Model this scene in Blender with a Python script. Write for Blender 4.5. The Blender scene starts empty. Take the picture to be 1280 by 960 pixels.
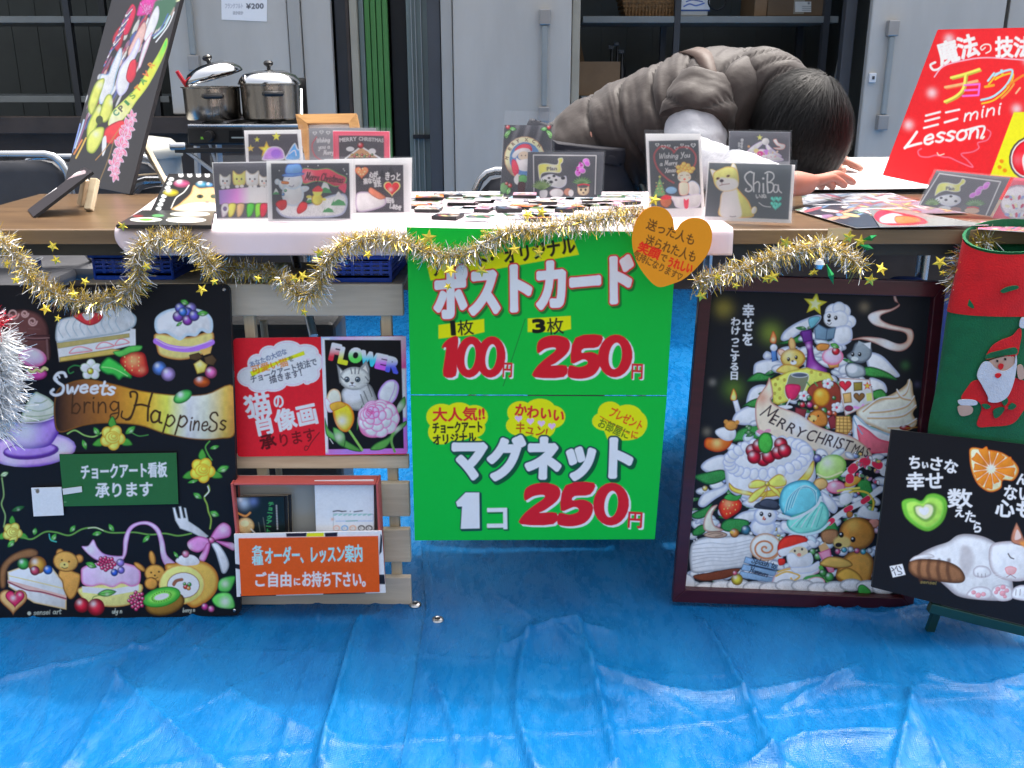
import bpy, bmesh, math, random
import numpy as np
from mathutils import Vector, Matrix, noise as mnoise

SC = bpy.context.scene
COL = SC.collection
R = math.radians
random.seed(7)
RNG = np.random.default_rng(7)

# ---------------------------------------------------------------- camera
FPX, CAM_Z, PITCH = 1229.0, 0.95, R(18.0)
cam = bpy.data.cameras.new('camera'); cam_o = bpy.data.objects.new('camera', cam); COL.objects.link(cam_o)
cam_o.location = (0, 0, CAM_Z); cam_o.rotation_euler = (math.pi / 2 - PITCH, 0, 0)
cam.sensor_width = 36.0; cam.lens = FPX / 1280 * 36.0; cam.clip_start = 0.05; cam.clip_end = 2000
cam.dof.use_dof = False
SC.camera = cam_o

# ---------------------------------------------------------------- light
SUN_EL, SUN_AZ = R(69.0), R(30.0)          # azimuth to the right of straight ahead
w = bpy.data.worlds.new('World'); SC.world = w; w.use_nodes = True
nt = w.node_tree; nt.nodes.clear()
sky = nt.nodes.new('ShaderNodeTexSky'); sky.sky_type = 'NISHITA'; sky.sun_disc = False
sky.sun_elevation = SUN_EL; sky.sun_rotation = SUN_AZ; sky.air_density = 1.0; sky.dust_density = 9.0; sky.ozone_density = 0.0
bg = nt.nodes.new('ShaderNodeBackground'); bg.inputs[1].default_value = 0.15
wo = nt.nodes.new('ShaderNodeOutputWorld')
bw = nt.nodes.new('ShaderNodeRGBToBW'); veil = nt.nodes.new('ShaderNodeMixRGB'); veil.inputs[0].default_value = .6   # thin high cloud whitens the whole sky
nt.links.new(sky.outputs[0], bw.inputs[0]); nt.links.new(sky.outputs[0], veil.inputs[1]); nt.links.new(bw.outputs[0], veil.inputs[2]); nt.links.new(veil.outputs[0], bg.inputs[0]); nt.links.new(bg.outputs[0], wo.inputs[0])
sl = bpy.data.lights.new('sun', 'SUN'); sl.energy = 0.75; sl.angle = R(1.2); sl.color = (1.0, 0.95, 0.87)
sun_o = bpy.data.objects.new('sun', sl); COL.objects.link(sun_o)
SUN_DIR = Vector((math.sin(SUN_AZ) * math.cos(SUN_EL), math.cos(SUN_AZ) * math.cos(SUN_EL), math.sin(SUN_EL)))
sun_o.rotation_euler = SUN_DIR.to_track_quat('Z', 'Y').to_euler(); sun_o.location = (2, 3, 6)
SC.view_settings.view_transform = 'Standard'; SC.view_settings.look = 'None'
SC.view_settings.exposure = 1.64; SC.view_settings.gamma = 1.0
SC.cycles.max_bounces = 8; SC.cycles.transparent_max_bounces = 16

# ---------------------------------------------------------------- pixel <-> place
CO = Vector((0, 0, CAM_Z))
FW = Vector((0, math.cos(PITCH), -math.sin(PITCH))); UPV = Vector((0, math.sin(PITCH), math.cos(PITCH)))
def ray(px, py): return FW * FPX + Vector((px - 640, 0, 0)) + UPV * (480 - py)
def P(px, py, Y):                      # point of a photo pixel at depth Y
    r = ray(px, py); return CO + r * (Y / r.y)
def G(px, py, Z=0.0):                  # point of a photo pixel on a level at height Z
    r = ray(px, py); return CO + r * ((Z - CAM_Z) / r.z)
def hit(px, py, p, n):
    r = ray(px, py); return CO + r * ((Vector(p) - CO).dot(n) / r.dot(n))
def proj(p):
    d = Vector(p) - CO; z = d.dot(FW)
    return 640 + FPX * d.x / z, 480 - FPX * d.dot(UPV) / z

# ---------------------------------------------------------------- objects
def tag(o, label, cat, group=None, kind=None):
    if label: o['label'] = label
    if cat: o['category'] = cat
    if group: o['group'] = group
    if kind: o['kind'] = kind
    return o
def thing(name, loc, label, cat, group=None, rz=0):
    o = bpy.data.objects.new(name, None); COL.objects.link(o); o.location = loc; o.rotation_euler = (0, 0, rz)
    o.empty_display_size = 0.05
    return tag(o, label, cat, group)
def mesh_obj(name, verts, faces, mats, parent=None, smooth=False, fm=None, uvs=None, kind=None):
    """vertices in world space; parent placed at its location (no rotation) beforehand"""
    off = Vector((0, 0, 0))
    p = parent
    while p is not None: off += Vector(p.location); p = p.parent
    me = bpy.data.meshes.new(name)
    me.from_pydata([tuple(Vector(v) - off) for v in verts], [], faces)
    for m in (mats if isinstance(mats, (list, tuple)) else [mats]): me.materials.append(m)
    if fm is not None: me.polygons.foreach_set('material_index', fm)
    if smooth: me.polygons.foreach_set('use_smooth', [True] * len(me.polygons))
    if uvs is not None:
        l = me.uv_layers.new(name='uv'); l.data.foreach_set('uv', np.asarray(uvs, dtype=np.float32).ravel())
    me.update()
    o = bpy.data.objects.new(name, me); COL.objects.link(o); o.parent = parent
    if kind: o['kind'] = kind
    return o

class MB:
    """collects shapes into one mesh (world coordinates)"""
    def __init__(s): s.v = []; s.f = []; s.m = []
    def add(s, v, f, m=0):
        b = len(s.v); s.v += [Vector(x) for x in v]; s.f += [tuple(i + b for i in q) for q in f]; s.m += [m] * len(f); return s
    def box(s, a, b, m=0, bev=0.0, M=None):
        x0, y0, z0 = (min(a[i], b[i]) for i in range(3)); x1, y1, z1 = (max(a[i], b[i]) for i in range(3))
        bev = min(bev, .49 * (x1 - x0), .49 * (y1 - y0), .49 * (z1 - z0))
        if bev <= 0:
            v = [(x0,y0,z0),(x1,y0,z0),(x1,y1,z0),(x0,y1,z0),(x0,y0,z1),(x1,y0,z1),(x1,y1,z1),(x0,y1,z1)]
            f = [(3,2,1,0),(4,5,6,7),(0,1,5,4),(1,2,6,5),(2,3,7,6),(3,0,4,7)]
        else:
            bm = bmesh.new(); bmesh.ops.create_cube(bm, size=1)
            for q in bm.verts: q.co = Vector(((x0+x1)/2 + q.co.x*(x1-x0), (y0+y1)/2 + q.co.y*(y1-y0), (z0+z1)/2 + q.co.z*(z1-z0)))
            bmesh.ops.bevel(bm, geom=bm.edges[:], offset=bev, segments=2, profile=.5, affect='EDGES')
            bm.verts.index_update(); v = [q.co.copy() for q in bm.verts]; f = [tuple(q.index for q in fc.verts) for fc in bm.faces]; bm.free()
        if M is not None: v = [M @ Vector(q) for q in v]
        return s.add(v, f, m)
    def tube(s, pts, r, n=10, m=0, cap=True, closed=False):
        pts = [Vector(p) for p in pts]; k = len(pts); rr = r if isinstance(r, (list, tuple)) else [r] * k
        v = []; f = []; up = None
        for i, p in enumerate(pts):
            if closed: t = pts[(i+1) % k] - pts[i-1]
            else: t = pts[min(i+1, k-1)] - pts[max(i-1, 0)]
            t.normalize()
            if up is None:
                up = Vector((0,0,1)) if abs(t.z) < .9 else Vector((1,0,0))
            a = t.cross(up)
            if a.length < 1e-6: a = t.cross(Vector((1,0,0)))
            a.normalize(); b = a.cross(t).normalized(); up = b
            for j in range(n):
                q = 2*math.pi*j/n; v.append(p + a*math.cos(q)*rr[i] + b*math.sin(q)*rr[i])
        for i in range(k if closed else k-1):
            i2 = (i+1) % k
            for j in range(n): f.append((i*n+j, i*n+(j+1)%n, i2*n+(j+1)%n, i2*n+j))
        if cap and not closed: f.append(tuple(range(n))[::-1]); f.append(tuple(range((k-1)*n, k*n)))
        return s.add(v, f, m)
    def lathe(s, prof, c=(0,0,0), n=32, m=0, M=None):
        v = []; f = []; k = len(prof)
        for (r, z) in prof:
            for j in range(n):
                q = 2*math.pi*j/n; v.append(Vector((r*math.cos(q), r*math.sin(q), z)))
        for i in range(k-1):
            for j in range(n): f.append((i*n+j, i*n+(j+1)%n, (i+1)*n+(j+1)%n, (i+1)*n+j))
        v = [(M @ q if M is not None else q) + Vector(c) for q in v]
        return s.add(v, f, m)
    def build(s, name, mats, parent=None, smooth=False, kind=None):
        o = mesh_obj(name, s.v, s.f, mats, parent, smooth, s.m, kind=kind)
        if smooth:
            try: o.data.set_sharp_from_angle(angle=R(40))
            except Exception: pass
        return o

def catmull(pts, n=6, closed=False):
    P_ = np.asarray(pts, float); k = len(P_); out = []
    rng = range(k) if closed else range(k-1)
    for i in rng:
        if closed: p0, p1, p2, p3 = P_[i-1], P_[i], P_[(i+1)%k], P_[(i+2)%k]
        else: p0, p1, p2, p3 = P_[max(i-1,0)], P_[i], P_[i+1], P_[min(i+2,k-1)]
        for j in range(n):
            t = j/n
            out.append(.5*((2*p1)+(-p0+p2)*t+(2*p0-5*p1+4*p2-p3)*t*t+(-p0+3*p1-3*p2+p3)*t**3))
    if not closed: out.append(P_[-1])
    return np.array(out)

# ---------------------------------------------------------------- materials
def s2l(c): 
    c = np.asarray(c, float) / 255.0
    return np.where(c <= .04045, c/12.92, ((c+.055)/1.055)**2.4)
def mat(name, col, rough=.6, metal=0.0, var=.12, vscale=8.0, bump=0.0, bscale=60.0, stretch=(1,1,1), spec=.5, trans=0.0, alpha=1.0, col2=None, coat=0.0, sheen=0.0, subs=0.0):
    m = bpy.data.materials.new(name); m.use_nodes = True; n = m.node_tree; N = n.nodes; L = n.links
    b = N['Principled BSDF']; c = tuple(float(x) for x in col[:3])
    tc = N.new('ShaderNodeTexCoord'); mp = N.new('ShaderNodeMapping'); mp.inputs['Scale'].default_value = stretch
    L.new(tc.outputs['Object'], mp.inputs[0])
    if var > 0 or col2 is not None:
        t = N.new('ShaderNodeTexNoise'); t.inputs['Scale'].default_value = vscale; t.inputs['Detail'].default_value = 6; t.inputs['Roughness'].default_value = .6
        L.new(mp.outputs[0], t.inputs['Vector'])
        r = N.new('ShaderNodeValToRGB'); r.color_ramp.elements[0].position = .3; r.color_ramp.elements[1].position = .7
        c2 = tuple(col2) if col2 is not None else tuple(min(1, x*(1+var)) for x in c)
        c1 = tuple(x*(1-var) for x in c) if col2 is None else c
        r.color_ramp.elements[0].color = (*c1, 1); r.color_ramp.elements[1].color = (*c2, 1)
        L.new(t.outputs[0], r.inputs[0]); L.new(r.outputs[0], b.inputs['Base Color'])
        q = N.new('ShaderNodeMapRange'); q.inputs['To Min'].default_value = max(.02, rough-.08); q.inputs['To Max'].default_value = min(1, rough+.08)
        L.new(t.outputs[0], q.inputs[0]); L.new(q.outputs[0], b.inputs['Roughness'])
    else:
        b.inputs['Base Color'].default_value = (*c, 1); b.inputs['Roughness'].default_value = rough
    b.inputs['Metallic'].default_value = metal; b.inputs['Specular IOR Level'].default_value = spec
    b.inputs['Transmission Weight'].default_value = trans; b.inputs['Alpha'].default_value = alpha
    b.inputs['Coat Weight'].default_value = coat; b.inputs['Sheen Weight'].default_value = sheen
    if subs: b.inputs['Subsurface Weight'].default_value = subs; b.inputs['Subsurface Scale'].default_value = .01
    if bump > 0:
        t2 = N.new('ShaderNodeTexNoise'); t2.inputs['Scale'].default_value = bscale; t2.inputs['Detail'].default_value = 5
        L.new(mp.outputs[0], t2.inputs['Vector'])
        bp = N.new('ShaderNodeBump'); bp.inputs['Strength'].default_value = bump; bp.inputs['Distance'].default_value = .005
        L.new(t2.outputs[0], bp.inputs['Height']); L.new(bp.outputs[0], b.inputs['Normal'])
    return m

def wood(name, a, b_, scale=1.0, rough=.5, axis='X', bump=.08):
    st = {'X': (1.2, 14, 14), 'Z': (14, 14, 1.2), 'Y': (14, 1.2, 14)}[axis]
    m = bpy.data.materials.new(name); m.use_nodes = True; n = m.node_tree; N = n.nodes; L = n.links; B = N['Principled BSDF']
    tc = N.new('ShaderNodeTexCoord'); mp = N.new('ShaderNodeMapping'); mp.inputs['Scale'].default_value = [x*scale for x in st]
    oi = N.new('ShaderNodeObjectInfo'); va = N.new('ShaderNodeVectorMath'); va.operation = 'SCALE'; va.inputs['Scale'].default_value = 17.0
    cx = N.new('ShaderNodeCombineXYZ'); L.new(oi.outputs['Random'], cx.inputs[0]); L.new(oi.outputs['Random'], cx.inputs[1]); L.new(oi.outputs['Random'], cx.inputs[2])
    L.new(cx.outputs[0], va.inputs[0]); L.new(va.outputs[0], mp.inputs['Location'])
    L.new(tc.outputs['Object'], mp.inputs[0])
    t = N.new('ShaderNodeTexNoise'); t.inputs['Scale'].default_value = 2.2; t.inputs['Detail'].default_value = 9; t.inputs['Distortion'].default_value = .8; t.inputs['Roughness'].default_value = .65
    L.new(mp.outputs[0], t.inputs['Vector'])
    t3 = N.new('ShaderNodeTexNoise'); t3.inputs['Scale'].default_value = 9; t3.inputs['Detail'].default_value = 3
    L.new(mp.outputs[0], t3.inputs['Vector'])
    mx = N.new('ShaderNodeMath'); mx.operation = 'MULTIPLY_ADD'; mx.inputs[1].default_value = .35; L.new(t3.outputs[0], mx.inputs[0]); L.new(t.outputs[0], mx.inputs[2])
    r = N.new('ShaderNodeValToRGB'); r.color_ramp.elements[0].position = .45; r.color_ramp.elements[1].position = .85
    r.color_ramp.elements[0].color = (*a, 1); r.color_ramp.elements[1].color = (*b_, 1)
    L.new(mx.outputs[0], r.inputs[0]); L.new(r.outputs[0], B.inputs['Base Color']); B.inputs['Roughness'].default_value = rough
    bp = N.new('ShaderNodeBump'); bp.inputs['Strength'].default_value = bump; bp.inputs['Distance'].default_value = .003
    L.new(mx.outputs[0], bp.inputs['Height']); L.new(bp.outputs[0], B.inputs['Normal'])
    return m

def img_mat(name, arr, rough=.5, spec=.2, coat=0.0, thin=0.0):
    """a flat print painted by the script itself: arr = linear albedo, HxWx3, row 0 at the bottom"""
    h, w_ = arr.shape[:2]
    im = bpy.data.images.new(name, w_, h, alpha=False, float_buffer=False)
    a = np.clip(arr, 0, 1); s = np.where(a <= .0031308, a*12.92, 1.055*np.power(np.maximum(a, 1e-6), 1/2.4)-.055)
    px = np.ones((h, w_, 4), np.float32); px[..., :3] = s
    im.pixels.foreach_set(px.ravel()); im.update(); im.pack()
    m = bpy.data.materials.new(name); m.use_nodes = True; N = m.node_tree.nodes; L = m.node_tree.links; B = N['Principled BSDF']
    t = N.new('ShaderNodeTexImage'); t.image = im; t.extension = 'EXTEND'
    L.new(t.outputs[0], B.inputs['Base Color']); B.inputs['Roughness'].default_value = rough; B.inputs['Specular IOR Level'].default_value = spec
    B.inputs['Coat Weight'].default_value = coat; B.inputs['Coat Roughness'].default_value = .15
    if thin:
        tr = N.new('ShaderNodeBsdfTranslucent'); mx = N.new('ShaderNodeMixShader'); mx.inputs[0].default_value = thin
        L.new(t.outputs[0], tr.inputs[0]); L.new(B.outputs[0], mx.inputs[1]); L.new(tr.outputs[0], mx.inputs[2]); L.new(mx.outputs[0], N['Material Output'].inputs[0])
    tc = N.new('ShaderNodeTexCoord'); t2 = N.new('ShaderNodeTexNoise'); t2.inputs['Scale'].default_value = 7; t2.inputs['Detail'].default_value = 3
    L.new(tc.outputs['Object'], t2.inputs['Vector'])
    bp = N.new('ShaderNodeBump'); bp.inputs['Strength'].default_value = .12; bp.inputs['Distance'].default_value = .01
    L.new(t2.outputs[0], bp.inputs['Height']); L.new(bp.outputs[0], B.inputs['Normal'])
    return m

# ---------------------------------------------------------------- painter: canvases are planes in the place, drawn in pixel units of the photograph
_gl = {}
_fc = bpy.data.curves.new('glyph', 'FONT'); _fc.fill_mode = 'NONE'; _fc.resolution_u = 4
_fo = bpy.data.objects.new('glyph', _fc); COL.objects.link(_fo)
def glyph(ch):
    if ch not in _gl:
        if ch == ' ': _gl[ch] = (np.zeros((0,4)), .35); return _gl[ch]
        _fc.body = ch; dg = bpy.context.evaluated_depsgraph_get(); dg.update()
        me = bpy.data.meshes.new_from_object(_fo.evaluated_get(dg), depsgraph=dg)
        co = np.array([v.co[:2] for v in me.vertices]); nxt = {}
        # order the outline edges into directed loops
        adj = {}
        for e in me.edges:
            a, b = e.vertices; adj.setdefault(a, []).append(b); adj.setdefault(b, []).append(a)
        seen = set(); segs = []
        for s_ in range(len(co)):
            if s_ in seen or s_ not in adj: continue
            cur, prev = s_, None; seen.add(s_)
            while True:
                nb = [q for q in adj[cur] if q != prev]
                if not nb: break
                # from the start, follow increasing index (curve direction)
                q = min(nb, key=lambda k: (k - cur) % len(co)) if prev is None else nb[0]
                segs.append((*co[cur], *co[q])); 
                if q == s_: break
                seen.add(q); prev, cur = cur, q
        bpy.data.meshes.remove(me)
        a = np.array(segs); adv = 1.0 if ord(ch) > 0x2000 else a[:, [0,2]].max() + .07
        _gl[ch] = (a, adv)
    return _gl[ch]

def sdf_segs(segs, X, Y, winding=True):
    """signed distance (inside > 0) of pixels to closed outlines given as segments"""
    d2 = np.full(X.shape, 1e9); wn = np.zeros(X.shape, np.int32)
    for (ax, ay, bx, by) in segs:
        ex, ey = bx-ax, by-ay; px, py = X-ax, Y-ay; L2 = ex*ex+ey*ey
        if L2 < 1e-12: continue
        t = np.clip((px*ex+py*ey)/L2, 0, 1)
        d2 = np.minimum(d2, (px-t*ex)**2+(py-t*ey)**2)
        if winding:
            cr = ex*py-ey*px
            up = (ay <= Y) & (by > Y) & (cr > 0); dn = (ay > Y) & (by <= Y) & (cr < 0)
            wn += up.astype(np.int32); wn -= dn.astype(np.int32)
    d = np.sqrt(d2)
    return np.where(wn != 0, d, -d) if winding else d

def sst(a, b, x):
    t = np.clip((x-a)/(b-a), 0, 1); return t*t*(3-2*t)
_ng = RNG.random((257, 257))
def vnoise(X, Y, s):
    x = (X/s) % 256; y = (Y/s) % 256; i = x.astype(int); j = y.astype(int); fx = x-i; fy = y-j
    fx = fx*fx*(3-2*fx); fy = fy*fy*(3-2*fy)
    return (_ng[j, i]*(1-fx)+_ng[j, i+1]*fx)*(1-fy)+(_ng[j+1, i]*(1-fx)+_ng[j+1, i+1]*fx)*fy

_o = [(.42,.25),(.36,.45),(.22,.5),(.08,.38),(.07,.15),(.2,.0),(.36,.06),(.42,.25)]
SF = {'a': (.55, [[(.4,.42),(.2,.5),(.06,.28),(.15,.02),(.36,.12),(.4,.45)], [(.41,.45),(.4,.08),(.5,.02)]]), 'b': (.5, [[(.12,1),(.1,.5),(.09,.03)], [(.1,.3),(.26,.5),(.42,.3),(.3,.02),(.1,.06)]]),
 'e': (.48, [[(.08,.25),(.38,.3),(.3,.5),(.1,.38),(.1,.1),(.26,.0),(.4,.1)]]), 'f': (.3, [[(.3,.95),(.15,.9),(.15,0)], [(.0,.5),(.3,.5)]]), 'g': (.52, [[(.4,.42),(.2,.5),(.07,.28),(.2,.06),(.38,.2),(.4,.45)], [(.41,.45),(.42,-.1),(.3,-.35),(.1,-.3),(.12,-.12),(.4,-.05)]]),
 'h': (.5, [[(.1,1),(.1,.5),(.08,0)], [(.1,.3),(.25,.5),(.38,.38),(.4,.0)]]), 'i': (.22, [[(.1,.5),(.1,.2),(.13,0)], [(.1,.68),(.12,.71)]]), 'l': (.22, [[(.1,1),(.1,.3),(.15,0)]]), 'm': (.72, [[(.08,.5),(.08,0)], [(.09,.3),(.2,.5),(.32,.4),(.33,0)], [(.34,.3),(.48,.5),(.6,.38),(.61,0)]]),
 'n': (.5, [[(.09,.5),(.09,.2),(.08,0)], [(.1,.3),(.25,.5),(.37,.38),(.39,.0)]]), 'o': (.48, [_o]), 'p': (.5, [[(.1,.5),(.1,.1),(.08,-.38)], [(.1,.35),(.26,.5),(.42,.28),(.28,.0),(.1,.08)]]),
 'r': (.36, [[(.09,.5),(.1,.2),(.09,0)], [(.1,.3),(.2,.48),(.33,.45)]]), 's': (.4, [[(.35,.44),(.2,.5),(.08,.38),(.2,.26),(.33,.14),(.22,.0),(.06,.06)]]), 't': (.34, [[(.16,.85),(.14,.3),(.18,.02),(.3,.05)], [(.0,.58),(.32,.6)]]), 'w': (.62, [[(.06,.5),(.14,.05),(.22,.02),(.3,.38),(.38,.02),(.46,.05),(.56,.5)]]),
 'y': (.48, [[(.08,.5),(.14,.2),(.28,.12),(.4,.5)], [(.4,.5),(.36,-.1),(.2,-.35),(.06,-.25)]]), 'u': (.5, [[(.08,.5),(.1,.1),(.25,.0),(.38,.2),(.4,.5)], [(.4,.5),(.4,.1),(.46,.0)]]),
 'S': (.6, [[(.5,.82),(.4,.98),(.2,.96),(.1,.74),(.26,.55),(.46,.38),(.44,.1),(.22,.0),(.05,.12),(.12,.25)]]), 'H': (.85, [[(.05,.82),(.02,.98),(.16,1.0),(.24,.86),(.2,.4),(.12,.05),(.0,.0)], [(.68,1.0),(.62,.5),(.66,.0)], [(.2,.52),(.4,.56),(.64,.5)]]), 'B': (.6, [[(.14,1),(.12,.5),(.1,0)], [(.02,.94),(.3,1.02),(.46,.8),(.34,.58),(.16,.54)], [(.16,.54),(.44,.48),(.5,.2),(.3,.0),(.08,.03)]]),
 'M': (.8, [[(.06,0),(.14,.5),(.2,1)], [(.2,1),(.32,.5),(.4,.2)], [(.4,.2),(.5,.6),(.6,1)], [(.6,1),(.62,.5),(.7,0)]]), 'C': (.62, [[(.52,.85),(.4,1),(.2,.92),(.06,.55),(.14,.12),(.36,.0),(.54,.12)]]), 'W': (.85, [[(.04,.95),(.14,.3),(.2,.02),(.36,.6),(.4,.8),(.46,.3),(.56,.02),(.7,.6),(.8,1)]]), 'Y': (.6, [[(.05,1),(.2,.6),(.3,.5),(.5,1)], [(.5,1),(.36,.4),(.2,-.1),(.05,-.1)]]),
 'X': (.6, [[(.05,1),(.3,.5),(.55,0)], [(.55,1),(.3,.5),(.05,0)]]), 'L': (.55, [[(.2,1),(.16,.5),(.1,.05)], [(.1,.05),(.3,.1),(.52,.02)]]), 'N': (.6, [[(.06,0),(.1,.5),(.14,1)], [(.14,1),(.3,.5),(.44,.02)], [(.44,.02),(.46,.5),(.5,1)]]), 'P': (.55, [[(.12,1),(.1,0)], [(.05,.95),(.36,1),(.46,.72),(.3,.5),(.12,.5)]]),
 ' ': (.35, []), '.': (.2, [[(.08,.02),(.1,.04)]]), '!': (.25, [[(.14,1),(.1,.3)], [(.08,.03),(.09,.05)]])}
class Canvas:
    def __init__(s, O, U, V, wm, hm, bgc, L=(.62,.66,.78), res=.0006, chalk=.05):
        """O: bottom-left corner, U,V unit axes; L: light on that face, turns colours seen into paint colours"""
        s.L = np.array(L); nx, ny = max(8, int(wm/res)), max(8, int(hm/res)); s.nx, s.ny = nx, ny
        u = (np.arange(nx)+.5)/nx*wm; v = (np.arange(ny)+.5)/ny*hm
        pts = np.array(O)[None,None,:] + u[None,:,None]*np.array(U)[None,None,:] + v[:,None,None]*np.array(V)[None,None,:]
        d = pts - np.array(CO); z = d @ np.array(FW)
        s.X = 640+FPX*d[...,0]/z; s.Y = 480-FPX*(d @ np.array(UPV))/z
        s.a = np.empty((ny, nx, 3)); s.a[:] = s.c(bgc); s.chalk = chalk; s.X0, s.Y0 = s.X, s.Y; s.k = 1.0; s.aa = .5
    def view(s, x0, y0, k):
        """work in the units of an enlarged detail whose corner is (x0, y0)"""
        s.X, s.Y, s.k, s.aa = (s.X0-x0)*k, (s.Y0-y0)*k, k, .5*k; return s
    def c(s, col): return np.clip(s2l(col)/s.L, .004, .88)
    def reg(s, x0, y0, x1, y1, m):
        k = (s.X > x0-m) & (s.X < x1+m) & (s.Y > y0-m) & (s.Y < y1+m)
        r = np.flatnonzero(k.any(1)); q = np.flatnonzero(k.any(0))
        if len(r) == 0: return None
        return slice(r[0], r[-1]+1), slice(q[0], q[-1]+1)
    def put(s, sl_, al, col):
        al = al[..., None]; s.a[sl_] = s.a[sl_]*(1-al)+col*al
    def fill(s, pts, col, rim=None, rw=4, out=None, ow=1, soft=None, a=1, sm=True, hl=None, grad=None, tex=0, n=5):
        p = catmull(pts, n, True) if sm else np.asarray(pts, float)
        m = max(ow, soft or 1)+3*s.aa; sl_ = s.reg(p[:,0].min(), p[:,1].min(), p[:,0].max(), p[:,1].max(), m)
        if sl_ is None: return s
        X, Y = s.X[sl_], s.Y[sl_]; q = np.roll(p, -1, 0)
        d = sdf_segs(np.hstack([p, q]), X, Y)
        if out is not None: s.put(sl_, np.clip((d+ow)/(2*s.aa)+.5, 0, 1)*a, s.c(out))
        al = np.clip(d/(2*s.aa)+.5, 0, 1) if not soft else sst(-soft, soft, d)
        c = np.empty(X.shape+(3,)); c[:] = s.c(col)
        if grad is not None:                     # (x0,y0,x1,y1,[(t,col),...])
            x0, y0, x1, y1, st = grad; t = np.clip(((X-x0)*(x1-x0)+(Y-y0)*(y1-y0))/((x1-x0)**2+(y1-y0)**2), 0, 1)
            ts = [k[0] for k in st]; cs = np.array([s.c(k[1]) for k in st])
            for i in range(3): c[..., i] = np.interp(t, ts, cs[:, i])
        if rim is not None:
            wx, wy = np.ptp(p[:,0])+1, np.ptp(p[:,1])+1; c = c*(1+.30*((p[:,0].mean()-X)/wx+(p[:,1].mean()-Y)/wy)+.16*(vnoise(X+wx, Y*.7, 4*s.k)-.5))[..., None]
            k = (1-sst(0, rw, d))[..., None]; c = c*(1-k)+s.c(rim)*k
        if tex: c = c*(1+tex*(vnoise(X*1.7, Y*.8, 2.2)-.5)[..., None]*2)
        if hl is not None:
            for (hx, hy, hr, hc, ha) in hl:
                k = (ha*np.exp(-((X-hx)**2+(Y-hy)**2)/(hr*hr)))[..., None]; c = c*(1-k)+s.c(hc)*k
        s.put(sl_, al*a, c); return s
    def ell(s, x, y, rx, ry=None, col=(255,255,255), rot=0, **k):
        ry = ry or rx; c_, s_ = math.cos(R(rot)), math.sin(R(rot))
        p = [(x+rx*math.cos(t)*c_-ry*math.sin(t)*s_, y+rx*math.cos(t)*s_+ry*math.sin(t)*c_) for t in np.linspace(0, 2*math.pi, 22, endpoint=False)]
        return s.fill(p, col, sm=False, **k)
    def ball(s, x, y, r, col, dark=None, ry=None, rot=0, hi=(255,255,255), **k):
        dark = dark or tuple(c*.45 for c in col)
        return s.ell(x, y, r, ry or r, col, rot=rot, rim=dark, rw=r*.8, hl=[(x-r*.3, y-r*.35, r*.32, hi, .8)], **k)
    def line(s, pts, wd, col, sm=True, taper=False, a=1, soft=None, n=6):
        p = catmull(pts, n) if sm and len(pts) > 2 else np.asarray(pts, float)
        sl_ = s.reg(p[:,0].min(), p[:,1].min(), p[:,0].max(), p[:,1].max(), wd/2+3*s.aa+(soft or 0))
        if sl_ is None: return s
        X, Y = s.X[sl_], s.Y[sl_]; best = np.full(X.shape, 1e9); k = len(p)-1
        for i in range(k):
            ax, ay = p[i]; ex, ey = p[i+1]-p[i]; L2 = ex*ex+ey*ey
            if L2 < 1e-9: continue
            t = np.clip(((X-ax)*ex+(Y-ay)*ey)/L2, 0, 1); d = np.hypot(X-ax-t*ex, Y-ay-t*ey)
            if taper:
                q = (i+t)/k; ww = wd/2*(np.sin(np.pi*np.clip(q, .04, .96))**.5 if taper is True else (1-q*taper))
            else: ww = wd/2
            best = np.minimum(best, d-ww)
        al = np.clip(-best/(2*s.aa)+.5, 0, 1) if not soft else sst(-soft, soft, -best)
        s.put(sl_, al*a, s.c(col)); return s
    def blob(s, x, y, r, col, a=.6, ry=None):
        ry = ry or r; sl_ = s.reg(x-r*2, y-ry*2, x+r*2, y+ry*2, 1)
        if sl_ is None: return s
        X, Y = s.X[sl_], s.Y[sl_]; s.put(sl_, a*np.exp(-((X-x)/r)**2-((Y-y)/ry)**2), s.c(col)); return s
    def text(s, t, p0, p1, h, col, bold=0.0, outs=(), slant=0.0, shadow=None, jit=0.0, vert=False, vg=None, seed=1):
        """baseline from p0 to p1 (vert: column of glyphs downwards from p0 to p1)"""
        rg = random.Random(seed); p0 = np.array(p0, float); p1 = np.array(p1, float); v = p1-p0; Lg = np.hypot(*v); e = v/Lg
        gs = [glyph(ch) for ch in t]; tot = sum(g[1] for g in gs) if not vert else len(gs)
        sx = Lg/tot; pos = 0; items = []
        if vert: ex, ey = np.array([-e[1]*-1, 0]) if False else np.array([e[1], -e[0]]), e
        else: ex, ey = e, np.array([-e[1], e[0]])
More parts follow.
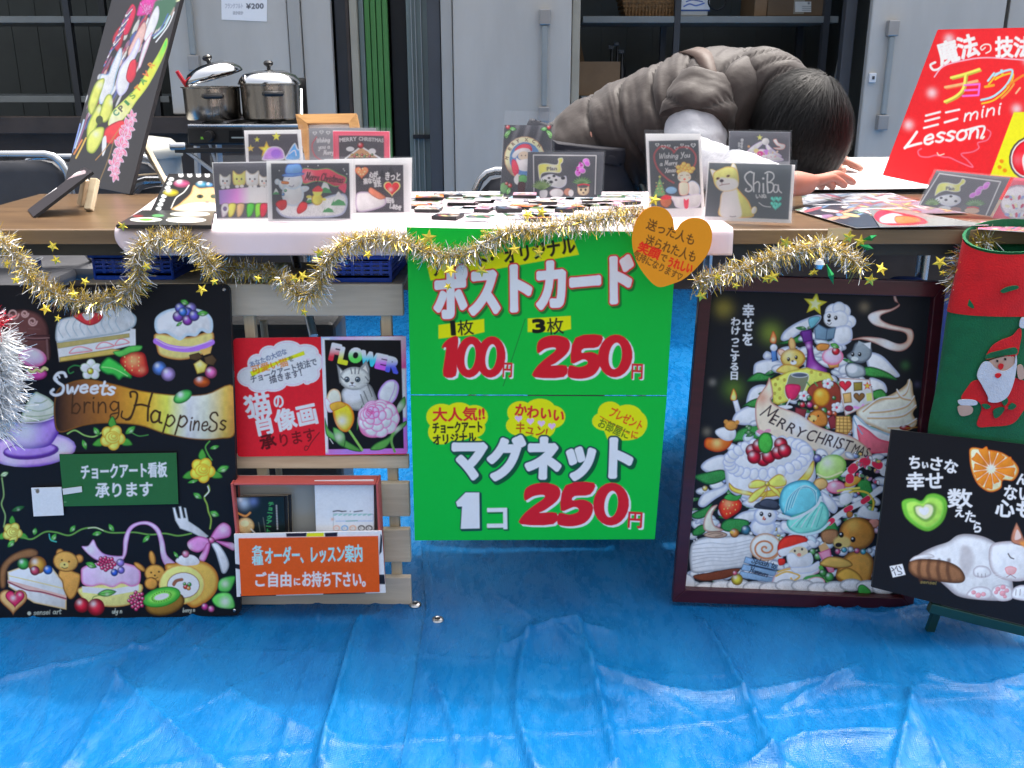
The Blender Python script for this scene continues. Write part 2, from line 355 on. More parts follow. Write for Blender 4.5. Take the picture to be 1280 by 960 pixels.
        for i, (g, adv) in enumerate(gs):
            if len(g):
                j = rg.uniform(-jit, jit)*h; ang = rg.uniform(-jit, jit)*1.2; ca, sa = math.cos(ang), math.sin(ang)
                def tr(xx, yy):
                    if vert: gx, gy = (xx-.5)*h, -(yy)*sx; o = p0+ey*(sx*(i+.88))
                    else: gx, gy = xx*sx, -yy*h; gx = gx+slant*yy*h; o = p0+e*pos*sx
                    gx, gy = gx*ca-gy*sa, gx*sa+gy*ca+j
                    return o[0]+gx*ex[0]+gy*ey[0], o[1]+gx*ex[1]+gy*ey[1]
                ax, ay = tr(g[:,0], g[:,1]); bx, by = tr(g[:,2], g[:,3])
                mg = max([abs(bold)+3*s.aa]+[o_[0]+abs(bold)+3*s.aa for o_ in outs])+(abs(shadow[0])+abs(shadow[1]) if shadow else 0)
                sl_ = s.reg(min(ax.min(),bx.min()), min(ay.min(),by.min()), max(ax.max(),bx.max()), max(ay.max(),by.max()), mg)
                if sl_ is not None:
                    sg = np.stack([ax, ay, bx, by], 1); items.append((sl_, sg, i))
            pos += adv
        if shadow:
            for sl_, sg, i in items:
                d = sdf_segs(sg, s.X[sl_]-shadow[0], s.Y[sl_]-shadow[1])
                s.put(sl_, np.clip((d+bold+(shadow[3] if len(shadow) > 3 else 0))/(2*s.aa)+.5, 0, 1), s.c(shadow[2]))
        dd = [sdf_segs(sg, s.X[sl_], s.Y[sl_]) for sl_, sg, i in items]
        for (ow, oc) in outs:
            for (sl_, sg, i), d in zip(items, dd): s.put(sl_, np.clip((d+bold+ow)/(2*s.aa)+.5, 0, 1), s.c(oc))
        for (sl_, sg, i), d in zip(items, dd):
            cc = s.c(col)
            if vg: k = sst(vg[0], vg[1], s.Y[sl_])[..., None]; cc = s.c(vg[2])*(1-k)+s.c(vg[3])*k
            s.put(sl_, np.clip((d+bold)/(2*s.aa)+.5, 0, 1), cc)
        return s
    def script(s, t, p0, p1, h, wd, col, slant=.15, outs=(), jit=.03, seed=1, taper=False):
        rg = random.Random(seed); p0 = np.array(p0, float); v = np.array(p1, float)-p0; Lg = np.hypot(*v); e = v/Lg; ey = np.array([-e[1], e[0]])
        tot = sum(SF.get(c, (.4, []))[0] for c in t); sx = Lg/tot; pos = 0; st = []
        for c in t:
            adv, sk = SF.get(c, (.4, [])); j = rg.uniform(-jit, jit)*h
            for q in sk:
                st.append([tuple(p0+e*((pos+x)*sx+slant*y*h)-ey*(y*h+j)) for x, y in q])
            pos += adv
        for (ow, oc) in outs:
            for q in st: s.line(q, wd+2*ow, oc)
        for q in st: s.line(q, wd, col, taper=taper)
        return s
    def rose(s, x, y, r, c1, c2, lf=(60,130,50)):
        for a in (20, 160, 270): s.fill([(x+r*.6*math.cos(R(a)), y+r*.6*math.sin(R(a))), (x+r*1.2*math.cos(R(a-18)), y+r*1.2*math.sin(R(a-18))), (x+r*1.75*math.cos(R(a)), y+r*1.75*math.sin(R(a))), (x+r*1.1*math.cos(R(a+18)), y+r*1.1*math.sin(R(a+18)))], lf, rim=(15,50,20), rw=r*.15)
        for k in range(5):
            a = k*72+10; s.ell(x+r*.5*math.cos(R(a)), y+r*.5*math.sin(R(a)), r*.55, r*.5, c1, rim=c2, rw=r*.22, rot=a)
        for q, rr in enumerate((.62,.42,.24)): s.ell(x+r*.06*q, y-r*.05*q, r*rr, r*rr*.85, c1, rim=c2, rw=r*.14)
        return s
    def leaf(s, x0, y0, x1, y1, w_, c1=(70,150,60), c2=(15,60,25)):
        mx, my = (x0+x1)/2, (y0+y1)/2; dx, dy = x1-x0, y1-y0; q = math.hypot(dx, dy); nx, ny = -dy/q*w_, dx/q*w_
        s.fill([(x0,y0),(mx+nx,my+ny),(x1,y1),(mx-nx,my-ny)], c1, rim=c2, rw=w_*.5, hl=[(mx+nx*.3,my+ny*.3,w_*.5,(190,225,180),.5)]); return s.line([(x0,y0),(mx,my),(x1,y1)], max(w_*.1,.5), c2)
    def star(s, x, y, r, col, rot=-90, rim=None, k_=.45):
        p = [(x+(r if i % 2 == 0 else r*k_)*math.cos(R(rot+i*36)), y+(r if i % 2 == 0 else r*k_)*math.sin(R(rot+i*36))) for i in range(10)]
        return s.fill(p, col, sm=False, rim=rim, rw=r*.25)
    def heart(s, x, y, r, col, **k):
        p = [(x+r*(16*math.sin(t)**3)/16, y-r*(13*math.cos(t)-5*math.cos(2*t)-2*math.cos(3*t)-math.cos(4*t))/16) for t in np.linspace(0, 2*math.pi, 30, endpoint=False)]
        return s.fill(p, col, sm=False, **k)
    def done(s, name, **k):
        if s.chalk:
            X, Y = s.X0, s.Y0; n_ = .5*vnoise(X, Y*1.1, 1.6)+.3*vnoise(X+40, Y, 5)+.2*vnoise(X, Y+90, 22)
            s.a = s.a*(1+s.chalk*2*(n_-.5))[..., None]
        if min(s.a.shape[:2]) > 60: q = np.pad(s.a, ((1,1),(1,1),(0,0)), 'edge'); q = (q[:-2]+2*q[1:-1]+q[2:])/4; s.a = (q[:,:-2]+2*q[:,1:-1]+q[:,2:])/4
        return img_mat(name, s.a, **k)

def slab(name, corners, n, thick, front, side, parent=None, paint=None, bgc=(20,20,25), L=(.62,.66,.78), res=.0006, rough=.5, coat=0.0, chalk=.07, spec=.2, rnd=0.0, label=None, shape=None, thin=0.0):
    """a flat board through the four world corners (tl, tr, br, bl) facing n; paint(canvas) draws its front"""
    c = [Vector(q) for q in corners]; n = Vector(n).normalized()
    if rnd > 0:
        out = []
        for i in range(4):
            a, b, d = c[i-1], c[i], c[(i+1) % 4]; u = (a-b).normalized()*rnd; v = (d-b).normalized()*rnd
            for k in range(5):
                t = k/4*math.pi/2; out.append(b+u*(1-math.sin(t))+v*(1-math.cos(t)))
        poly = out
    else: poly = c if shape is None else [Vector(q) for q in shape]
    U = (c[2]-c[3]).normalized(); V = n.cross(U).normalized()
    if V.z < 0: V = -V
    uu = [(q-c[3]).dot(U) for q in c]; vv = [(q-c[3]).dot(V) for q in c]
    O = c[3]+U*min(uu)+V*min(vv); wm = max(uu)-min(uu); hm = max(vv)-min(vv)
    if paint is not None:
        cv = Canvas(O, U, V, wm, hm, bgc, L, res, chalk); paint(cv); front = cv.done(name+'_print', rough=rough, coat=coat, spec=spec, thin=thin)
    k = len(poly); vs = list(poly)+[q-n*thick for q in poly]
    faces = [tuple(range(k))[::-1], tuple(range(k, 2*k))]+[(i, (i+1) % k, (i+1) % k+k, i+k) for i in range(k)]
    # make the front face look along n
    a, b, d = vs[faces[0][0]], vs[faces[0][1]], vs[faces[0][2]]
    if (b-a).cross(d-b).dot(n) < 0: faces = [f[::-1] for f in faces]
    uv = []
    for f in faces:
        for i in f: q = vs[i]; uv.append(((q-O).dot(U)/wm, (q-O).dot(V)/hm))
    o = mesh_obj(name, vs, faces, [front, side], parent, fm=[0, 1]+[1]*k, uvs=uv)
    if label: o['label'] = label
    return o

def stand(bl, br, tr, tl, z=0.7, lean=12, off=0.0):
    """base corners (pixels) on the level z, top corners on the plane leaning back: returns corners and normal"""
    a, b = G(*bl, z), G(*br, z); e = (b-a); e.z = 0; e.normalize()
    nh = Vector((e.y, -e.x, 0))
    if nh.y > 0 and abs(nh.y) > .01: nh = -nh
    n = (nh*math.cos(R(lean))+Vector((0,0,1))*math.sin(R(lean))).normalized()
    p = a+n*off
    return [hit(*tl, p, n), hit(*tr, p, n), hit(*br, p, n), hit(*bl, p, n)], n
def upright(corners, Y, lean=0, yaw=0, zref=0.0):
    """plane through depth Y at height zref, leaning back by lean degrees and turned by yaw"""
    n = Vector((math.sin(R(yaw)), -math.cos(R(yaw)), 0))*math.cos(R(lean))+Vector((0,0,1))*math.sin(R(lean))
    p = Vector((0, Y, zref)); return [hit(*q, p, n) for q in corners], n
# ================================================================ MATERIALS
M = {}
M['ground'] = mat('asphalt', (.06,.06,.058), .9, var=.3, vscale=30, bump=.4, bscale=200)
M['panel'] = mat('grey_painted_steel', (.50,.48,.44), .42, var=.09, vscale=3.5, bump=.05, bscale=5, spec=.4, stretch=(1.6,1.6,.35))
M['panel2'] = mat('grey_painted_steel_trim', (.40,.39,.36), .45, var=.06, vscale=2)
M['slate'] = mat('dark_slate_steel', (.06,.064,.072), .5, var=.15, vscale=3)
M['beige'] = mat('beige_jamb', (.36,.33,.26), .6, var=.1)
M['green'] = mat('green_corrugated', (.06,.21,.05), .45, var=.12, vscale=4)
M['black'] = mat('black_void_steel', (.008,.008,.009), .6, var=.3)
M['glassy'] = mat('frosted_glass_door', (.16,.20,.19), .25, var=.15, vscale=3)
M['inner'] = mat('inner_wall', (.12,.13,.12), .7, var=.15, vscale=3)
M['shelfm'] = mat('shelf_steel', (.30,.32,.31), .5, var=.1)
M['handle'] = mat('handle_metal', (.38,.37,.36), .35, metal=.6, var=.1)
M['carton'] = mat('cardboard', (.32,.20,.11), .8, var=.12, vscale=10)
M['carton_d'] = mat('cardboard_dark', (.20,.13,.075), .8, var=.12, vscale=10)
M['wicker'] = mat('wicker', (.25,.13,.045), .7, var=.4, vscale=60, bump=.6, bscale=90)
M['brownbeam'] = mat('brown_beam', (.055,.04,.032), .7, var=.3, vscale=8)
M['steel'] = mat('stainless_steel', (.42,.39,.35), .26, metal=1.0, var=.25, vscale=5, stretch=(6,6,.6))
M['chrome'] = mat('chrome_tube', (.55,.56,.57), .28, metal=1.0, var=.05)
M['blackplastic'] = mat('black_plastic', (.012,.012,.013), .35, var=.2)
M['redplastic'] = mat('red_plastic', (.55,.015,.03), .35, var=.1)
M['white_plastic'] = mat('white_plastic', (.55,.55,.52), .4, var=.06)
M['padding'] = mat('dark_vinyl', (.05,.052,.06), .5, var=.2, bump=.1)
M['paper'] = mat('white_paper', (.80,.80,.80), .7, var=.03)
M['cardpaper'] = mat('card_stock', (.82,.82,.84), .6, var=.02)
M['table_wood'] = wood('table_top_wood', (.06,.033,.016), (.15,.088,.042), 1.0, .3)
M['table_edge'] = wood('table_edge_wood', (.14,.09,.05), (.24,.16,.085), 1.0, .45)
M['pine'] = wood('pale_pine', (.60,.48,.31), (.78,.66,.47), 1.2, .65)
M['pine_g'] = wood('grey_pine', (.52,.44,.33), (.68,.59,.46), 1.2, .7)
M['pine_z'] = wood('pale_pine_upright', (.58,.46,.29), (.74,.62,.43), 1.2, .65, axis='Z')
M['apron'] = mat('apron_paint', (.045,.045,.038), .6, var=.2)
M['cloth'] = mat('pinkish_sheet', (.78,.66,.70), .5, var=.05, vscale=6, bump=.35, bscale=9)
M['bluemesh'] = mat('blue_plastic', (.012,.08,.55), .35, var=.1, vscale=8)
M['tape'] = mat('masking_tape', (.52,.44,.30), .6, var=.05)
M['maroon'] = mat('maroon_frame_wood', (.055,.006,.012), .35, var=.3, vscale=10, stretch=(1,1,6), coat=.2)
M['blackboard'] = mat('blackboard_edge', (.012,.012,.014), .6, var=.2)
M['darkgreen'] = mat('dark_green_wood', (.005,.04,.03), .4, var=.2)
M['caseg'] = mat('grey_case', (.10,.10,.10), .4, var=.25, vscale=4)

# tarpaulin: woven polyethylene sheet
def tarp_mat(name, c1, c2):
    m = bpy.data.materials.new(name); m.use_nodes = True; N = m.node_tree.nodes; L = m.node_tree.links; B = N['Principled BSDF']
    tc = N.new('ShaderNodeTexCoord')
    mp = N.new('ShaderNodeMapping'); mp.inputs['Scale'].default_value = (1, .35, 1); mp.inputs['Rotation'].default_value = (0, 0, R(-28)); L.new(tc.outputs['Object'], mp.inputs[0])
    a = N.new('ShaderNodeTexNoise'); a.inputs['Scale'].default_value = 55; a.inputs['Detail'].default_value = 7; a.inputs['Roughness'].default_value = .7; L.new(mp.outputs[0], a.inputs[0])
    b = N.new('ShaderNodeTexNoise'); b.inputs['Scale'].default_value = 9; b.inputs['Detail'].default_value = 3; L.new(mp.outputs[0], b.inputs[0])
    ad = N.new('ShaderNodeMath'); ad.operation = 'MULTIPLY_ADD'; ad.inputs[1].default_value = .55; L.new(a.outputs[0], ad.inputs[0]); L.new(b.outputs[0], ad.inputs[2])
    r = N.new('ShaderNodeValToRGB'); r.color_ramp.elements[0].position = .56; r.color_ramp.elements[1].position = 1.02
    r.color_ramp.elements[0].color = (*c1, 1); r.color_ramp.elements[1].color = (*c2, 1); L.new(ad.outputs[0], r.inputs[0]); L.new(r.outputs[0], B.inputs['Base Color'])
    B.inputs['Roughness'].default_value = .30; B.inputs['Specular IOR Level'].default_value = .26
    q = N.new('ShaderNodeMapRange'); q.inputs['From Min'].default_value = .35; q.inputs['From Max'].default_value = .65; q.inputs['To Min'].default_value = .07; q.inputs['To Max'].default_value = .5; L.new(a.outputs[0], q.inputs[0]); L.new(q.outputs[0], B.inputs['Roughness'])
    wv = []
    for rot in (0, math.pi/2):
        w1 = N.new('ShaderNodeMapping'); w1.inputs['Rotation'].default_value = (0, 0, rot+R(4)); L.new(tc.outputs['Object'], w1.inputs[0])
        wt = N.new('ShaderNodeTexWave'); wt.inputs['Scale'].default_value = 95; wt.inputs['Distortion'].default_value = .6; L.new(w1.outputs[0], wt.inputs[0]); wv.append(wt)
    s1 = N.new('ShaderNodeMath'); L.new(wv[0].outputs[0], s1.inputs[0]); L.new(wv[1].outputs[0], s1.inputs[1])
    cr = N.new('ShaderNodeTexVoronoi'); cr.feature = 'DISTANCE_TO_EDGE'; cr.inputs['Scale'].default_value = 13
    dn = N.new('ShaderNodeTexNoise'); dn.inputs['Scale'].default_value = 9; dn.inputs['Detail'].default_value = 4; L.new(tc.outputs['Object'], dn.inputs[0])
    mxv = N.new('ShaderNodeMixRGB'); mxv.inputs[0].default_value = .12; L.new(mp.outputs[0], mxv.inputs[1]); L.new(dn.outputs['Color'], mxv.inputs[2]); L.new(mxv.outputs[0], cr.inputs[0])
    crr = N.new('ShaderNodeMapRange'); crr.inputs['From Max'].default_value = .09; crr.inputs['To Min'].default_value = 1; crr.inputs['To Max'].default_value = 0; L.new(cr.outputs[0], crr.inputs[0])
    b1 = N.new('ShaderNodeBump'); b1.inputs['Strength'].default_value = .10; b1.inputs['Distance'].default_value = .002; L.new(s1.outputs[0], b1.inputs['Height'])
    b2 = N.new('ShaderNodeBump'); b2.inputs['Strength'].default_value = .45; b2.inputs['Distance'].default_value = .006; L.new(a.outputs[0], b2.inputs['Height']); L.new(b1.outputs[0], b2.inputs['Normal'])
    b3 = N.new('ShaderNodeBump'); b3.inputs['Strength'].default_value = .08; b3.inputs['Distance'].default_value = .005; L.new(crr.outputs[0], b3.inputs['Height']); L.new(b2.outputs[0], b3.inputs['Normal'])
    L.new(b3.outputs[0], B.inputs['Normal']); return m
M['tarp'] = tarp_mat('blue_tarpaulin', (.001,.100,.30), (.006,.148,.385))

# ================================================================ GROUND AND TARPAULINS
mesh_obj('ground', [(-400,-400,-.03),(400,-400,-.03),(400,400,-.03),(-400,400,-.03)], [(0,1,2,3)], M['ground'], kind='structure')

def gpts(*px): return [(G(x, y, 0).x, G(x, y, 0).y) for x, y in px]
CREASES = [   # polyline (photo pixels on the ground), height, width, side (+1 steep on the left, -1 steep on the right, 0 even)
    (gpts((450,782),(444,796),(428,850),(400,960)), .020, .045, 1),
    (gpts((628,790),(620,850),(610,960)), .006, .02, 0),
    (gpts((662,795),(650,840),(646,900),(668,970)), .014, .05, 1),
    (gpts((722,790),(745,860),(772,965)), .015, .030, -1),
    (gpts((878,786),(905,830),(940,900),(970,960)), .016, .030, -1),
    (gpts((1137,870),(1133,905),(1118,965)), .014, .03, 1),
    (gpts((1137,900),(1160,930),(1180,965)), .010, .02, -1),
    (gpts((182,790),(150,850),(92,960)), .010, .035, -1),
    (gpts((135,840),(200,900),(275,965)), .012, .06, 0),
    (gpts((230,790),(290,870),(420,930)), .007, .07, 0),
    (gpts((250,765),(200,805),(110,830),(10,850)), .008, .03, 0),
    (gpts((700,800),(760,850),(900,880),(1060,850)), .012, .07, 0),
    (gpts((980,893),(1010,876),(1070,840)), .008, .015, 0),
    (gpts((940,965),(1010,930),(1130,925)), .014, .06, 0),
    (gpts((640,815),(700,790),(760,800)), .012, .05, 0),
    (gpts((1160,850),(1220,865),(1290,850)), .010, .04, 0),
    (gpts((30,960),(60,900),(70,800)), .006, .04, 0),
    (gpts((1030,770),(1100,778),(1160,770),(1270,800)), .016, .03, 0),
    (gpts((540,840),(560,900),(575,965)), .005, .02, 1),
]
def tarp_h(X, Y):
    n1 = np.vectorize(lambda x, y: mnoise.noise(Vector((x*2.6, y*2.6, 0)))) (X, Y)
    n2 = np.vectorize(lambda x, y: mnoise.noise(Vector((x*9+y*5, y*6-x*3, 3)))) (X, Y)
    n3 = np.vectorize(lambda x, y: mnoise.ridged_multi_fractal(Vector((x*9+y*6, y*4-x*2, 8)), .9, 2.1, 4, 1.0, 2.0, noise_basis='PERLIN_ORIGINAL'))(X, Y)
    h = .007*n1+.0022*n2+.0018*n3
    for gx, sl_, a_ in ((-.86,.03,.003),(-.33,-.1,.004),(.18,.05,.003),(.62,.02,.004),(1.1,.1,.003),(-.6,.35,.0028),(-.1,-.4,.0028),(.45,.3,.003),(.8,-.35,.0032),(-1.0,-.5,.0025),(.3,-.9,.0025),(-.5,.8,.0022),(.95,.9,.0025)): h = h+1.3*a_*np.exp(-np.abs(X-gx-sl_*(Y-1.25)+.012*np.sin(Y*9+gx*7))/.0045)
    for gy, sl_ in ((1.02,.04),(1.22,-.12),(1.40,.1),(1.9,.04)): h = h+.0024*np.exp(-np.abs(Y-gy+sl_*X+.01*np.sin(X*7))/.0045)
    for pts, H, W_, side in CREASES:
        p = catmull(pts, 4); best = np.full(X.shape, 9.0); sg = np.zeros(X.shape)
        for i in range(len(p)-1):
            ax, ay = p[i]; ex, ey = p[i+1]-p[i]; L2 = ex*ex+ey*ey+1e-12
            t = np.clip(((X-ax)*ex+(Y-ay)*ey)/L2, 0, 1); dx, dy = X-ax-t*ex, Y-ay-t*ey; d = np.hypot(dx, dy)
            k = d < best; best = np.where(k, d, best); sg = np.where(k, np.sign(ex*dy-ey*dx), sg)
        # walking towards the camera, the right-hand side of the picture lies on one side
        wl = np.where(sg*side > 0, W_, W_*.18) if side else W_*.6
        h = h+.75*H*np.exp(-best/(wl*.7))+.42*H*np.exp(-best/.0055)
    return h
def axis(a, b, seg):
    out = [a]; 
    while out[-1] < b: out.append(out[-1]+seg(out[-1]))
    return np.array(out)
def tarp(name, lx, x0, x1, zoff, label, sgl):
    ys = axis(.85, 5.2, lambda y: .0052 if y < 1.62 else .05)
    xs = axis(x0, x1, lambda x: .0055 if abs(x) < 1.0 else .06)
    Xg, Yg = np.meshgrid(xs, ys)
    if lx is not None: Xg = Xg-x0+np.interp(Yg, lx[1], lx[0])
    Z = tarp_h(Xg, Yg)+zoff
    if lx is not None: Z = Z+.004*np.exp(-np.abs(Xg-np.interp(Yg, lx[1], lx[0])-.012)/.005)
    ny, nx = Xg.shape; v = np.stack([Xg, Yg, Z], -1).reshape(-1, 3)
    i = np.arange(nx*(ny-1)).reshape(ny-1, nx)[:, :-1].ravel(); f = np.stack([i, i+1, i+1+nx, i+nx], 1)
    me = bpy.data.meshes.new(name); me.from_pydata(v.tolist(), [], f.tolist()); me.materials.append(M['tarp'])
    me.polygons.foreach_set('use_smooth', [True]*len(me.polygons)); me.update()
    o = bpy.data.objects.new(name, me); COL.objects.link(o)
    return tag(o, label, 'tarpaulin', 'blue tarpaulins spread on the ground')
t_l = thing('tarpaulin', (-.6, 1.4, 0), 'wrinkled blue tarpaulin on the ground at the left, reaching under the sweets board', 'tarpaulin', 'blue tarpaulins spread on the ground')
def as_part(o, par):
    for k in ('label', 'category', 'group'):
        if k in o: del o[k]
    for v in o.data.vertices: v.co -= par.location
    o.parent = par; return o
as_part(tarp('sheet', None, -3.4, .1, 0, '', 1), t_l)
edge = gpts((527,690),(533,765),(523,830),(512,900),(500,965)); edge = sorted([(y, x) for x, y in edge])
edge = [(.5, edge[0][1]-.01)]+edge+[(5.3, edge[-1][1]-.1)]
t_r = thing('tarpaulin', (.8, 1.4, 0), 'shiny creased blue tarpaulin on the right, overlapping the other with its eyeletted hem', 'tarpaulin', 'blue tarpaulins spread on the ground')
as_part(tarp('sheet', ([e[1] for e in edge], [e[0] for e in edge]), 0.0, 3.6, .006, '', 1), t_r)
def eyelet(px, py, par, dz):
    c = G(px, py, .012); mb = MB(); hh = float(tarp_h(np.array([[c.x]]), np.array([[c.y]]))[0,0])
    mb.lathe([(.0045,.0),(.0045,.003),(.006,.0042),(.0095,.003),(.011,.0)], (c.x, c.y, hh+dz), 20)
    mb.build('eyelet', M['chrome'], par, smooth=True)
    MB().lathe([(.0001,.0008),(.0046,.0008)], (c.x, c.y, hh+dz), 16).build('eyelet_hole', M['black'], par)
eyelet(547, 774, t_r, .0075); eyelet(519, 751, t_l, .0015)

# ================================================================ STORAGE SHED BEHIND
YS = 4.2
def fx(px, py=90, Y=YS): return P(px, py, Y).x
def fz(py, Y=YS): return P(640, py, Y).z
shed = thing('storage_shed', (0, YS, 0), 'pale grey steel storage shed with open doors and dark shelved bays behind the table', 'shed')
SXL, SXR, SZT, SZB = -4.2, 3.6, 2.35, .30
def sp(name, x0, x1, z0, z1, y0, y1, m, bev=.003, label=None):
    o = MB().box((x0,y0,z0),(x1,y1,z1), bev=bev).build(name, m, shed)
    if label: o['label'] = label
    return o
# shell
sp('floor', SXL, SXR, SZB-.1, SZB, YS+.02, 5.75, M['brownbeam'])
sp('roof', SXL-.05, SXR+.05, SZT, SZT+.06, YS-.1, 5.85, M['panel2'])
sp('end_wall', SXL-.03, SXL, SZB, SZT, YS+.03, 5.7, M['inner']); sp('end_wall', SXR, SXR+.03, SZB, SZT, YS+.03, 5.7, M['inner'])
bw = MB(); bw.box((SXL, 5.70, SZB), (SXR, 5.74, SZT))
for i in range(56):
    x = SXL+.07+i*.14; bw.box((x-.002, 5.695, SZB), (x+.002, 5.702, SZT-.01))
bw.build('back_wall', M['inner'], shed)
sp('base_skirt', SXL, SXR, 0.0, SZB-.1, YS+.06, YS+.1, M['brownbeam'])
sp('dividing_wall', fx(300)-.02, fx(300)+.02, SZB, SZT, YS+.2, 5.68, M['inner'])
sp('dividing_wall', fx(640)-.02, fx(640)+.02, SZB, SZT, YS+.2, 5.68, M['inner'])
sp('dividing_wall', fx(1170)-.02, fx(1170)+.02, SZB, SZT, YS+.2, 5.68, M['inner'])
# left door (hangs above the beam)
zl = fz(143)
def door(x0, x1, z0, y0, hx, hz0, hz1, label):
    o = sp('door', x0, x1, z0, SZT-.02, y0, y0+.04, M['panel'], .006, label)
    for q in (hz0, hz1): MB().box((hx-.022, y0-.035, q-.03), (hx+.022, y0-.001, q+.03), bev=.004).build('handle_mount', M['handle'], o)
    h = MB(); h.box((hx-.012, y0-.032, hz0+.031), (hx+.012, y0-.012, hz1-.031), bev=.006); h.build('handle_bar', M['shelfm'], o)
    return o
d1 = door(fx(212), fx(364), zl, YS-.01, fx(243, 50), fz(79), fz(-60), 'left door panel with a price notice taped on it')
sp('door_rail', fx(365), fx(380), zl, SZT-.02, YS-.015, YS+.02, M['panel2'])
sp('panel', fx(381), fx(417), SZB, SZT-.02, YS, YS+.04, M['panel'])
sp('post', fx(418.5), fx(434), SZB, SZT-.01, YS+.06, YS+.1, M['slate'])  # dark strip filling a recess, whose shade is put into its colour
sp('post', fx(434.5), fx(439), SZB, SZT-.01, YS+.01, YS+.1, M['brownbeam'])
sp('panel', fx(440), fx(449), SZB, SZT-.02, YS, YS+.05, M['beige'])
gp = MB()
for i in range(5):
    x0 = fx(449.5+i*7.4); x1 = fx(449.5+(i+1)*7.4-.9)
    gp.box((x0, YS+.03, SZB), (x1, YS+.06, SZT-.02), m=0 if i < 1 else 1, bev=.004)
gp.build('ribbed_panel', [M['glassy'], M['green']], shed)['label'] = 'green ribbed panel'
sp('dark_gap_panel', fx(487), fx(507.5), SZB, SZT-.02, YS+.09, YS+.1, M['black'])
sp('glass_panel', fx(508), fx(535), SZB, SZT-.02, YS+.05, YS+.06, M['glassy'], label='pale frosted glass panel')
for q in (514, 519, 526): sp('glazing_bar', fx(q), fx(q+1.3), SZB, SZT-.02, YS+.04, YS+.049, M['shelfm'], .001)
sp('crossbar', fx(513), fx(534.5), fz(174), fz(169), YS+.025, YS+.039, M['black'], .001)
sp('post', fx(535.5), fx(551.5), SZB, SZT-.01, YS-.01, YS+.07, M['slate'])
sp('door_frame', fx(552.5), fx(566.5), SZB, SZT-.02, YS-.02, YS+.05, M['panel2'])
door(fx(567.5), fx(713), SZB+.02, YS-.03, fx(680, 90), fz(142), fz(22), 'middle door with a vertical pull handle')
jb = sp('door_jamb', fx(714), fx(724), SZB, SZT-.02, YS-.01, YS+.06, M['beige'])
# right door
door(fx(1076, 100), fx(1238, 100), SZB+.02, YS-.05, fx(1102, 90), fz(152), fz(36), 'right door with a tilted pull handle and a small lock')
lk = MB(); lk.box((fx(1080,97), YS-.065, fz(103)), (fx(1088.5,97), YS-.051, fz(91)), bev=.003); lk.box((fx(1083.2,97), YS-.069, fz(99)), (fx(1086,97), YS-.0655, fz(95)), m=1)
lk.build('lock', [M['paper'], M['slate']], shed)
sp('post', fx(1239.5,60), fx(1254,60), SZB, SZT-.01, YS+.02, YS+.06, M['slate'])
sp('panel', fx(1255,60), SXR, SZB, SZT-.02, YS-.0, YS+.04, M['panel'])
sp('post', fx(1060,60), fx(1074,60), SZB, SZT-.01, YS+.07, YS+.12, M['slate'])
# an opened inner door leaf seen edge-on, slanting into the bay
mb = MB(); a = P(1067,0,4.3); b = P(1045,102,4.75)
mb.box((-.012,-.012,0),(.012,.012,(b-a).length*1.9), bev=.003, M=Matrix.Translation(a+(a-b)*.3)@(b-a).to_track_quat('Z','Y').to_matrix().to_4x4())
mb.build('door_stay', M['panel'], shed)
# brown beam under the left door
sp('sill_beam', SXL, fx(305), fz(166), fz(145), YS-.06, YS-.005, M['brownbeam'])
sp('plinth_panel', SXL, fx(417), SZB-.09, fz(167), YS+.03, YS+.055, M['brownbeam'])

# shelving inside the bays
def rack(x0, x1, zs, posts, label, y=4.85):
    t = thing('shelf_rack', ((x0+x1)/2, y, SZB), label, 'shelf rack', 'steel shelf racks inside the shed')
    for z in zs: MB().box((x0, y, z-.03), (x1, y+.45, z), bev=.003).build('shelf', M['shelfm'], t)
    for x in posts:
        MB().box((x-.014, y-.006, SZB), (x+.014, y+.03, SZT-.05)).build('post', M['slate'], t)
        MB().box((x-.014, y+.42, SZB), (x+.014, y+.456, SZT-.05)).build('post', M['slate'], t)
    return t
zA, zB = P(640,20,4.85).z, P(640,120,4.85).z
rack(P(-60,90,4.85).x, P(208,90,4.85).x, (zA, zB), (P(93,90,4.85).x, P(197,130,4.85).x), 'dark shelf rack with empty shelves in the left bay of the shed')
rack(P(727,90,4.85).x, P(1042,90,4.85).x, (zA, zB), (P(845,60,4.85).x, P(1030,60,4.85).x), 'shelf rack in the open right bay, above the leaning person')
def box_on(name, px0, px1, pyt, Y, zb, dep, m, label, cat, group=None, extra=None):
    x0, x1 = P(px0, pyt, Y).x, P(px1, pyt, Y).x; zt = P(px0, pyt, Y).z
    t = thing(name, ((x0+x1)/2, Y, zb), label, cat, group)
    MB().box((x0, Y, zb+.001), (x1, Y+dep, zt), bev=.004).build('box_body', m, t)
    if extra: extra(t, x0, x1, zt)
    return t
def carton_bits(t, x0, x1, zt):
    z0 = t.location.z; xm = x0+(x1-x0)*.5
    MB().box((xm-.025, t.location.y-.002, z0+.01), (xm+.025, t.location.y-.0005, zt-.005)).build('packing_tape', M['beige'], t)
    def pl(cv): 
        for i in range(3): cv.line([(1003,8+i*2.4),(1014,8+i*2.4)], .6, (90,95,110), sm=False)
        cv.blob(1011,4,1.5,(40,40,60),.9)
    c, n = upright([(994,2),(1014,2),(1014,15),(994,15)], t.location.y-.003)
    slab('address_label', c, n, .0008, None, M['paper'], t, paint=pl, bgc=(190,196,205), res=.002)
box_on('carton', 965, 1044, -60, 4.88, zA, .3, M['carton_d'], 'brown cardboard carton with a white address label on the upper shelf', 'box', extra=carton_bits)
box_on('carton', 946, 962, -30, 4.9, zA, .3, M['carton'], 'narrow light brown carton at the left of the labelled carton', 'box')
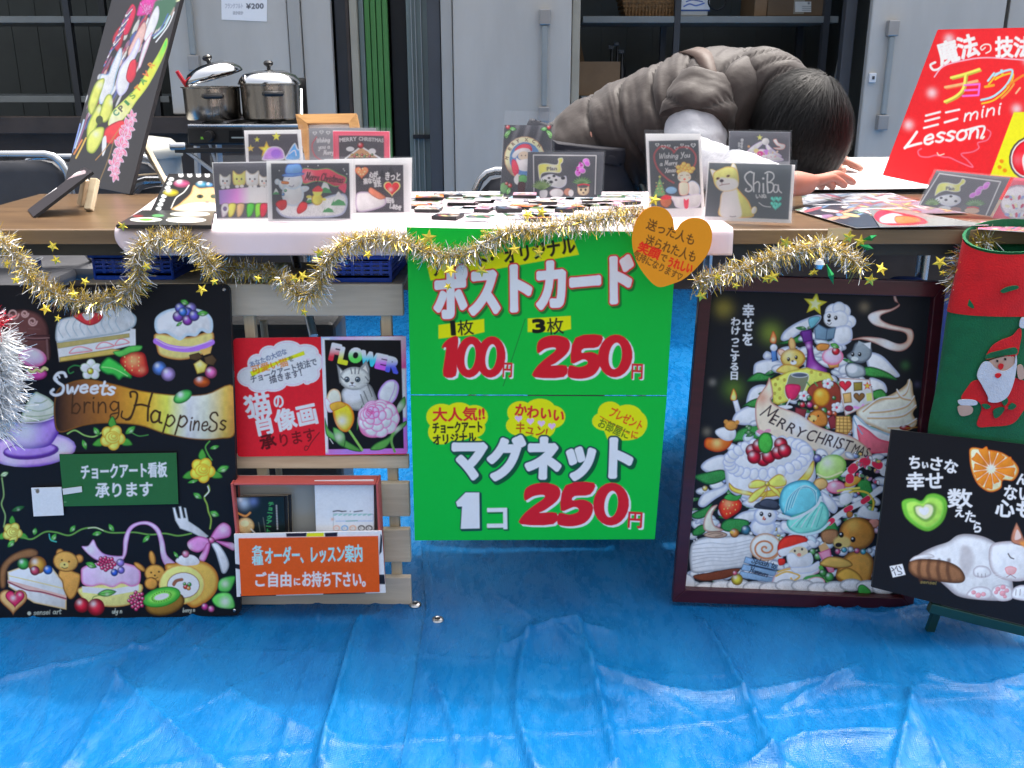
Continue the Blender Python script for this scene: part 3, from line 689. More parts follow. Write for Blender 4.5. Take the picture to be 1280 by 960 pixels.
def whitebox(t, x0, x1, zt):
    def pb(cv):
        cv.fill([(846,-60),(890,-60),(890,3),(846,3)], (200,206,214), sm=False); cv.fill([(846,12),(890,12),(890,18),(846,18)], (40,70,130), sm=False)
        cv.line([(855,8),(862,5),(870,7),(880,4)], 1.6, (40,80,170)); cv.line([(858,2),(866,0),(878,2)], 1.4, (30,60,150))
    c, n = upright([(848.5,-30),(887,-30),(887,14),(848.5,14)], t.location.y-.002)
    slab('printed_face', c, n, .001, None, M['paper'], t, paint=pb, bgc=(205,210,220), res=.0025)
box_on('storage_box', 848, 888, -40, 4.87, zA, .28, M['white_plastic'], 'white and blue printed box beside the wicker basket on the upper shelf', 'box', extra=whitebox)
# wicker basket
x0, x1 = P(783,5,4.88).x, P(842,5,4.88).x; zt = P(783,-25,4.88).z
bk = thing('wicker_basket', ((x0+x1)/2, 4.95, zA), 'woven brown wicker basket on the upper shelf', 'basket')
mb = MB()
for k in range(9):
    z = zA+.008+k*(zt-zA-.01)/8; g = .004*k
    mb.tube([(x0-g, 4.9-g, z), (x1+g, 4.9-g, z), (x1+g, 5.12+g, z), (x0-g, 5.12+g, z)], .0085, 6, closed=True)
mb.build('woven_side', M['wicker'], bk, smooth=True)
mb = MB()
for k in range(15):
    x = x0+(x1-x0)*k/14; mb.tube([(x, 4.889, zA+.001), (x, 4.885, zt)], .005, 5)
mb.build('stakes', M['wicker'], bk); MB().box((x0+.01,4.91,zA+.001),(x1-.01,5.11,zA+.01)).build('base', M['wicker'], bk)
# cable loop hanging in the bay
cb = MB(); c0 = P(896,2,4.84); cb.tube([c0+Vector((.04*math.cos(a), -.005, .035*math.sin(a))) for a in np.linspace(0, 2*math.pi, 20, endpoint=False)], .004, 6, closed=True)
tag(cb.build('cable_loop', M['blackplastic'], smooth=True), 'black cable loop hanging at the upper shelf right of the white and blue box', 'cable')
# open carton with bottles on the lower shelf
oc = thing('open_carton', (P(750,100,4.9).x, 5.0, zB), 'open cardboard box with dark items on the lower shelf behind the person', 'box')
x0, x1, zt = P(722,90,4.9).x, P(775,90,4.9).x, P(750,77,4.9).z
for nm, a, b in (('front_panel', (x0,4.9,zB+.001),(x1,4.905,zt)), ('side_panel', (x0,4.906,zB+.001),(x0+.005,5.15,zt)), ('side_panel', (x1-.005,4.906,zB+.001),(x1,5.15,zt)), ('back_panel', (x0,5.151,zB+.001),(x1,5.156,zt))):
    MB().box(a, b).build(nm, M['carton'], oc)
fl = MB(); fl.add([(x0,5.156,zt),(x0+.05,5.156,zt),(x0+.02,5.2,zt+.14),(x0-.03,5.2,zt+.14)], [(0,1,2,3)]); fl.add([(x0,5.16,zt),(x0+.05,5.16,zt),(x0+.02,5.204,zt+.14),(x0-.03,5.204,zt+.14)], [(3,2,1,0)]); fl.build('flap', M['carton'], oc)
for i, (px, hh) in enumerate(((764,.06),(771,.075),(777,.04))):
    c = P(px, 95, 5.0); b = thing('spray_bottle', (c.x, 5.0, zB), ['short dark bottle in the open carton behind the person','tallest dark bottle standing in the open carton','dark bottle at the right end of the open carton'][i], 'bottle', 'dark bottles in the open carton')
    MB().lathe([(.0001,0),(.018,0),(.018,.10+hh*.4),(.008,.13+hh*.5),(.007,.15+hh),(.0001,.15+hh)], (c.x,5.0,zB+.002), 14).build('bottle_body', M['blackplastic'], b, smooth=True)
    MB().box((c.x-.02,4.99,zB+.152+hh),(c.x+.008,5.01,zB+.17+hh),bev=.003).build('nozzle', M['slate'], b)

# price notice on the left door
def notice(cv):
    cv.text('フランクフルト', (281,10),(304,10), 7, (110,115,135)); cv.text('¥200', (308,11),(330,10.5), 9, (40,40,55), bold=.3); cv.text('ほかほか', (291,18),(304,18), 5, (70,70,90))
c, n = upright([(276,-30),(334,-30),(333.5,27),(277,24.5)], YS-.012)
tag(slab('price_notice', c, n, .001, None, M['paper'], paint=notice, bgc=(196,206,222), res=.0012, chalk=.01), 'white handwritten price notice reading ¥200 on the grey door', 'notice')
# ================================================================ TABLES
TZ = .70; TF = G(640, 287, TZ).y; TB = G(200, 242, TZ).y
XT0, XT1 = -.96, .99
def table(x0, x1, yf, yb, label, split=None):
    t = thing('folding_table', ((x0+x1)/2, (yf+yb)/2, 0), label, 'table', 'folding tables')
    MB().box((x0, yf+.004, TZ-.022), (x1, yb-.004, TZ), bev=.002).build('tabletop', M['table_wood'], t)
    MB().box((x0, yf, TZ-.0235), (x1, yf+.0035, TZ-.0005), bev=.001).build('edge_strip', M['table_edge'], t)
    MB().box((x0, yb-.0035, TZ-.0235), (x1, yb, TZ-.0005), bev=.001).build('edge_strip', M['table_edge'], t)
    MB().box((x0+.03, yf+.03, TZ-.047), (x1-.03, yf+.045, TZ-.0235)).build('apron', M['apron'], t)
    MB().box((x0+.03, yb-.045, TZ-.047), (x1-.03, yb-.03, TZ-.0235)).build('apron', M['apron'], t)
    for lx in (x0+.16, x1-.16):
        for ly in (yf+.06, yb-.06): MB().tube([(lx, ly, TZ-.06), (lx, ly, .012)], .0125, 12).build('leg', M['chrome'], t, smooth=True)
        MB().tube([(lx, yf+.05, .014), (lx, yb-.05, .014)], .0125, 12).build('foot_bar', M['chrome'], t, smooth=True)
        MB().tube([(lx, yf+.072, .35), (lx, yb-.072, .35)], .009, 10).build('stretcher', M['chrome'], t, smooth=True)
    return t
tb = table(XT0, XT1, TF, TB, 'long brown wood grain folding table carrying the postcard display')
# slanting brace legs seen under the edge
MB().tube([P(368,318,TF+.2), P(392,420,TF+.1)], .008, 10).build('brace', M['chrome'], tb, smooth=True)
MB().box(P(1035,285,TF-.001)+Vector((0,-.0006,0)), P(1062,300,TF-.001)+Vector((0,-.0002,0))).build('repair_tape', M['tape'], tb)
MB().box(P(948,314,TF+.12), P(1290,319,TF+.11)).build('wire_shelf_rail', M['slate'], tb)
table(.36, 1.9, TB+.035, TB+.62, 'second folding table at the back right, buried under white papers')

# pinkish sheet over the table
cx0, cx1 = P(146,300,TF).x, P(915,300,TF).x
def cloth():
    v = []; f = []; nx = 120; prof = [(TB+.004, TZ+.002)]
    prof += [(TB-(TB-TF)*k/10*.985, TZ+.002) for k in range(1, 11)]
    for k in range(1, 6):
        a = k/5*math.pi/2; prof.append((TF+.0065-.012*math.sin(a), TZ+.003-.012*(1-math.cos(a))))
    zb = P(600,318,TF).z
    for k in range(1, 9): prof.append((TF-.0055, TZ-.009-(TZ-.009-zb)*k/8))
    m = len(prof)
    for i in range(nx+1):
        u = i/nx
        for j, (y, z) in enumerate(prof):
            x0 = cx0 if j > 10 else cx0+(P(205,240,TB).x-cx0)*(1-j/10)**1.0
            if j > 15: x0 = cx0+.022*((j-15)/8)**2
            x = x0+(cx1-x0)*u
            y2 = y-(.004*mnoise.noise(Vector((x*6, z*10, 1)))+.003 if j > 15 else 0)*(j-15)/8 if j > 15 else y
            z2 = z+(.0012*max(0, mnoise.noise(Vector((x*8, y*8, 2)))) if j <= 10 else 0)
            v.append((x, y2, z2))
    for i in range(nx):
        for j in range(m-1): a = i*m+j; f.append((a, a+1, a+m+1, a+m))
    o = mesh_obj('table_sheet', v, f, M['cloth'], smooth=True)
    md = o.modifiers.new('thick', 'SOLIDIFY'); md.thickness = .0012; md.offset = 1
    return tag(o, 'pale pinkish sheet draped over the middle of the table and its front edge', 'tablecloth')
cloth()
# white stacked papers on the back table
def sheet(px, py, z, wx, wy, rz, label, m=None, paint=None, bgc=(240,240,245), curl=0.0, name='paper_sheet', cat='paper', grp='loose white papers on the back table'):
    c = G(px, py, z); n_ = 10; v = []; f = []; uv = []
    for j in range(n_+1):
        for i in range(n_+1):
            a, b = (i/n_-.5)*wx, (j/n_-.5)*wy; zz = z+.0015+curl*((i/n_)**2*(j/n_)+.5*(.5+.5*math.sin(i*.9+j*.6+px))*.5)
            v.append((c.x+a*math.cos(rz)-b*math.sin(rz), c.y+a*math.sin(rz)+b*math.cos(rz), zz)); uv.append((i/n_, j/n_))
    for j in range(n_):
        for i in range(n_): q = j*(n_+1)+i; f.append((q, q+1, q+n_+2, q+n_+1))
    luv = [uv[i] for q in f for i in q]
    o = mesh_obj(name, v, f, m or M['paper'], smooth=True, uvs=luv)
    md = o.modifiers.new('thick', 'SOLIDIFY'); md.thickness = .0008
    return tag(o, label, cat, grp)
LB = ['white paper spread at the far corner of the back table', 'crumpled white paper beside the red lesson sign', 'white sheet just behind the hand of the leaning person', 'curled white sheet in front of the red sign', 'large white paper under the fingertips']
for i, (px, py, z, wx, wy, rz, cu) in enumerate([(1130,205,.701,.62,.3,.05,.008), (1120,214,.703,.5,.25,-.1,.010), (1085,219,.705,.40,.2,.2,.008), (1160,226,.707,.5,.2,-.05,.020), (1120,231,.709,.5,.16,.08,.004)]):
    sheet(px, py, z, wx, wy, rz, LB[i], curl=cu)
# ================================================================ PAINTINGS AND PRINTS (flat, in pixel units of the photograph)
W_ = (225,230,238)
def paint_sweets(c):
    c.view(0, 350, 4.267)
    # chocolate cake
    c.fill([(30,190),(110,155),(200,175),(250,230),(262,300),(264,430),(150,440),(90,390),(40,300)], (84,52,54), rim=(38,22,24), rw=22)
    for y in (298,318): c.line([(120,y-6),(190,y),(262,y-2)], 9, (52,30,34))
    c.line([(125,308),(190,312),(262,308)], 5, (120,92,98)); c.line([(150,260),(210,262)], 5, (95,66,66)); c.line([(250,320),(256,420)], 10, (110,85,90), a=.6)
    for x, y, r in ((70,182,30),(132,180,20),(173,221,24)):
        c.line([(x+r*math.cos(t)*(1-t/14), y+r*math.sin(t)*(1-t/14)) for t in np.linspace(0, 9, 16)], 8, (160,132,136))
    # macaron
    c.ell(195,500,56,34,(205,70,150), rim=(110,20,80), rw=18); c.line([(150,480),(175,492),(195,478),(215,488),(235,470),(250,476)], 16, (196,182,128)); c.line([(150,485),(178,498),(200,484),(222,493),(246,478)], 4, (110,90,50))
    c.ell(172,412,78,50,(226,150,196), rot=12, rim=(170,60,130), rw=26, hl=[(185,392,40,(235,220,232),.8)])
    # cup with cream
    c.ell(170,905,236,92,(172,140,214), rot=-4, rim=(100,60,160), rw=22, hl=[(330,900,60,(225,215,240),.7),(60,960,60,(210,205,235),.5)])
    c.ell(165,912,150,46,(70,38,118), rot=-4); c.ell(160,905,140,38,(150,118,204), rot=-4, rim=(90,50,150), rw=14)
    c.fill([(110,760),(140,660),(185,600),(215,606),(262,630),(300,668),(334,700),(290,738),(200,752)], (190,200,178), rim=(120,138,110), rw=16, hl=[(210,650,40,(220,226,208),.7)])
    for q in ([(150,690),(210,700),(270,680),(290,660)], [(140,725),(210,728),(290,712),(325,690)], [(185,655),(220,655),(250,640)]): c.line(q, 5, (130,145,118))
    c.fill([(60,750),(140,768),(230,755),(337,698),(330,770),(296,845),(252,888),(150,900),(80,880),(30,800)], (146,110,206), rim=(70,30,140), rw=38, hl=[(130,810,80,(205,215,225),.85)])
    c.line([(120,762),(220,755),(300,728),(336,700)], 7, (190,170,226))
    # strawberry shortcake
    c.fill([(303,330),(420,318),(600,290),(722,262),(724,372),(690,350),(600,372),(430,402),(316,436)], (214,220,222), sm=False)
    c.fill([(303,336),(690,284),(692,306),(308,366)], (150,140,92), sm=False, rim=(120,110,60), rw=6)
    for x, y, r in ((430,376,62),(560,352,50),(652,334,40)):
        c.fill([(x-r,y+16),(x-r*.6,y-14),(x,y-22),(x+r*.7,y-12),(x+r,y+2),(x,y+12)], (232,206,206), rim=(190,60,80), rw=9)
    c.fill([(316,412),(600,366),(640,372),(630,394),(318,438)], (172,152,84), sm=False, rim=(120,100,40), rw=8)
    c.fill([(298,262),(318,215),(380,196),(450,190),(540,160),(600,150),(645,134),(690,165),(726,196),(722,238),(694,262),(640,284),(500,306),(380,322),(304,332)], (176,190,202), rim=(120,140,158), rw=14, tex=.05)
    for k in range(9): x = 330+k*38; c.line([(x,218-k*4),(x-18,262-k*5),(x+6,308-k*5)], 5, (140,158,176))
    for q in ([(310,245),(340,215),(400,212)], [(650,150),(700,180),(712,225)], [(630,170),(676,196),(690,240)]): c.line(q, 6, (215,224,232))
    c.fill([(392,188),(470,172),(548,182),(532,222),(478,243),(425,222)], (200,50,60), rim=(120,10,25), rw=12); c.fill([(440,180),(500,178),(490,205),(460,214)], (232,214,214))
    c.fill([(694,258),(722,262),(722,372),(692,350)], (206,214,222), sm=False)
    # round iced cake
    c.fill([(832,285),(1000,305),(1130,275),(1128,360),(1060,405),(960,426),(860,405),(836,360)], (214,172,112), rim=(150,100,50), rw=16, tex=.06)
    c.line([(832,326),(900,358),(1000,370),(1080,356),(1130,332)], 30, (142,96,196)); c.line([(834,318),(900,350),(1000,361),(1128,324)], 5, (190,160,225))
    c.fill([(824,245),(834,196),(890,160),(980,146),(1080,162),(1130,205),(1133,272),(1105,284),(1075,272),(1045,300),(1000,298),(960,322),(915,300),(885,284),(840,284)], (222,230,240), rim=(150,172,196), rw=26)
    for x, y, r, cc in ((960,150,28,(90,92,196)),(1018,150,30,(120,110,190)),(950,195,30,(110,70,170)),(1000,175,30,(70,80,190)),(1000,215,28,(130,60,170)),(1035,190,30,(90,80,180)),(975,170,24,(60,110,200))): c.ball(x,y,r,cc)
    c.leaf(962,110,1008,128,16); c.leaf(1050,180,1112,176,16); c.leaf(940,246,972,224,9)
    # strawberry with leaves and blossom
    for k in range(5): a = R(k*72-90); c.ell(485+30*math.cos(a), 478+28*math.sin(a), 29, 25, (226,232,226), rim=(150,170,150), rw=8, rot=k*72-90)
    c.ball(482,486,18,(220,190,60))
    c.line([(430,460),(395,456),(365,475),(372,498),(392,490)], 6, (40,110,60))
    c.fill([(528,466),(572,412),(610,425),(640,446),(690,476),(702,524),(660,518),(634,534),(604,508),(566,502)], (50,156,66), rim=(12,76,34), rw=16); c.line([(545,464),(610,474),(680,512)], 5, (130,200,120))
    c.fill([(640,430),(668,396),(720,384),(768,392),(784,440),(790,492),(750,518),(700,506),(660,470)], (214,58,48), rim=(120,8,18), rw=26, hl=[(712,430,30,(245,160,110),.7),(756,480,16,(250,140,110),.5)])
    for i in range(12): x, y = 665+(i*37) % 110, 410+(i*23) % 90; c.ell(x,y,2.5,4,(250,190,120))
    c.fill([(602,384),(650,372),(690,352),(756,350),(748,376),(700,388),(670,402),(634,410)], (76,160,76), rim=(20,90,40), rw=9)
    # berries, chocolates
    c.ball(850,470,38,(74,116,206)); c.ball(897,502,38,(156,134,214))
    c.fill([(1008,400),(1060,386),(1084,412),(1050,432),(1014,424)], (66,50,34), sm=False, rim=(30,20,12), rw=8); c.fill([(1066,372),(1130,356),(1122,390),(1086,402)], (186,146,84), sm=False)
    c.fill([(1086,412),(1132,396),(1158,426),(1140,458),(1096,450)], (70,54,38), sm=False, rim=(30,20,12), rw=8); c.fill([(1032,448),(1068,424),(1106,452),(1092,490),(1052,502)], (196,172,86), sm=False, rim=(130,104,40), rw=10, hl=[(1064,450,16,(240,226,160),.7)])
    c.ball(1125,493,32,(226,90,160)); c.ball(1076,543,44,(222,84,30), ry=29, rot=5)
    # banner
    c.fill([(300,600),(370,548),(470,530),(610,556),(760,592),(950,614),(1100,608),(1248,566),(1256,810),(1170,846),(1040,850),(880,820),(740,775),(560,764),(440,778),(320,812),(290,740)], (200,140,40), out=(40,28,16), ow=3,
           grad=(300,680,1255,690,[(0,(30,20,18)),(.12,(96,60,34)),(.32,(140,90,34)),(.5,(196,138,44)),(.62,(222,190,80)),(.74,(228,230,214)),(.84,(226,214,176)),(.94,(206,156,80)),(1,(176,122,56))]), rim=(110,70,24), rw=10)
    c.script('S', (262,612), (352,612), 122, 15, (216,222,230)); c.script('weets', (345,598), (612,612), 80, 13, (216,222,230), jit=.06)
    c.line([(318,520),(310,508),(296,516),(304,530)], 9, (216,222,230))
    c.script('bring', (372,712), (646,702), 110, 9, (58,36,18), slant=.05)
    c.script('H', (672,742), (822,748), 150, 12, (50,32,18), slant=.1); c.line([(652,700),(648,730),(676,742),(700,726)], 9, (50,32,18)); c.script('a', (795,756), (868,762), 128, 12, (50,32,18), slant=.0); c.script('pp', (868,772), (1000,790), 118, 10, (50,32,18), slant=.12)
    c.script('ine', (1004,800), (1110,806), 96, 9, (50,32,18), slant=.1); c.script('Ss', (1108,806), (1208,800), 100, 10, (50,32,18), slant=.1)
    c.ell(974,622,54,32,(70,160,80), rot=-28, rim=(20,90,40), rw=20, hl=[(962,612,16,(220,240,210),.9)])
    # rose stem
    c.line([(360,820),(400,802),(450,828),(500,836),(540,815)], 7, (120,160,90)); c.leaf(500,785,530,830,16); c.leaf(460,905,440,850,14); c.line([(700,812),(740,832),(790,826)], 5, (60,120,60)); c.leaf(668,822,722,780,18)
    c.rose(600,840,66,(222,196,92),(168,130,30))
    c.line([(1118,860),(1096,890),(1110,930),(1130,960)], 7, (70,130,60)); c.leaf(1118,900,1170,885,12)
    # ---- lower half
    c.view(0, 560, 4.267)
    c.rose(1080,118,66,(224,186,70),(176,132,24)); c.leaf(1155,125,1222,98,20); c.leaf(1000,186,1060,170,10)
    c.line([(1112,200),(1116,228),(1090,262),(1104,300),(1112,340),(1126,380),(1120,430)], 8, (110,140,60)); c.line([(1108,205),(1114,232),(1092,258)], 5, (220,224,200)); c.leaf(1030,240,1078,270,16); c.leaf(1118,340,1170,362,18)
    c.rose(66,450,52,(208,190,100),(150,124,40)); c.leaf(40,530,78,490,16)
    c.line([(10,160),(20,250),(8,300),(28,360),(20,420)], 7, (110,140,90)); c.leaf(62,336,130,312,14,(40,90,50)); c.leaf(0,150,46,130,14,(160,190,150))
    c.line([(120,475),(170,486),(240,448),(300,450),(370,466),(440,432),(510,426),(580,450),(650,452),(720,450),(800,462),(880,456),(950,468),(1020,456)], 8, (84,128,62))
    for x0, y0, x1, y1 in ((190,425,182,466),(272,500,300,455),(372,450,402,412),(490,462,545,450),(580,404,608,448),(760,505,800,462)): c.leaf(x0,y0,x1,y1,14)
    c.line([(300,500),(270,490),(262,460)], 6, (60,150,150)); c.line([(470,428),(510,424),(550,440)], 4, (200,210,170))
    # ribbon
    c.fill([(436,528),(470,522),(498,488),(520,530),(560,566),(640,576),(655,560),(660,480),(690,420),(740,394),(800,394),(850,430),(876,500),(890,570),(936,618),(890,632),(862,590),(850,510),(832,448),(790,412),(740,412),(700,440),(684,500),(672,570),(640,606),(560,604),(500,590)], (210,160,205), rim=(140,90,150), rw=9, hl=[(480,540,24,(240,232,242),.8),(560,590,30,(150,110,190),.6),(850,540,24,(235,228,240),.7),(700,430,30,(226,130,190),.6)])
    # fork
    c.fill([(920,318),(934,316),(950,372),(962,374),(952,312),(966,310),(980,372),(990,372),(980,318),(992,320),(1006,390),(1060,426),(1112,470),(1092,486),(1020,450),(960,430),(934,386)], (196,206,214), sm=False, rim=(120,130,140), rw=7)
    c.fill([(1128,512),(1160,508),(1200,560),(1222,620),(1206,664),(1184,666),(1170,624),(1150,560)], (186,196,210), rim=(110,120,136), rw=12)
    # bow
    for q in ([(1120,490),(1150,430),(1190,398),(1228,420),(1226,470),(1170,486)], [(1118,490),(1060,470),(1002,500),(1012,540),(1060,556),(1110,520)], [(1100,510),(1082,550),(1062,590),(1088,606),(1112,560),(1120,510)], [(1150,496),(1200,500),(1248,510),(1248,546),(1210,530)]):
        c.fill(q, (216,120,180), rim=(140,60,120), rw=14, hl=[(q[2][0],(q[2][1]+q[4][1])/2,22,(240,190,220),.6)])
    c.ball(1128,492,18,(200,90,150))
    # cake slice on the left
    c.fill([(0,640),(60,570),(150,535),(200,548),(190,580),(90,600),(40,650),(30,740),(0,740)], (120,84,54), rim=(60,38,24), rw=16, tex=.15)
    c.fill([(40,660),(120,632),(280,640),(354,738),(354,862),(180,826),(46,740)], (226,220,196), sm=False, rim=(170,150,110), rw=12)
    c.fill([(40,704),(354,788),(354,812),(42,722)], (196,150,150), sm=False); c.line([(46,716),(140,756),(230,770),(352,804)], 8, (120,50,70)); c.line([(50,682),(200,716),(350,752)], 5, (206,170,110))
    for x, y, r, cc in ((124,618,32,(60,150,70)),(200,624,48,(232,140,50)),(186,654,26,(170,60,90)),(256,650,25,(40,100,200))): c.ball(x,y,r,cc)
    # heart biscuit
    c.heart(70,812,76,(196,150,104), rim=(120,76,44), rw=16); c.heart(80,800,52,(176,40,90), rim=(110,10,50), rw=12, hl=[(70,800,14,(240,190,215),.8),(106,782,8,(240,200,220),.7)])
    # bear biscuit
    bc = dict(rim=(96,60,24), rw=12, tex=.12)
    c.ell(320,560,22,24,(176,128,66), **bc); c.ell(422,590,24,24,(176,128,66), **bc)
    c.fill([(310,680),(330,640),(400,660),(430,680),(420,740),(400,790),(370,806),(340,760),(330,710)], (180,132,68), **bc); c.ell(350,605,68,56,(186,138,72), rot=10, **bc); c.ell(342,625,24,18,(206,166,102)); 
    for x, y in ((330,598),(368,606),(344,622)): c.ell(x,y,5,5,(40,24,14))
    c.line([(330,636),(344,642),(360,638)], 4, (60,36,18))
    # pink cake
    c.fill([(436,740),(740,720),(738,800),(690,836),(600,848),(500,836),(438,800)], (206,180,120), rim=(150,110,60), rw=12, tex=.1)
    c.fill([(438,738),(600,752),(740,728),(740,760),(600,786),(440,770)], (226,232,230), sm=False)
    c.fill([(432,670),(440,638),(500,616),(600,606),(700,622),(746,652),(744,720),(700,740),(650,722),(600,744),(540,728),(490,740),(440,724)], (222,156,206), rim=(170,96,150), rw=16, hl=[(580,650,70,(238,206,230),.6)])
    for i in range(22): a = i*2.4; r = 7*math.sqrt(i); c.ball(566+r*1.4*math.cos(a), 616+r*1.1*math.sin(a), 12, (190,40,100))
    c.ball(642,612,22,(130,110,200)); c.ball(610,664,20,(40,80,190)); c.ball(646,652,20,(110,100,200)); c.leaf(456,612,516,636,18); c.leaf(520,780,620,766,20,(90,160,80)); c.line([(490,812),(500,794),(530,786)], 4, (60,110,40))
    c.ball(436,838,40,(200,30,56)); c.ball(512,848,46,(200,34,60))
    # rabbit biscuit
    c.ell(745,634,16,38,(176,128,62), rot=-52, **bc); c.ell(812,586,18,40,(176,128,62), rot=-12, **bc); c.ell(826,668,56,48,(184,136,66), **bc); c.ell(806,722,36,34,(178,130,62), **bc)
    for x, y in ((806,664),(848,660),(826,680)): c.ell(x,y,5,5,(40,24,14))
    c.line([(812,692),(826,698),(842,690)], 3, (60,36,18))
    # roll cake
    c.fill([(880,640),(940,612),(1060,600),(1130,630),(1164,690),(1150,770),(1080,834),(1000,836)], (210,150,74), rim=(140,84,30), rw=26, tex=.08)
    c.ell(970,728,124,106,(224,180,112), rim=(170,120,60), rw=12, tex=.05); c.ell(978,732,88,70,(110,66,50)); c.ell(978,732,84,66,(226,226,226)); c.fill([(918,726),(934,702),(972,694),(976,708),(946,716),(930,738)], (120,76,60))
    for x, y, r, cc in ((990,740,14,(200,50,40)),(1010,728,12,(50,140,60)),(1006,748,12,(220,130,50)),(984,724,9,(70,150,60))): c.ball(x,y,r,cc)
    c.fill([(938,606),(950,584),(980,570),(1030,572),(1062,600),(1050,622),(980,626)], (228,230,234), rim=(170,170,190), rw=8); c.ball(990,566,20,(220,110,150)); c.leaf(926,552,952,588,10)
    # kiwi
    c.ell(880,830,108,62,(120,92,40), rot=-14, rim=(60,40,16), rw=22, tex=.15); c.ell(862,795,104,52,(60,150,60), rot=-14, rim=(30,100,30), rw=12); c.ell(862,793,84,38,(110,190,80), rot=-14, rim=(70,160,60), rw=18); c.ell(862,793,40,16,(220,232,200), rot=-14)
    for k in range(22): a = k/22*2*math.pi; x, y = 52*math.cos(a), 25*math.sin(a); c.ell(862+x*.97+y*.24, 793-x*.24+y*.97, 2.5, 2.5, (20,40,16))
    for i in range(20): a = i*2.4; r = 9.5*math.sqrt(i); c.ball(728+r*math.cos(a), 812+r*1.15*math.sin(a), 11, (190,50,110))
    c.ball(1092,846,19,(180,60,150)); c.ball(1126,858,18,(200,90,160))
    c.fill([(1162,720),(1190,692),(1254,684),(1240,740),(1216,768),(1170,762)], (70,160,70), rim=(20,90,40), rw=10, hl=[(1200,724,20,(200,230,190),.7)]); c.fill([(1130,806),(1170,772),(1230,778),(1252,850),(1190,856),(1150,842)], (84,176,80), rim=(20,90,40), rw=10, hl=[(1200,820,26,(235,245,230),.8)])
    c.script('sensei art', (178,890), (326,884), 30, 3, (150,160,160)); c.ell(156,882,10,10,(150,160,160)); c.script('July n', (586,884), (652,880), 26, 3, (160,170,170)); c.script('berry n', (974,876), (1040,872), 22, 3, (150,160,160))

def paint_plate(c):
    c.view(0, 560, 4.267)
    c.text('チョークアート看板', (430,160), (892,146), 84, (222,232,226), bold=2.2); c.text('承ります', (508,258), (818,250), 84, (222,232,226), bold=2.2)
    c.line([(338,288),(352,288)], 4, (90,140,100))
def paint_tag(c):
    c.view(0, 560, 4.267); c.fill([(174,250),(216,246),(216,338),(180,342)], (176,200,196), sm=False, a=.7); c.ell(200,230,10,12,(90,84,74)); c.line([(186,222),(206,220)], 4, (120,110,100))

def paint_cat_red(c):
    c.view(270, 400, 4.923)
    # cloud
    def cloud(g, col):
        for x, y, rx, ry in ((205,350,75,62),(255,270,62,62),(330,215,66,58),(440,180,90,54),(550,200,82,52),(610,260,50,62),(570,330,70,60),(470,350,90,58),(350,380,90,62),(270,390,80,58),(560,382,22,16),(420,290,190,90)): c.ell(x, y, rx+g, ry+g, col)
    cloud(0, (230,230,242)); cloud(-9, (226,150,180)); cloud(-12, (214,220,244))
    c.text('あなたの大切な', (212,292), (440,204), 40, (40,70,120), bold=.8)
    c.fill([(208,318),(540,190),(548,214),(400,262),(222,350)], (226,206,20), sm=False)
    c.text('可愛い猫', (222,330), (448,276), 56, (200,110,30), bold=1.4); c.text('を', (446,256), (482,248), 36, (60,60,50), bold=1)
    c.text('チョークアート技法で', (216,386), (626,272), 50, (44,52,70), bold=1.2); c.text('描きます！', (332,388), (560,334), 50, (40,40,60), bold=1.2)
    c.text('猫', (186,596), (352,560), 150, W_, bold=5); c.text('の', (356,540), (424,530), 96, W_, bold=2.5)
    c.text('肖像画', (240,706), (636,620), 140, W_, bold=5)
    c.text('承', (278,796), (376,770), 96, (70,12,14), bold=4); c.text('ります', (384,778), (620,734), 90, (90,14,18), bold=1.6); c.line([(636,692),(590,750),(560,800),(545,796),(552,776),(570,780)], 5, (70,20,20))
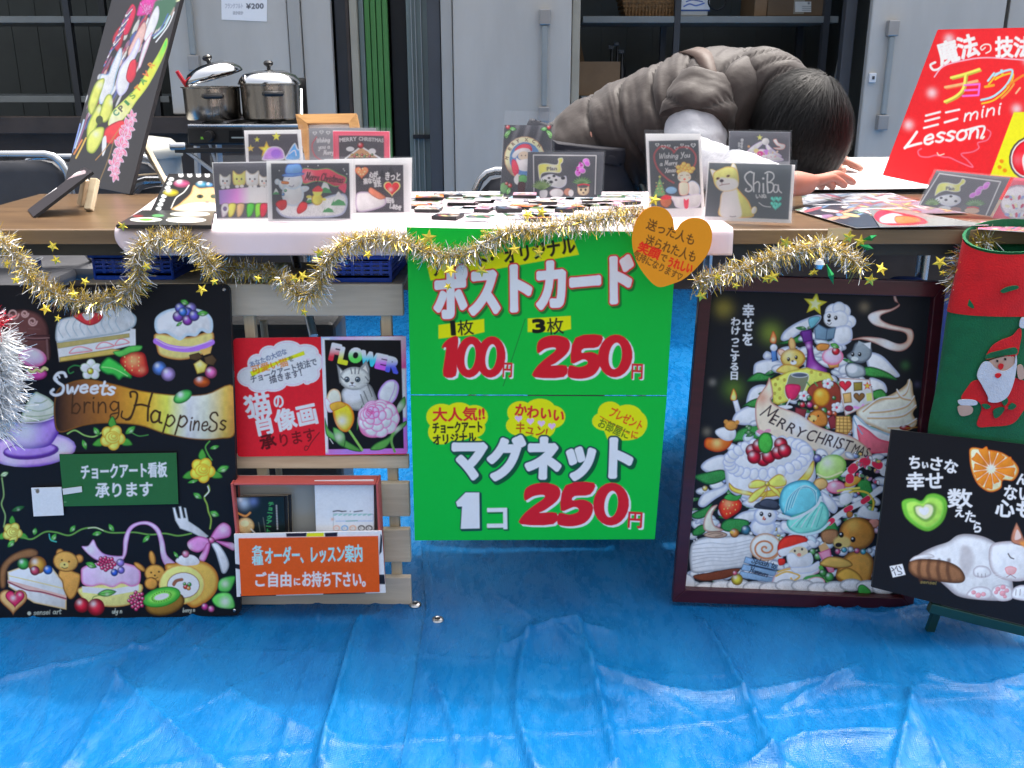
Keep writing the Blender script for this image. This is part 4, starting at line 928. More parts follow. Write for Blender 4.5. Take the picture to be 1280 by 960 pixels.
def paint_flower(c):
    c.view(270, 400, 4.923)
    c.fill([(646,104),(1168,100),(1176,822),(674,828)], (220,120,180), sm=False, grad=(650,110,1170,820,[(0,(110,160,220)),(.1,(190,150,200)),(.25,(226,200,226)),(.5,(190,70,130)),(.75,(140,110,200)),(1,(190,90,180))]))
    c.fill([(652,112),(700,110),(690,818),(668,818)], (222,190,226), sm=False, soft=10); c.fill([(1140,300),(1168,300),(1172,600),(1146,600)], (226,190,220), sm=False, soft=10)
    c.fill([(668,122),(1138,124),(1156,790),(692,796)], (16,16,20), sm=False)
    for ch, x, y, h, w, c1 in (('F',690,238,138,66,(206,40,60)),('L',748,258,132,60,(226,190,40)),('O',812,246,112,80,(80,180,80)),('W',888,262,104,104,(50,170,220)),('E',974,288,116,74,(170,80,200)),('R',1040,308,120,80,(70,80,210))):
        c.text(ch, (x,y), (x+w,y+w*.22), h, (226,228,234), bold=9, vg=(y-h*.62, y-h*.05, (230,232,236), c1))
    # kitten
    fur = (150,154,160)
    c.fill([(742,270),(800,330),(760,392)], (120,124,130), sm=False, rim=(80,84,90), rw=8); c.fill([(762,300),(796,336),(770,362)], (190,180,184), sm=False)
    c.fill([(926,246),(946,300),(942,380),(870,310)], (120,124,130), sm=False, rim=(80,84,90), rw=8); c.fill([(920,278),(934,320),(926,352),(890,316)], (190,180,184), sm=False)
    c.fill([(790,420),(930,390),(980,460),(990,530),(900,560),(800,540),(776,480)], fur, rim=(90,94,100), rw=24, tex=.2); c.ell(840,460,60,46,(200,204,208), soft=18)
    c.ell(852,360,94,72,(176,180,184), rim=(120,124,130), rw=22, tex=.15)
    for q in ([(830,300),(836,330)], [(856,296),(856,330)], [(882,300),(876,330)], [(920,350),(936,372)], [(930,390),(960,470)], [(910,440),(940,510)], [(890,460),(910,520)], [(770,350),(786,366)]): c.line(q, 8, (74,78,84), soft=3, a=.8)
    for x in (806, 872): c.ell(x,366,17,18,(36,40,46)); c.ell(x,366,10,11,(90,110,130)); c.ell(x,368,6,8,(10,12,16)); c.ell(x-5,360,4,4,(235,240,245))
    c.ell(838,398,22,14,(214,214,216), soft=5); c.fill([(828,384),(848,384),(838,396)], (60,50,54)); c.line([(838,394),(838,404)], 3, (60,50,54)); c.line([(820,406),(838,404),(856,408)], 3, (70,60,64))
    for i in range(4): c.line([(866,400+i*4),(930,396+i*12)], 1.6, (220,224,228), a=.6)
    # tulips, rose, leaves
    for q in ([(670,600),(700,680),(800,740),(900,806),(820,800),(720,740),(676,700)], [(1160,470),(1120,520),(1100,590),(1140,560),(1168,520)], [(900,520),(872,600),(866,680),(884,640),(894,580)], [(1168,620),(1100,670),(1060,720),(980,760),(950,800),(1040,790),(1110,700),(1168,650)], [(720,660),(790,700),(790,780),(740,750)]):
        c.fill(q, (76,140,66), rim=(20,70,30), rw=12, hl=[((q[0][0]+q[2][0])/2, (q[0][1]+q[2][1])/2, 26, (200,220,190),.7)])
    c.line([(820,680),(860,740),(900,800)], 14, (110,160,80)); c.line([(1090,690),(1080,750),(1100,810)], 14, (90,140,70))
    c.fill([(690,450),(720,424),(756,436),(770,480),(760,540),(710,560),(676,520)], (222,206,180), rim=(190,150,120), rw=14); c.fill([(672,480),(700,500),(720,560),(690,566),(672,530)], (220,190,210), rim=(180,140,170), rw=10)
    c.fill([(720,540),(760,506),(816,520),(846,570),(846,630),(810,686),(764,676),(730,620)], (232,170,40), rim=(176,100,20), rw=22, hl=[(776,620,30,(252,244,190),.9)]); c.fill([(700,520),(760,500),(800,524),(760,546),(716,560)], (222,140,50), rim=(160,90,30), rw=8)
    c.fill([(996,470),(1010,420),(1050,376),(1100,370),(1126,410),(1110,480),(1070,520),(1020,516)], (220,190,224), rim=(150,110,190), rw=18, hl=[(1060,450,26,(240,226,200),.7)]); c.line([(1102,376),(1096,430),(1060,510)], 4, (150,110,180))
    c.fill([(880,640),(900,560),(940,510),(1010,494),(1080,510),(1122,570),(1116,650),(1050,706),(960,724),(900,700)], (206,120,170), rim=(170,90,140), rw=24)
    for k, (R0, r0, n_) in enumerate(((88,44,9),(66,40,7),(44,34,6),(24,24,5))):
        for j in range(n_):
            a = j/n_*6.283+k*.6; c.ell(1000+R0*1.08*math.cos(a)-k*12, 606+R0*.95*math.sin(a)-k*12, r0, r0*.8, (238,200-k*14,224-k*8), rim=(206-k*8,120-k*14,170-k*8), rw=14, rot=math.degrees(a)+90)
    c.line([(946+ (20-t*2)*math.cos(t*1.4), 562+(18-t*2)*math.sin(t*1.4)) for t in np.linspace(0, 8, 18)], 5, (176,70,130))
    c.line([(700,730),(720,760)], 4, (180,190,190))

def paint_leaflet_sign(c):
    c.view(270, 580, 4.923)
    c.text('各', (222,560), (292,556), 66, (130,206,226), bold=1.8); c.text('種', (222,618), (292,614), 60, (130,206,226), bold=1.8)
    c.text('オーダー､レッスン案内', (300,608), (905,590), 112, (130,206,226), bold=2.2)
    c.text('ご自由', (232,748), (470,746), 96, (240,206,214), bold=2.4); c.text('に', (476,744), (522,742), 52, (240,206,214), bold=2); c.text('お持ち下さい｡', (526,746), (960,748), 100, (240,206,214), bold=2.4)
def paint_book(c):
    c.view(270, 580, 4.923)
    c.blob(170,240,34,(150,170,220),.9); c.blob(150,220,16,(230,235,245),.9); c.blob(230,230,26,(90,110,170),.7); c.line([(130,300),(180,320),(210,300)], 12, (190,120,60))
    c.ell(180,380,56,52,(190,160,120), rim=(130,100,60), rw=14, tex=.2); c.ell(176,366,26,20,(214,190,150)); c.line([(215,400),(245,430)], 8, (220,210,190))
    c.text('チョークアート', (340,232), (318,425), 36, (60,150,90), bold=.8, vert=True); c.line([(372,256),(378,400)], 8, (200,206,200), sm=False, a=.7)
    for i in range(14): c.line([(364,260+i*10),(386,260+i*10)], 3, (20,24,24), sm=False)
    c.line([(262,360),(272,420)], 4, (80,90,90)); c.line([(290,330),(304,420)], 4, (80,90,90))
def paint_leaflet(c):
    c.view(270, 580, 4.923)
    c.line([(722,292),(750,288),(775,292)], 8, (50,50,60)); c.line([(775,292),(800,290)], 7, (60,60,70)); c.line([(850,294),(880,290),(900,288)], 7, (60,60,70)); c.ell(826,292,3,3,(60,60,70))
    c.fill([(724,306),(968,310),(970,412),(722,412)], (206,212,224), sm=False, out=(90,110,120), ow=2)
    for i in range(8): c.ell(735+i*30,312,14,5,(120,160,160), rot=-20)
    c.line([(740,352),(960,350)], 8, (130,150,190), a=.6); c.line([(800,352),(870,348)], 5, (60,130,110), a=.8)
    for i, (x, k) in enumerate(((742,(180,150,150)),(792,(90,140,200)),(842,(200,150,140)),(895,(60,60,70)),(942,(60,60,70)))): c.ell(x,394,22,18,k); c.ell(x,396,15,12,(220,226,232)); c.ell(x-4,394,3,3,k)
    c.blob(716,340,9,(210,140,130),.9)

DIG = {'2': [(.1,.16),(.3,.02),(.62,-.02),(.92,.06),(1.0,.24),(.9,.44),(.6,.66),(.48,.72),(.9,.72),(.82,1),(0,1),(.05,.78),(.3,.56),(.56,.38),(.6,.3),(.5,.28),(.3,.32),(.1,.42)],
 '5': [(.24,.04),(1.04,-.02),(.94,.26),(.5,.3),(.44,.4),(.74,.38),(1.0,.5),(.98,.74),(.78,.94),(.44,1.02),(.1,1.0),(.0,.92),(.06,.7),(.34,.74),(.58,.68),(.6,.6),(.46,.56),(.1,.64)],
 '1': [(.1,.16),(.5,.0),(1.0,-.02),(.92,.5),(.86,1.0),(.1,1.0),(.2,.5),(.26,.26),(.02,.28)]}
def digit(c, ch, x, y, w, h, col, hole=None, hi=None, grow=0):
    if ch == '0':
        c.ell(x+w*.5, y+h*.5, w*.52+grow, h*.52+grow, col, rot=6)
        if hole: c.ell(x+w*.5, y+h*.5, w*.19, h*.32, hi or hole, rot=8); c.ell(x+w*.5+w*.05, y+h*.5+h*.02, w*.14, h*.28, hole, rot=8)
    else: c.fill([(x+a*w, y+b*h) for a, b in DIG[ch]], col, n=3, out=col if grow else None, ow=grow or 1)
def price(c, items, wh, rd, bg, dx=9, dy=8):
    for ch, x, y, w, h in items:
        digit(c, ch, x+dx, y+dy, w, h, wh); digit(c, ch, x, y, w, h, rd, bg, wh)
def paint_green(c):
    c.view(500, 280, 3.657)
    DY, YE, RD, WH = (14,96,40), (226,196,8), (168,22,36), (216,230,240)
    # yellow strap with the hidden heading
    c.fill([(124,192),(794,70),(818,140),(140,258)], YE, sm=False)
    c.text('アメート･オリジナル', (146,236), (806,124), 82, (26,24,22), bold=3.2)
    c.text('ポストカード', (156,418), (1078,336), 244, WH, bold=12, outs=[(7,RD)], shadow=(9,10,DY,8), slant=.08)
    for x0, y0, x1, y1, t in ((176,462,384,434,'1'),(584,432,780,420,'3')):
        c.fill([(x0,y0),(x1,y1),(x1+2,y1+60),(x1-60,y1+74),(x0,y0+62)], YE, sm=False)
    c.text('1', (208,508), (262,504), 86, (16,18,16), bold=5); c.text('枚', (264,504), (340,498), 74, (24,30,24), bold=1.2)
    c.text('3', (600,496), (672,492), 82, (16,18,16), bold=5); c.text('枚', (672,500), (752,494), 80, (24,30,24), bold=1.2)
    c.line([(572,434),(472,740)], 3, (24,80,40), sm=False)
    price(c, (('1',190,520,76,174),('0',258,516,124,184),('0',352,516,128,184)), WH, RD, (8,150,52))
    c.text('円', (470,698), (520,700), 76, WH, bold=2.5); c.text('円', (466,692), (514,694), 74, RD, bold=2.2)
    price(c, (('2',612,512,166,188),('5',766,512,150,192),('0',908,508,152,190)), WH, RD, (8,150,52))
    c.text('円', (1058,704), (1118,706), 80, WH, bold=2.5); c.text('円', (1054,700), (1112,702), 78, RD, bold=2.2)
def paint_green2(c):
    c.view(500, 480, 3.657)
    DY, YE, RD, WH = (14,60,56), (226,186,12), (168,22,36), (216,230,240)
    for bl in (((190,150,70,60),(270,140,70,56),(340,150,62,54),(190,220,62,56),(260,210,80,50),(340,200,50,44)), ((550,130,60,52),(640,115,70,48),(700,150,56,52),(560,190,76,50),(650,200,60,48)), ((960,130,56,50),(1040,150,70,56),(1085,180,46,56),(940,170,62,44),(1030,210,90,48))):
        for x, y, rx, ry in bl: c.ell(x,y,rx,ry,YE)
    c.fill([(340,236),(384,262),(310,262)], YE, sm=False); c.fill([(600,236),(640,256),(660,230)], YE, sm=False); c.fill([(930,205),(952,262),(990,240)], YE, sm=False)
    c.text('大人気!!', (148,166), (392,160), 66, RD, bold=2.4, jit=.04); c.text('チョークアート', (148,222), (380,216), 56, (20,20,20), bold=2.2); c.text('オリジナル', (150,276), (350,262), 52, (20,20,20), bold=2.2)
    c.text('かわいい', (520,140), (750,168), 62, RD, bold=2.6, jit=.05)
    for x, y in ((542,158),(596,170),(646,180),(694,192)): c.heart(x,y,17,(236,150,190))
    c.text('キュン!', (524,214), (672,242), 54, (150,60,20), bold=1.4)
    c.text('プレゼント', (950,140), (1102,214), 52, (176,50,20), bold=1.4); c.line([(916,148),(1048,228)], 4, (170,60,20), sm=False); c.text('お部屋に', (900,190), (1042,252), 50, (60,90,20), bold=1); c.text('に', (1052,244), (1088,250), 40, (170,60,20), bold=1.4)
    c.text('マグネット', (226,420), (1078,414), 206, WH, bold=12, outs=[(8,DY)], shadow=(9,9,(10,70,40),9), slant=.04)
    q = [(256,540),(300,496),(362,496),(364,660),(278,662),(284,560),(262,560)]
    c.fill([(x+6,y+6) for x, y in q], (14,60,56), sm=False, out=(14,60,56), ow=6); c.fill(q, WH, sm=False, out=(14,60,56), ow=5)
    c.text('コ', (382,660), (506,658), 130, WH, bold=4, shadow=(5,5,(14,90,50),4))
    price(c, (('2',552,455,182,186),('5',718,455,162,192),('0',886,454,158,190)), WH, RD, (8,150,52))
    c.text('円', (1040,654), (1118,658), 84, WH, bold=3); c.text('円', (1036,648), (1110,652), 82, RD, bold=2.4)

def paint_heart(c):
    c.view(780, 130, 4.0)
    K = (58,40,24)
    c.text('送った人も', (108,618), (350,706), 60, K, bold=.9); c.text('送られた人も', (100,700), (356,790), 62, K, bold=.9)
    c.text('笑顔', (62,730), (172,776), 58, (196,34,24), bold=2.6); c.text('で', (176,778), (212,790), 44, K, bold=.8); c.text('うれしい', (212,806), (336,846), 56, (196,34,24), bold=2.4)
    c.text('気持になります♡', (40,764), (290,888), 46, K, bold=.7)

def paint_xmas(c):
    # upper part
    c.view(840, 340, 3.5556)
    for x, y, r, cc in ((230,160,40,(130,120,50)),(855,155,22,(110,100,84)),(1037,415,18,(50,90,56)),(180,490,16,(110,110,110)),(155,710,18,(110,105,96)),(1090,500,14,(60,60,90)),(440,270,44,(110,130,50)),(275,520,44,(80,110,40)),(1105,660,12,(60,60,80))): c.blob(x,y,r,cc,.6)
    c.text('幸せを', (340,140), (336,330), 54, (222,230,236), bold=1.6, vert=True); c.text('わけっこする日', (284,200), (276,480), 44, (222,230,236), bold=1.4, vert=True)
    # snow clouds / branches
    SN = dict(rim=(130,140,170), rw=15); S0 = (216,224,236)
    for q in ([(484,300),(500,262),(560,222),(640,192),(664,200),(640,236),(570,272),(520,306)], [(362,440),(372,404),(430,388),(490,400),(500,430),(440,450),(400,468),(366,462)], [(404,372),(420,352),(444,364),(440,384),(414,388)], [(470,350),(520,330),(600,350),(602,400),(540,420),(480,400)],
              [(330,576),(350,520),(400,500),(450,520),(440,570),(380,590),(340,600)], [(268,660),(290,620),(360,590),(430,600),(440,660),(350,680),(290,676)], [(870,360),(930,370),(990,430),(1012,462),(980,468),(910,450),(870,420)], [(880,470),(940,490),(956,530),(930,544),(880,520)], [(720,430),(760,420),(780,460),(740,470)]):
        c.fill(q, S0, **SN)
    for q in ([(332,484),(380,446),(440,460),(470,440),(430,480),(380,486)], [(310,600),(350,570),(400,560),(420,600),(360,604),(330,596)], [(270,750),(300,700),(380,680),(420,720),(360,750),(300,752)], [(820,440),(880,420),(960,446),(1000,480),(940,470),(880,466)], [(470,320),(520,300),(600,270),(610,300),(560,316)], [(880,540),(930,520),(960,560),(910,570)]):
        c.fill(q, (50,120,60), rim=(14,56,30), rw=12, tex=.3)
    # the tree's mass of snow and fir between the things
    rq = random.Random(4)
    for i in range(240):
        v = rq.random()**.7; y = 240+v*560; hw = 60+v*330; x = 640+rq.uniform(-1,1)*hw
        if rq.random() < .5: c.ell(x, y, rq.uniform(20,40), rq.uniform(12,22), (190+rq.randint(-20,20),198,212), rot=rq.uniform(-40,40), rim=(120,130,156), rw=12)
        else: c.leaf(x, y, x+rq.uniform(-60,60), y+rq.uniform(-10,30), 9, (50,110,60), (16,54,30))
    # star
    c.star(636,142,54,(222,212,80), rot=-82, rim=(160,150,40)); c.star(636,142,26,(240,236,150), rot=-82)
    # poodle reading a book
    for x, y, r in ((720,180,40),(760,176,34),(742,162,30),(700,200,26),(790,220,28),(780,236,22),(745,210,40)): c.ell(x,y,r,r,(222,228,238), rim=(150,160,186), rw=10)
    c.fill([(722,250),(790,240),(800,300),(760,326),(716,310)], (216,224,236), rim=(140,150,180), rw=14)
    c.ell(716,212,40,32,(226,232,240), soft=5)
    for x, y in ((698,196),(728,204)): c.ell(x,y,8,10,(20,20,28)); c.ell(x-2,y-3,2.5,3,(230,235,240))
    c.ell(698,216,8,6,(30,30,36)); c.line([(690,228),(700,234),(708,226)], 3, (60,50,60))
    c.fill([(632,250),(650,230),(690,252),(730,244),(720,296),(680,304),(636,298)], (96,124,150), sm=False, rim=(50,70,96), rw=8); c.line([(690,252),(684,302)], 4, (50,70,96))
    c.fill([(606,210),(640,196),(660,206),(620,250)], (90,150,170), rim=(40,90,110), rw=6)
    # wine bottle
    c.fill([(568,268),(620,262),(626,330),(640,390),(690,436),(660,470),(610,472),(594,430),(600,360),(586,310)], (120,50,140), rim=(60,16,76), rw=18, hl=[(606,330,10,(200,150,215),.8),(632,430,16,(190,130,205),.5)])
    c.fill([(572,262),(618,256),(624,306),(582,314)], (86,40,120), sm=False, rim=(50,20,80), rw=8)
    # candle left, candle lower
    for x, y in ((450,300),(274,556)):
        c.fill([(x-14,y+10),(x-10,y-16),(x,y-38),(x+14,y-8),(x+8,y+18)], (226,120,70) if x > 400 else (226,200,90), rim=(160,60,30), rw=8, hl=[(x,y,8,(250,230,150),.9)])
    c.fill([(440,350),(462,346),(466,394),(444,400)], (70,110,170), sm=False, rim=(40,70,130), rw=6); c.ell(452,336,16,16,(222,228,236), rim=(150,160,190), rw=6); c.fill([(270,574),(292,568),(306,618),(284,626)], (214,220,230), sm=False, rim=(140,150,180), rw=6)
    # rabbit bun
    c.ell(534,322,16,32,(200,150,100), rot=-8, rim=(130,80,50), rw=8); c.ell(492,362,16,26,(210,160,150), rot=-50, rim=(150,90,80), rw=8)
    c.ell(537,384,56,44,(206,158,76), rim=(140,90,34), rw=16, tex=.05, hl=[(520,370,24,(238,214,160),.7)]); c.fill([(462,440),(500,410),(560,420),(560,450),(500,452)], (210,168,90), rim=(150,100,40), rw=10)
    for x, y in ((518,388),(552,380)): c.ell(x,y,7,9,(30,20,14)); c.ell(x-2,y-3,2,2.5,(240,240,240))
    c.ell(540,402,14,10,(232,220,210)); c.ell(536,396,5,4,(60,30,20))
    # cheese and wine glass
    c.fill([(436,480),(520,440),(600,424),(700,450),(720,480),(560,560),(470,590),(450,580)], (214,196,90), sm=False, rim=(150,130,40), rw=10, tex=.08)
    for x, y in ((460,500),(478,520),(456,540),(500,480),(480,560),(470,474),(620,445),(660,455)): c.ell(x,y,7,8,(150,140,60))
    c.fill([(530,450),(604,452),(600,500),(560,570),(516,566),(500,530),(510,490)], (60,70,90), rim=(200,206,216), rw=5, a=.8); c.fill([(504,504),(560,500),(572,520),(548,562),(516,562)], (190,40,90), rim=(140,16,60), rw=10); c.ell(568,458,38,12,(70,80,100), rim=(220,226,232), rw=5)
    c.line([(524,566),(505,600)], 6, (200,206,216)); c.ell(506,600,30,8,(190,196,210))
    # cupcake
    c.fill([(680,390),(750,384),(740,424),(700,428)], (190,130,70), sm=False, rim=(130,80,40), rw=8); c.ell(714,376,48,38,(228,160,190), rim=(180,90,130), rw=16, hl=[(700,360,18,(245,220,232),.8)]); c.ball(728,352,18,(214,30,50)); c.leaf(704,320,744,336,12)
    c.fill([(640,330),(660,316),(700,322),(690,346),(650,350)], (180,120,60), rim=(110,70,30), rw=8)
    # grey cat
    c.fill([(800,350),(815,316),(850,312),(884,330),(886,374),(850,404),(800,398),(776,372)], (120,132,146), rim=(60,70,86), rw=16, tex=.1); c.fill([(820,330),(830,306),(856,318)], (130,142,156), sm=False); c.fill([(850,318),(884,312),(882,344)], (190,200,210), sm=False)
    for x, y in ((803,366),(834,366)): c.ell(x,y,8,10,(16,18,24)); c.ell(x-2,y-3,2.5,3,(230,235,240))
    c.ell(812,386,16,10,(170,180,190)); c.fill([(770,420),(800,404),(850,420),(860,456),(820,472),(780,464)], (140,152,166), rim=(70,80,96), rw=14); c.ell(800,430,24,20,(200,206,214), soft=6)
    # window (orange light), flowers, chocolates
    c.fill([(600,540),(620,500),(680,480),(740,500),(750,580),(700,630),(640,610)], (120,50,40), rim=(70,20,20), rw=10); c.ell(664,556,40,44,(214,130,40), rim=(130,60,20), rw=14, hl=[(656,540,14,(240,180,90),.8)])
    for x0 in range(600, 760, 34): c.line([(x0,490+(x0-600)*.02),(x0+12,506)], 6, (60,120,70))
    for x, y in ((692,496),(586,550),(732,602)):
        for k in range(5): a = R(k*72); c.ell(x+14*math.cos(a), y+14*math.sin(a), 11, 10, (228,232,240), rim=(160,170,190), rw=4)
        c.ell(x,y,6,6,(190,60,90))
    for x, y, r, cc in ((610,560,13,(60,120,70)),(640,600,12,(220,140,50)),(580,590,13,(190,40,60)),(612,590,14,(200,60,120)),(676,616,15,(60,130,70)),(700,626,13,(200,70,60)),(720,560,10,(60,110,60)),(722,630,12,(210,90,50))): c.ball(x,y,r,cc)
    for q in ([(548,600),(600,610),(590,650),(544,640)], [(690,650),(720,630),(744,690),(704,700)]): c.fill(q, (110,40,50), sm=False, rim=(60,16,24), rw=8)
    c.fill([(600,650),(620,620),(660,610),(690,640),(688,680),(640,690),(606,676)], (170,110,50), rim=(90,50,20), rw=12, tex=.1); c.ell(626,650,18,14,(206,160,100)); 
    for x, y in ((612,642),(650,640),(630,662)): c.ell(x,y,4,5,(30,18,10))
    # waffle
    c.fill([(728,640),(790,640),(806,690),(780,724),(726,712)], (196,150,90), sm=False, rim=(120,80,40), rw=8)
    for k in range(5): c.line([(730+k*16,644),(726+k*18,718)], 3, (110,70,34), sm=False); c.line([(728,652+k*15),(802,654+k*15)], 3, (110,70,34), sm=False)
    # biscuit box
    c.fill([(742,470),(880,478),(900,580),(770,640),(752,560)], (206,196,196), sm=False, rim=(150,120,120), rw=8)
    c.heart(770,504,28,(190,40,60), rim=(130,10,30), rw=8); c.fill([(806,490),(846,488),(846,526),(808,530)], (120,110,50), sm=False, rim=(70,60,30), rw=8); c.star(868,506,20,(190,60,50)); c.ell(868,506,8,8,(220,160,60))
    c.fill([(758,540),(796,534),(800,580),(764,584)], (176,146,96), sm=False, rim=(110,84,40), rw=8); c.heart(832,556,26,(110,80,50), rim=(60,40,20), rw=8); c.fill([(862,540),(888,536),(890,572),(866,574)], (222,190,110), sm=False)
    c.ell(786,606,20,14,(120,40,70), rim=(70,16,40), rw=6); c.line([(812,600),(840,606),(850,592)], 12, (220,130,190))
    # meringue swirls on the right
    for q in ([(820,620),(860,590),(940,560),(1000,530),(1040,500),(1050,478),(1066,490),(1072,540),(1086,590),(1070,630),(1088,670),(1060,700),(980,720),(900,690),(840,660)],):
        c.fill(q, (216,206,184), rim=(150,130,104), rw=18, tex=.04)
    for q in ([(1056,486),(1040,540),(1000,560),(920,570),(850,620)], [(1076,560),(1040,600),(960,620),(880,626)], [(1084,600),(1030,640),(950,650),(870,650)], [(1086,660),(1030,690),(960,694)], [(1000,530),(1020,560),(1060,570)]): c.line(q, 7, (160,138,110)); c.line([(x, y-8) for x, y in q], 5, (232,226,210))
    c.ball(1036,692,26,(180,30,40), ry=12); c.line([(1040,694),(1090,690)], 5, (130,90,40))
    # watermelon-like frilled piece
    c.fill([(806,640),(840,650),(880,690),(940,710),(1000,740),(1000,782),(820,782),(804,720)], (206,212,222), rim=(120,140,170), rw=12); c.fill([(824,680),(870,700),(920,740),(980,760),(980,800),(850,800),(828,740)], (206,90,110), rim=(170,50,80), rw=12)
    c.line([(806,650),(826,690),(846,720)], 6, (110,140,170)); c.line([(820,642),(860,680),(910,700),(960,724)], 6, (120,150,170))
    # white ribbon
    c.fill([(790,304),(850,288),(930,294),(1000,318),(1036,312),(1046,290),(1030,268),(960,254),(900,236),(872,206),(880,186),(920,170),(970,164),(1000,150),(1008,140),(990,130),(984,108),(990,92),(996,110),(1004,134),(1012,150),(980,172),(930,192),(930,212),(970,232),(1030,246),(1066,256),(1074,290),(1056,330),(1020,352),(970,346),(900,316),(840,300)], (206,170,168), rim=(130,84,80), rw=10, hl=[(890,206,30,(236,230,236),.9),(1050,300,26,(200,140,120),.6),(960,320,40,(222,214,224),.8)])
    # pink banner MERRY CHRISTMAS
    c.fill([(370,640),(376,570),(420,500),(434,470),(450,540),(440,570),(470,596),(560,630),(640,680),(720,712),(800,732),(870,782),(880,830),(740,830),(600,782),(500,760),(420,740),(384,700)], (214,170,160), rim=(150,100,96), rw=10, hl=[(560,680,50,(232,222,226),.9),(720,750,50,(230,220,228),.9),(400,560,30,(170,110,90),.7)])
    c.script('M', (388,632), (452,664), 58, 6, (40,26,34), slant=.2)
    c.text('ERRY', (424,666), (580,744), 66, (40,26,34), bold=.5, slant=.15); c.text('CHRIST', (588,744), (790,800), 74, (40,26,34), bold=.5, slant=.2)
    # stocking, ribbon, bear left
    c.fill([(144,752),(160,736),(200,740),(230,730),(244,700),(270,740),(250,782),(200,800),(150,782)], (206,90,30), rim=(140,40,10), rw=14, hl=[(200,760,20,(240,180,120),.7)]); c.fill([(194,704),(230,690),(280,700),(278,740),(240,750),(200,726)], (222,226,234), rim=(150,160,180), rw=10)
    c.ell(262,682,30,24,(170,120,60), rim=(100,60,30), rw=10); c.ell(240,666,10,10,(170,120,60)); c.ell(290,668,10,10,(170,120,60))
    c.ell(395,712,20,10,(220,120,150), rot=15); c.ell(424,708,16,9,(220,120,150), rot=-20)
    c.ball(420,758,40,(60,150,60), ry=46); c.ball(482,770,34,(190,20,60)); c.ball(362,782,26,(180,24,56))
    # ---- lower part
    c.view(840, 550, 3.7647)
    rq = random.Random(9)
    for i in range(330):
        v = rq.random(); y = 60+v*600; x = 90+rq.random()*(900)
        if y < 330 and x < 300-y*.7: continue
        if rq.random() < .45: c.ell(x, y, rq.uniform(22,44), rq.uniform(14,24), (186+rq.randint(-20,20),194,208), rot=rq.uniform(-40,40), rim=(116,126,152), rw=12)
        elif rq.random() < .6: c.leaf(x, y, x+rq.uniform(-70,70), y+rq.uniform(-10,30), 10, (46,106,56), (14,50,28))
        else: c.ball(x, y, rq.uniform(8,18), rq.choice([(200,60,80),(216,170,90),(120,140,190),(210,150,170),(90,150,90)]))
    for q in ([(136,130),(160,96),(230,70),(300,90),(260,140),(180,156)], [(122,300),(150,250),(230,220),(266,200),(260,240),(200,280),(150,316)], [(280,380),(330,340),(400,330),(400,370),(330,396),(290,400)], [(108,390),(125,366),(140,380),(122,396)], [(330,300),(380,260),(420,250),(400,320)], [(700,240),(760,280),(780,320),(760,346),(720,310)], [(520,380),(600,400),(700,400),(730,420),(640,450),(520,430)]): c.fill(q, S0, **SN)
    for q in ([(104,170),(170,150),(240,140),(256,180),(190,210),(140,200)], [(90,350),(150,320),(190,300),(160,360),(110,372)], [(96,430),(130,400),(170,400),(150,440),(104,452)], [(230,400),(270,370),(360,380),(340,430),(250,430)], [(700,400),(760,380),(780,440),(720,470)], [(870,200),(930,190),(950,300),(900,280)], [(620,160),(690,200),(700,240),(640,200)]): c.fill(q, (44,116,60), rim=(12,56,30), rw=12, tex=.3)
    # big white cake
    c.fill([(246,110),(260,60),(340,30),(480,0),(600,-6),(660,40),(670,110),(672,190),(600,230),(520,270),(400,290),(300,260),(260,220),(250,160)], (206,214,226), rim=(130,140,166), rw=22)
    c.ell(450,80,200,90,(220,226,236), rot=-8, rim=(160,170,196), rw=14)
    for k in range(26):
        a = R(k/26*360); x, y = 450+182*math.cos(a), 84+74*math.sin(a)-20*math.cos(a)
        c.ell(x, y, 30, 24, (226,230,240), rim=(140,150,184), rw=10, rot=k*14)
    c.ell(448,60,110,50,(186,192,206), rot=-8)
    c.fill([(268,200),(300,226),(360,240),(400,250),(470,232),(560,210),(620,160),(664,96),(668,140),(640,190),(560,240),(470,268),(360,262),(280,240)], (214,170,70), rim=(140,90,24), rw=9, hl=[(640,140,20,(246,226,160),.8),(340,240,18,(246,226,160),.7)])
    for x, y in ((378,50),(430,92),(512,20),(386,80),(455,78),(500,60),(410,28),(530,50)): c.ball(x,y,33,(176,20,50))
    c.ell(440,14,36,50,(60,150,60), rim=(16,80,30), rw=12, tex=.2)
    for q in ([(450,200),(400,186),(362,204),(366,228),(420,224)], [(450,200),(500,160),(536,180),(534,214),(480,222)], [(446,214),(390,240),(354,284),(380,294),(430,250)], [(450,210),(470,240),(520,280),(500,234)], [(450,204),(440,250),(410,290),(446,262)]): c.fill(q, (226,190,90), rim=(150,100,30), rw=9, hl=[(q[2][0],q[2][1],12,(250,236,190),.7)])
    c.ball(448,206,12,(220,170,60))
    # macarons, candy canes on the right
    c.ell(748,128,74,58,(150,196,110), rot=-22, rim=(90,140,60), rw=18, hl=[(730,106,30,(220,236,190),.8)]); c.line([(684,160),(730,176),(800,150)], 8, (200,210,150)); c.ball(684,86,20,(100,100,170))
    c.ell(770,222,46,30,(214,120,150), rim=(160,60,100), rw=10, hl=[(760,212,14,(240,200,216),.8)]); c.ell(850,196,44,20,(220,140,60), rot=-28, rim=(160,80,30), rw=8); c.ell(700,206,34,28,(196,150,100), rim=(130,90,50), rw=10)
    def cane(pts, w_):
        c.line(pts, w_, (222,222,230)); p = catmull(pts, 8)
        for i in range(0, len(p)-4, 8): c.line([tuple(p[i]), tuple(p[i+2])], w_, (190,40,70), sm=False)
    cane([(836,186),(846,140),(900,104),(960,110),(1000,150)], 40); cane([(740,390),(820,330),(900,290),(980,230)], 26)
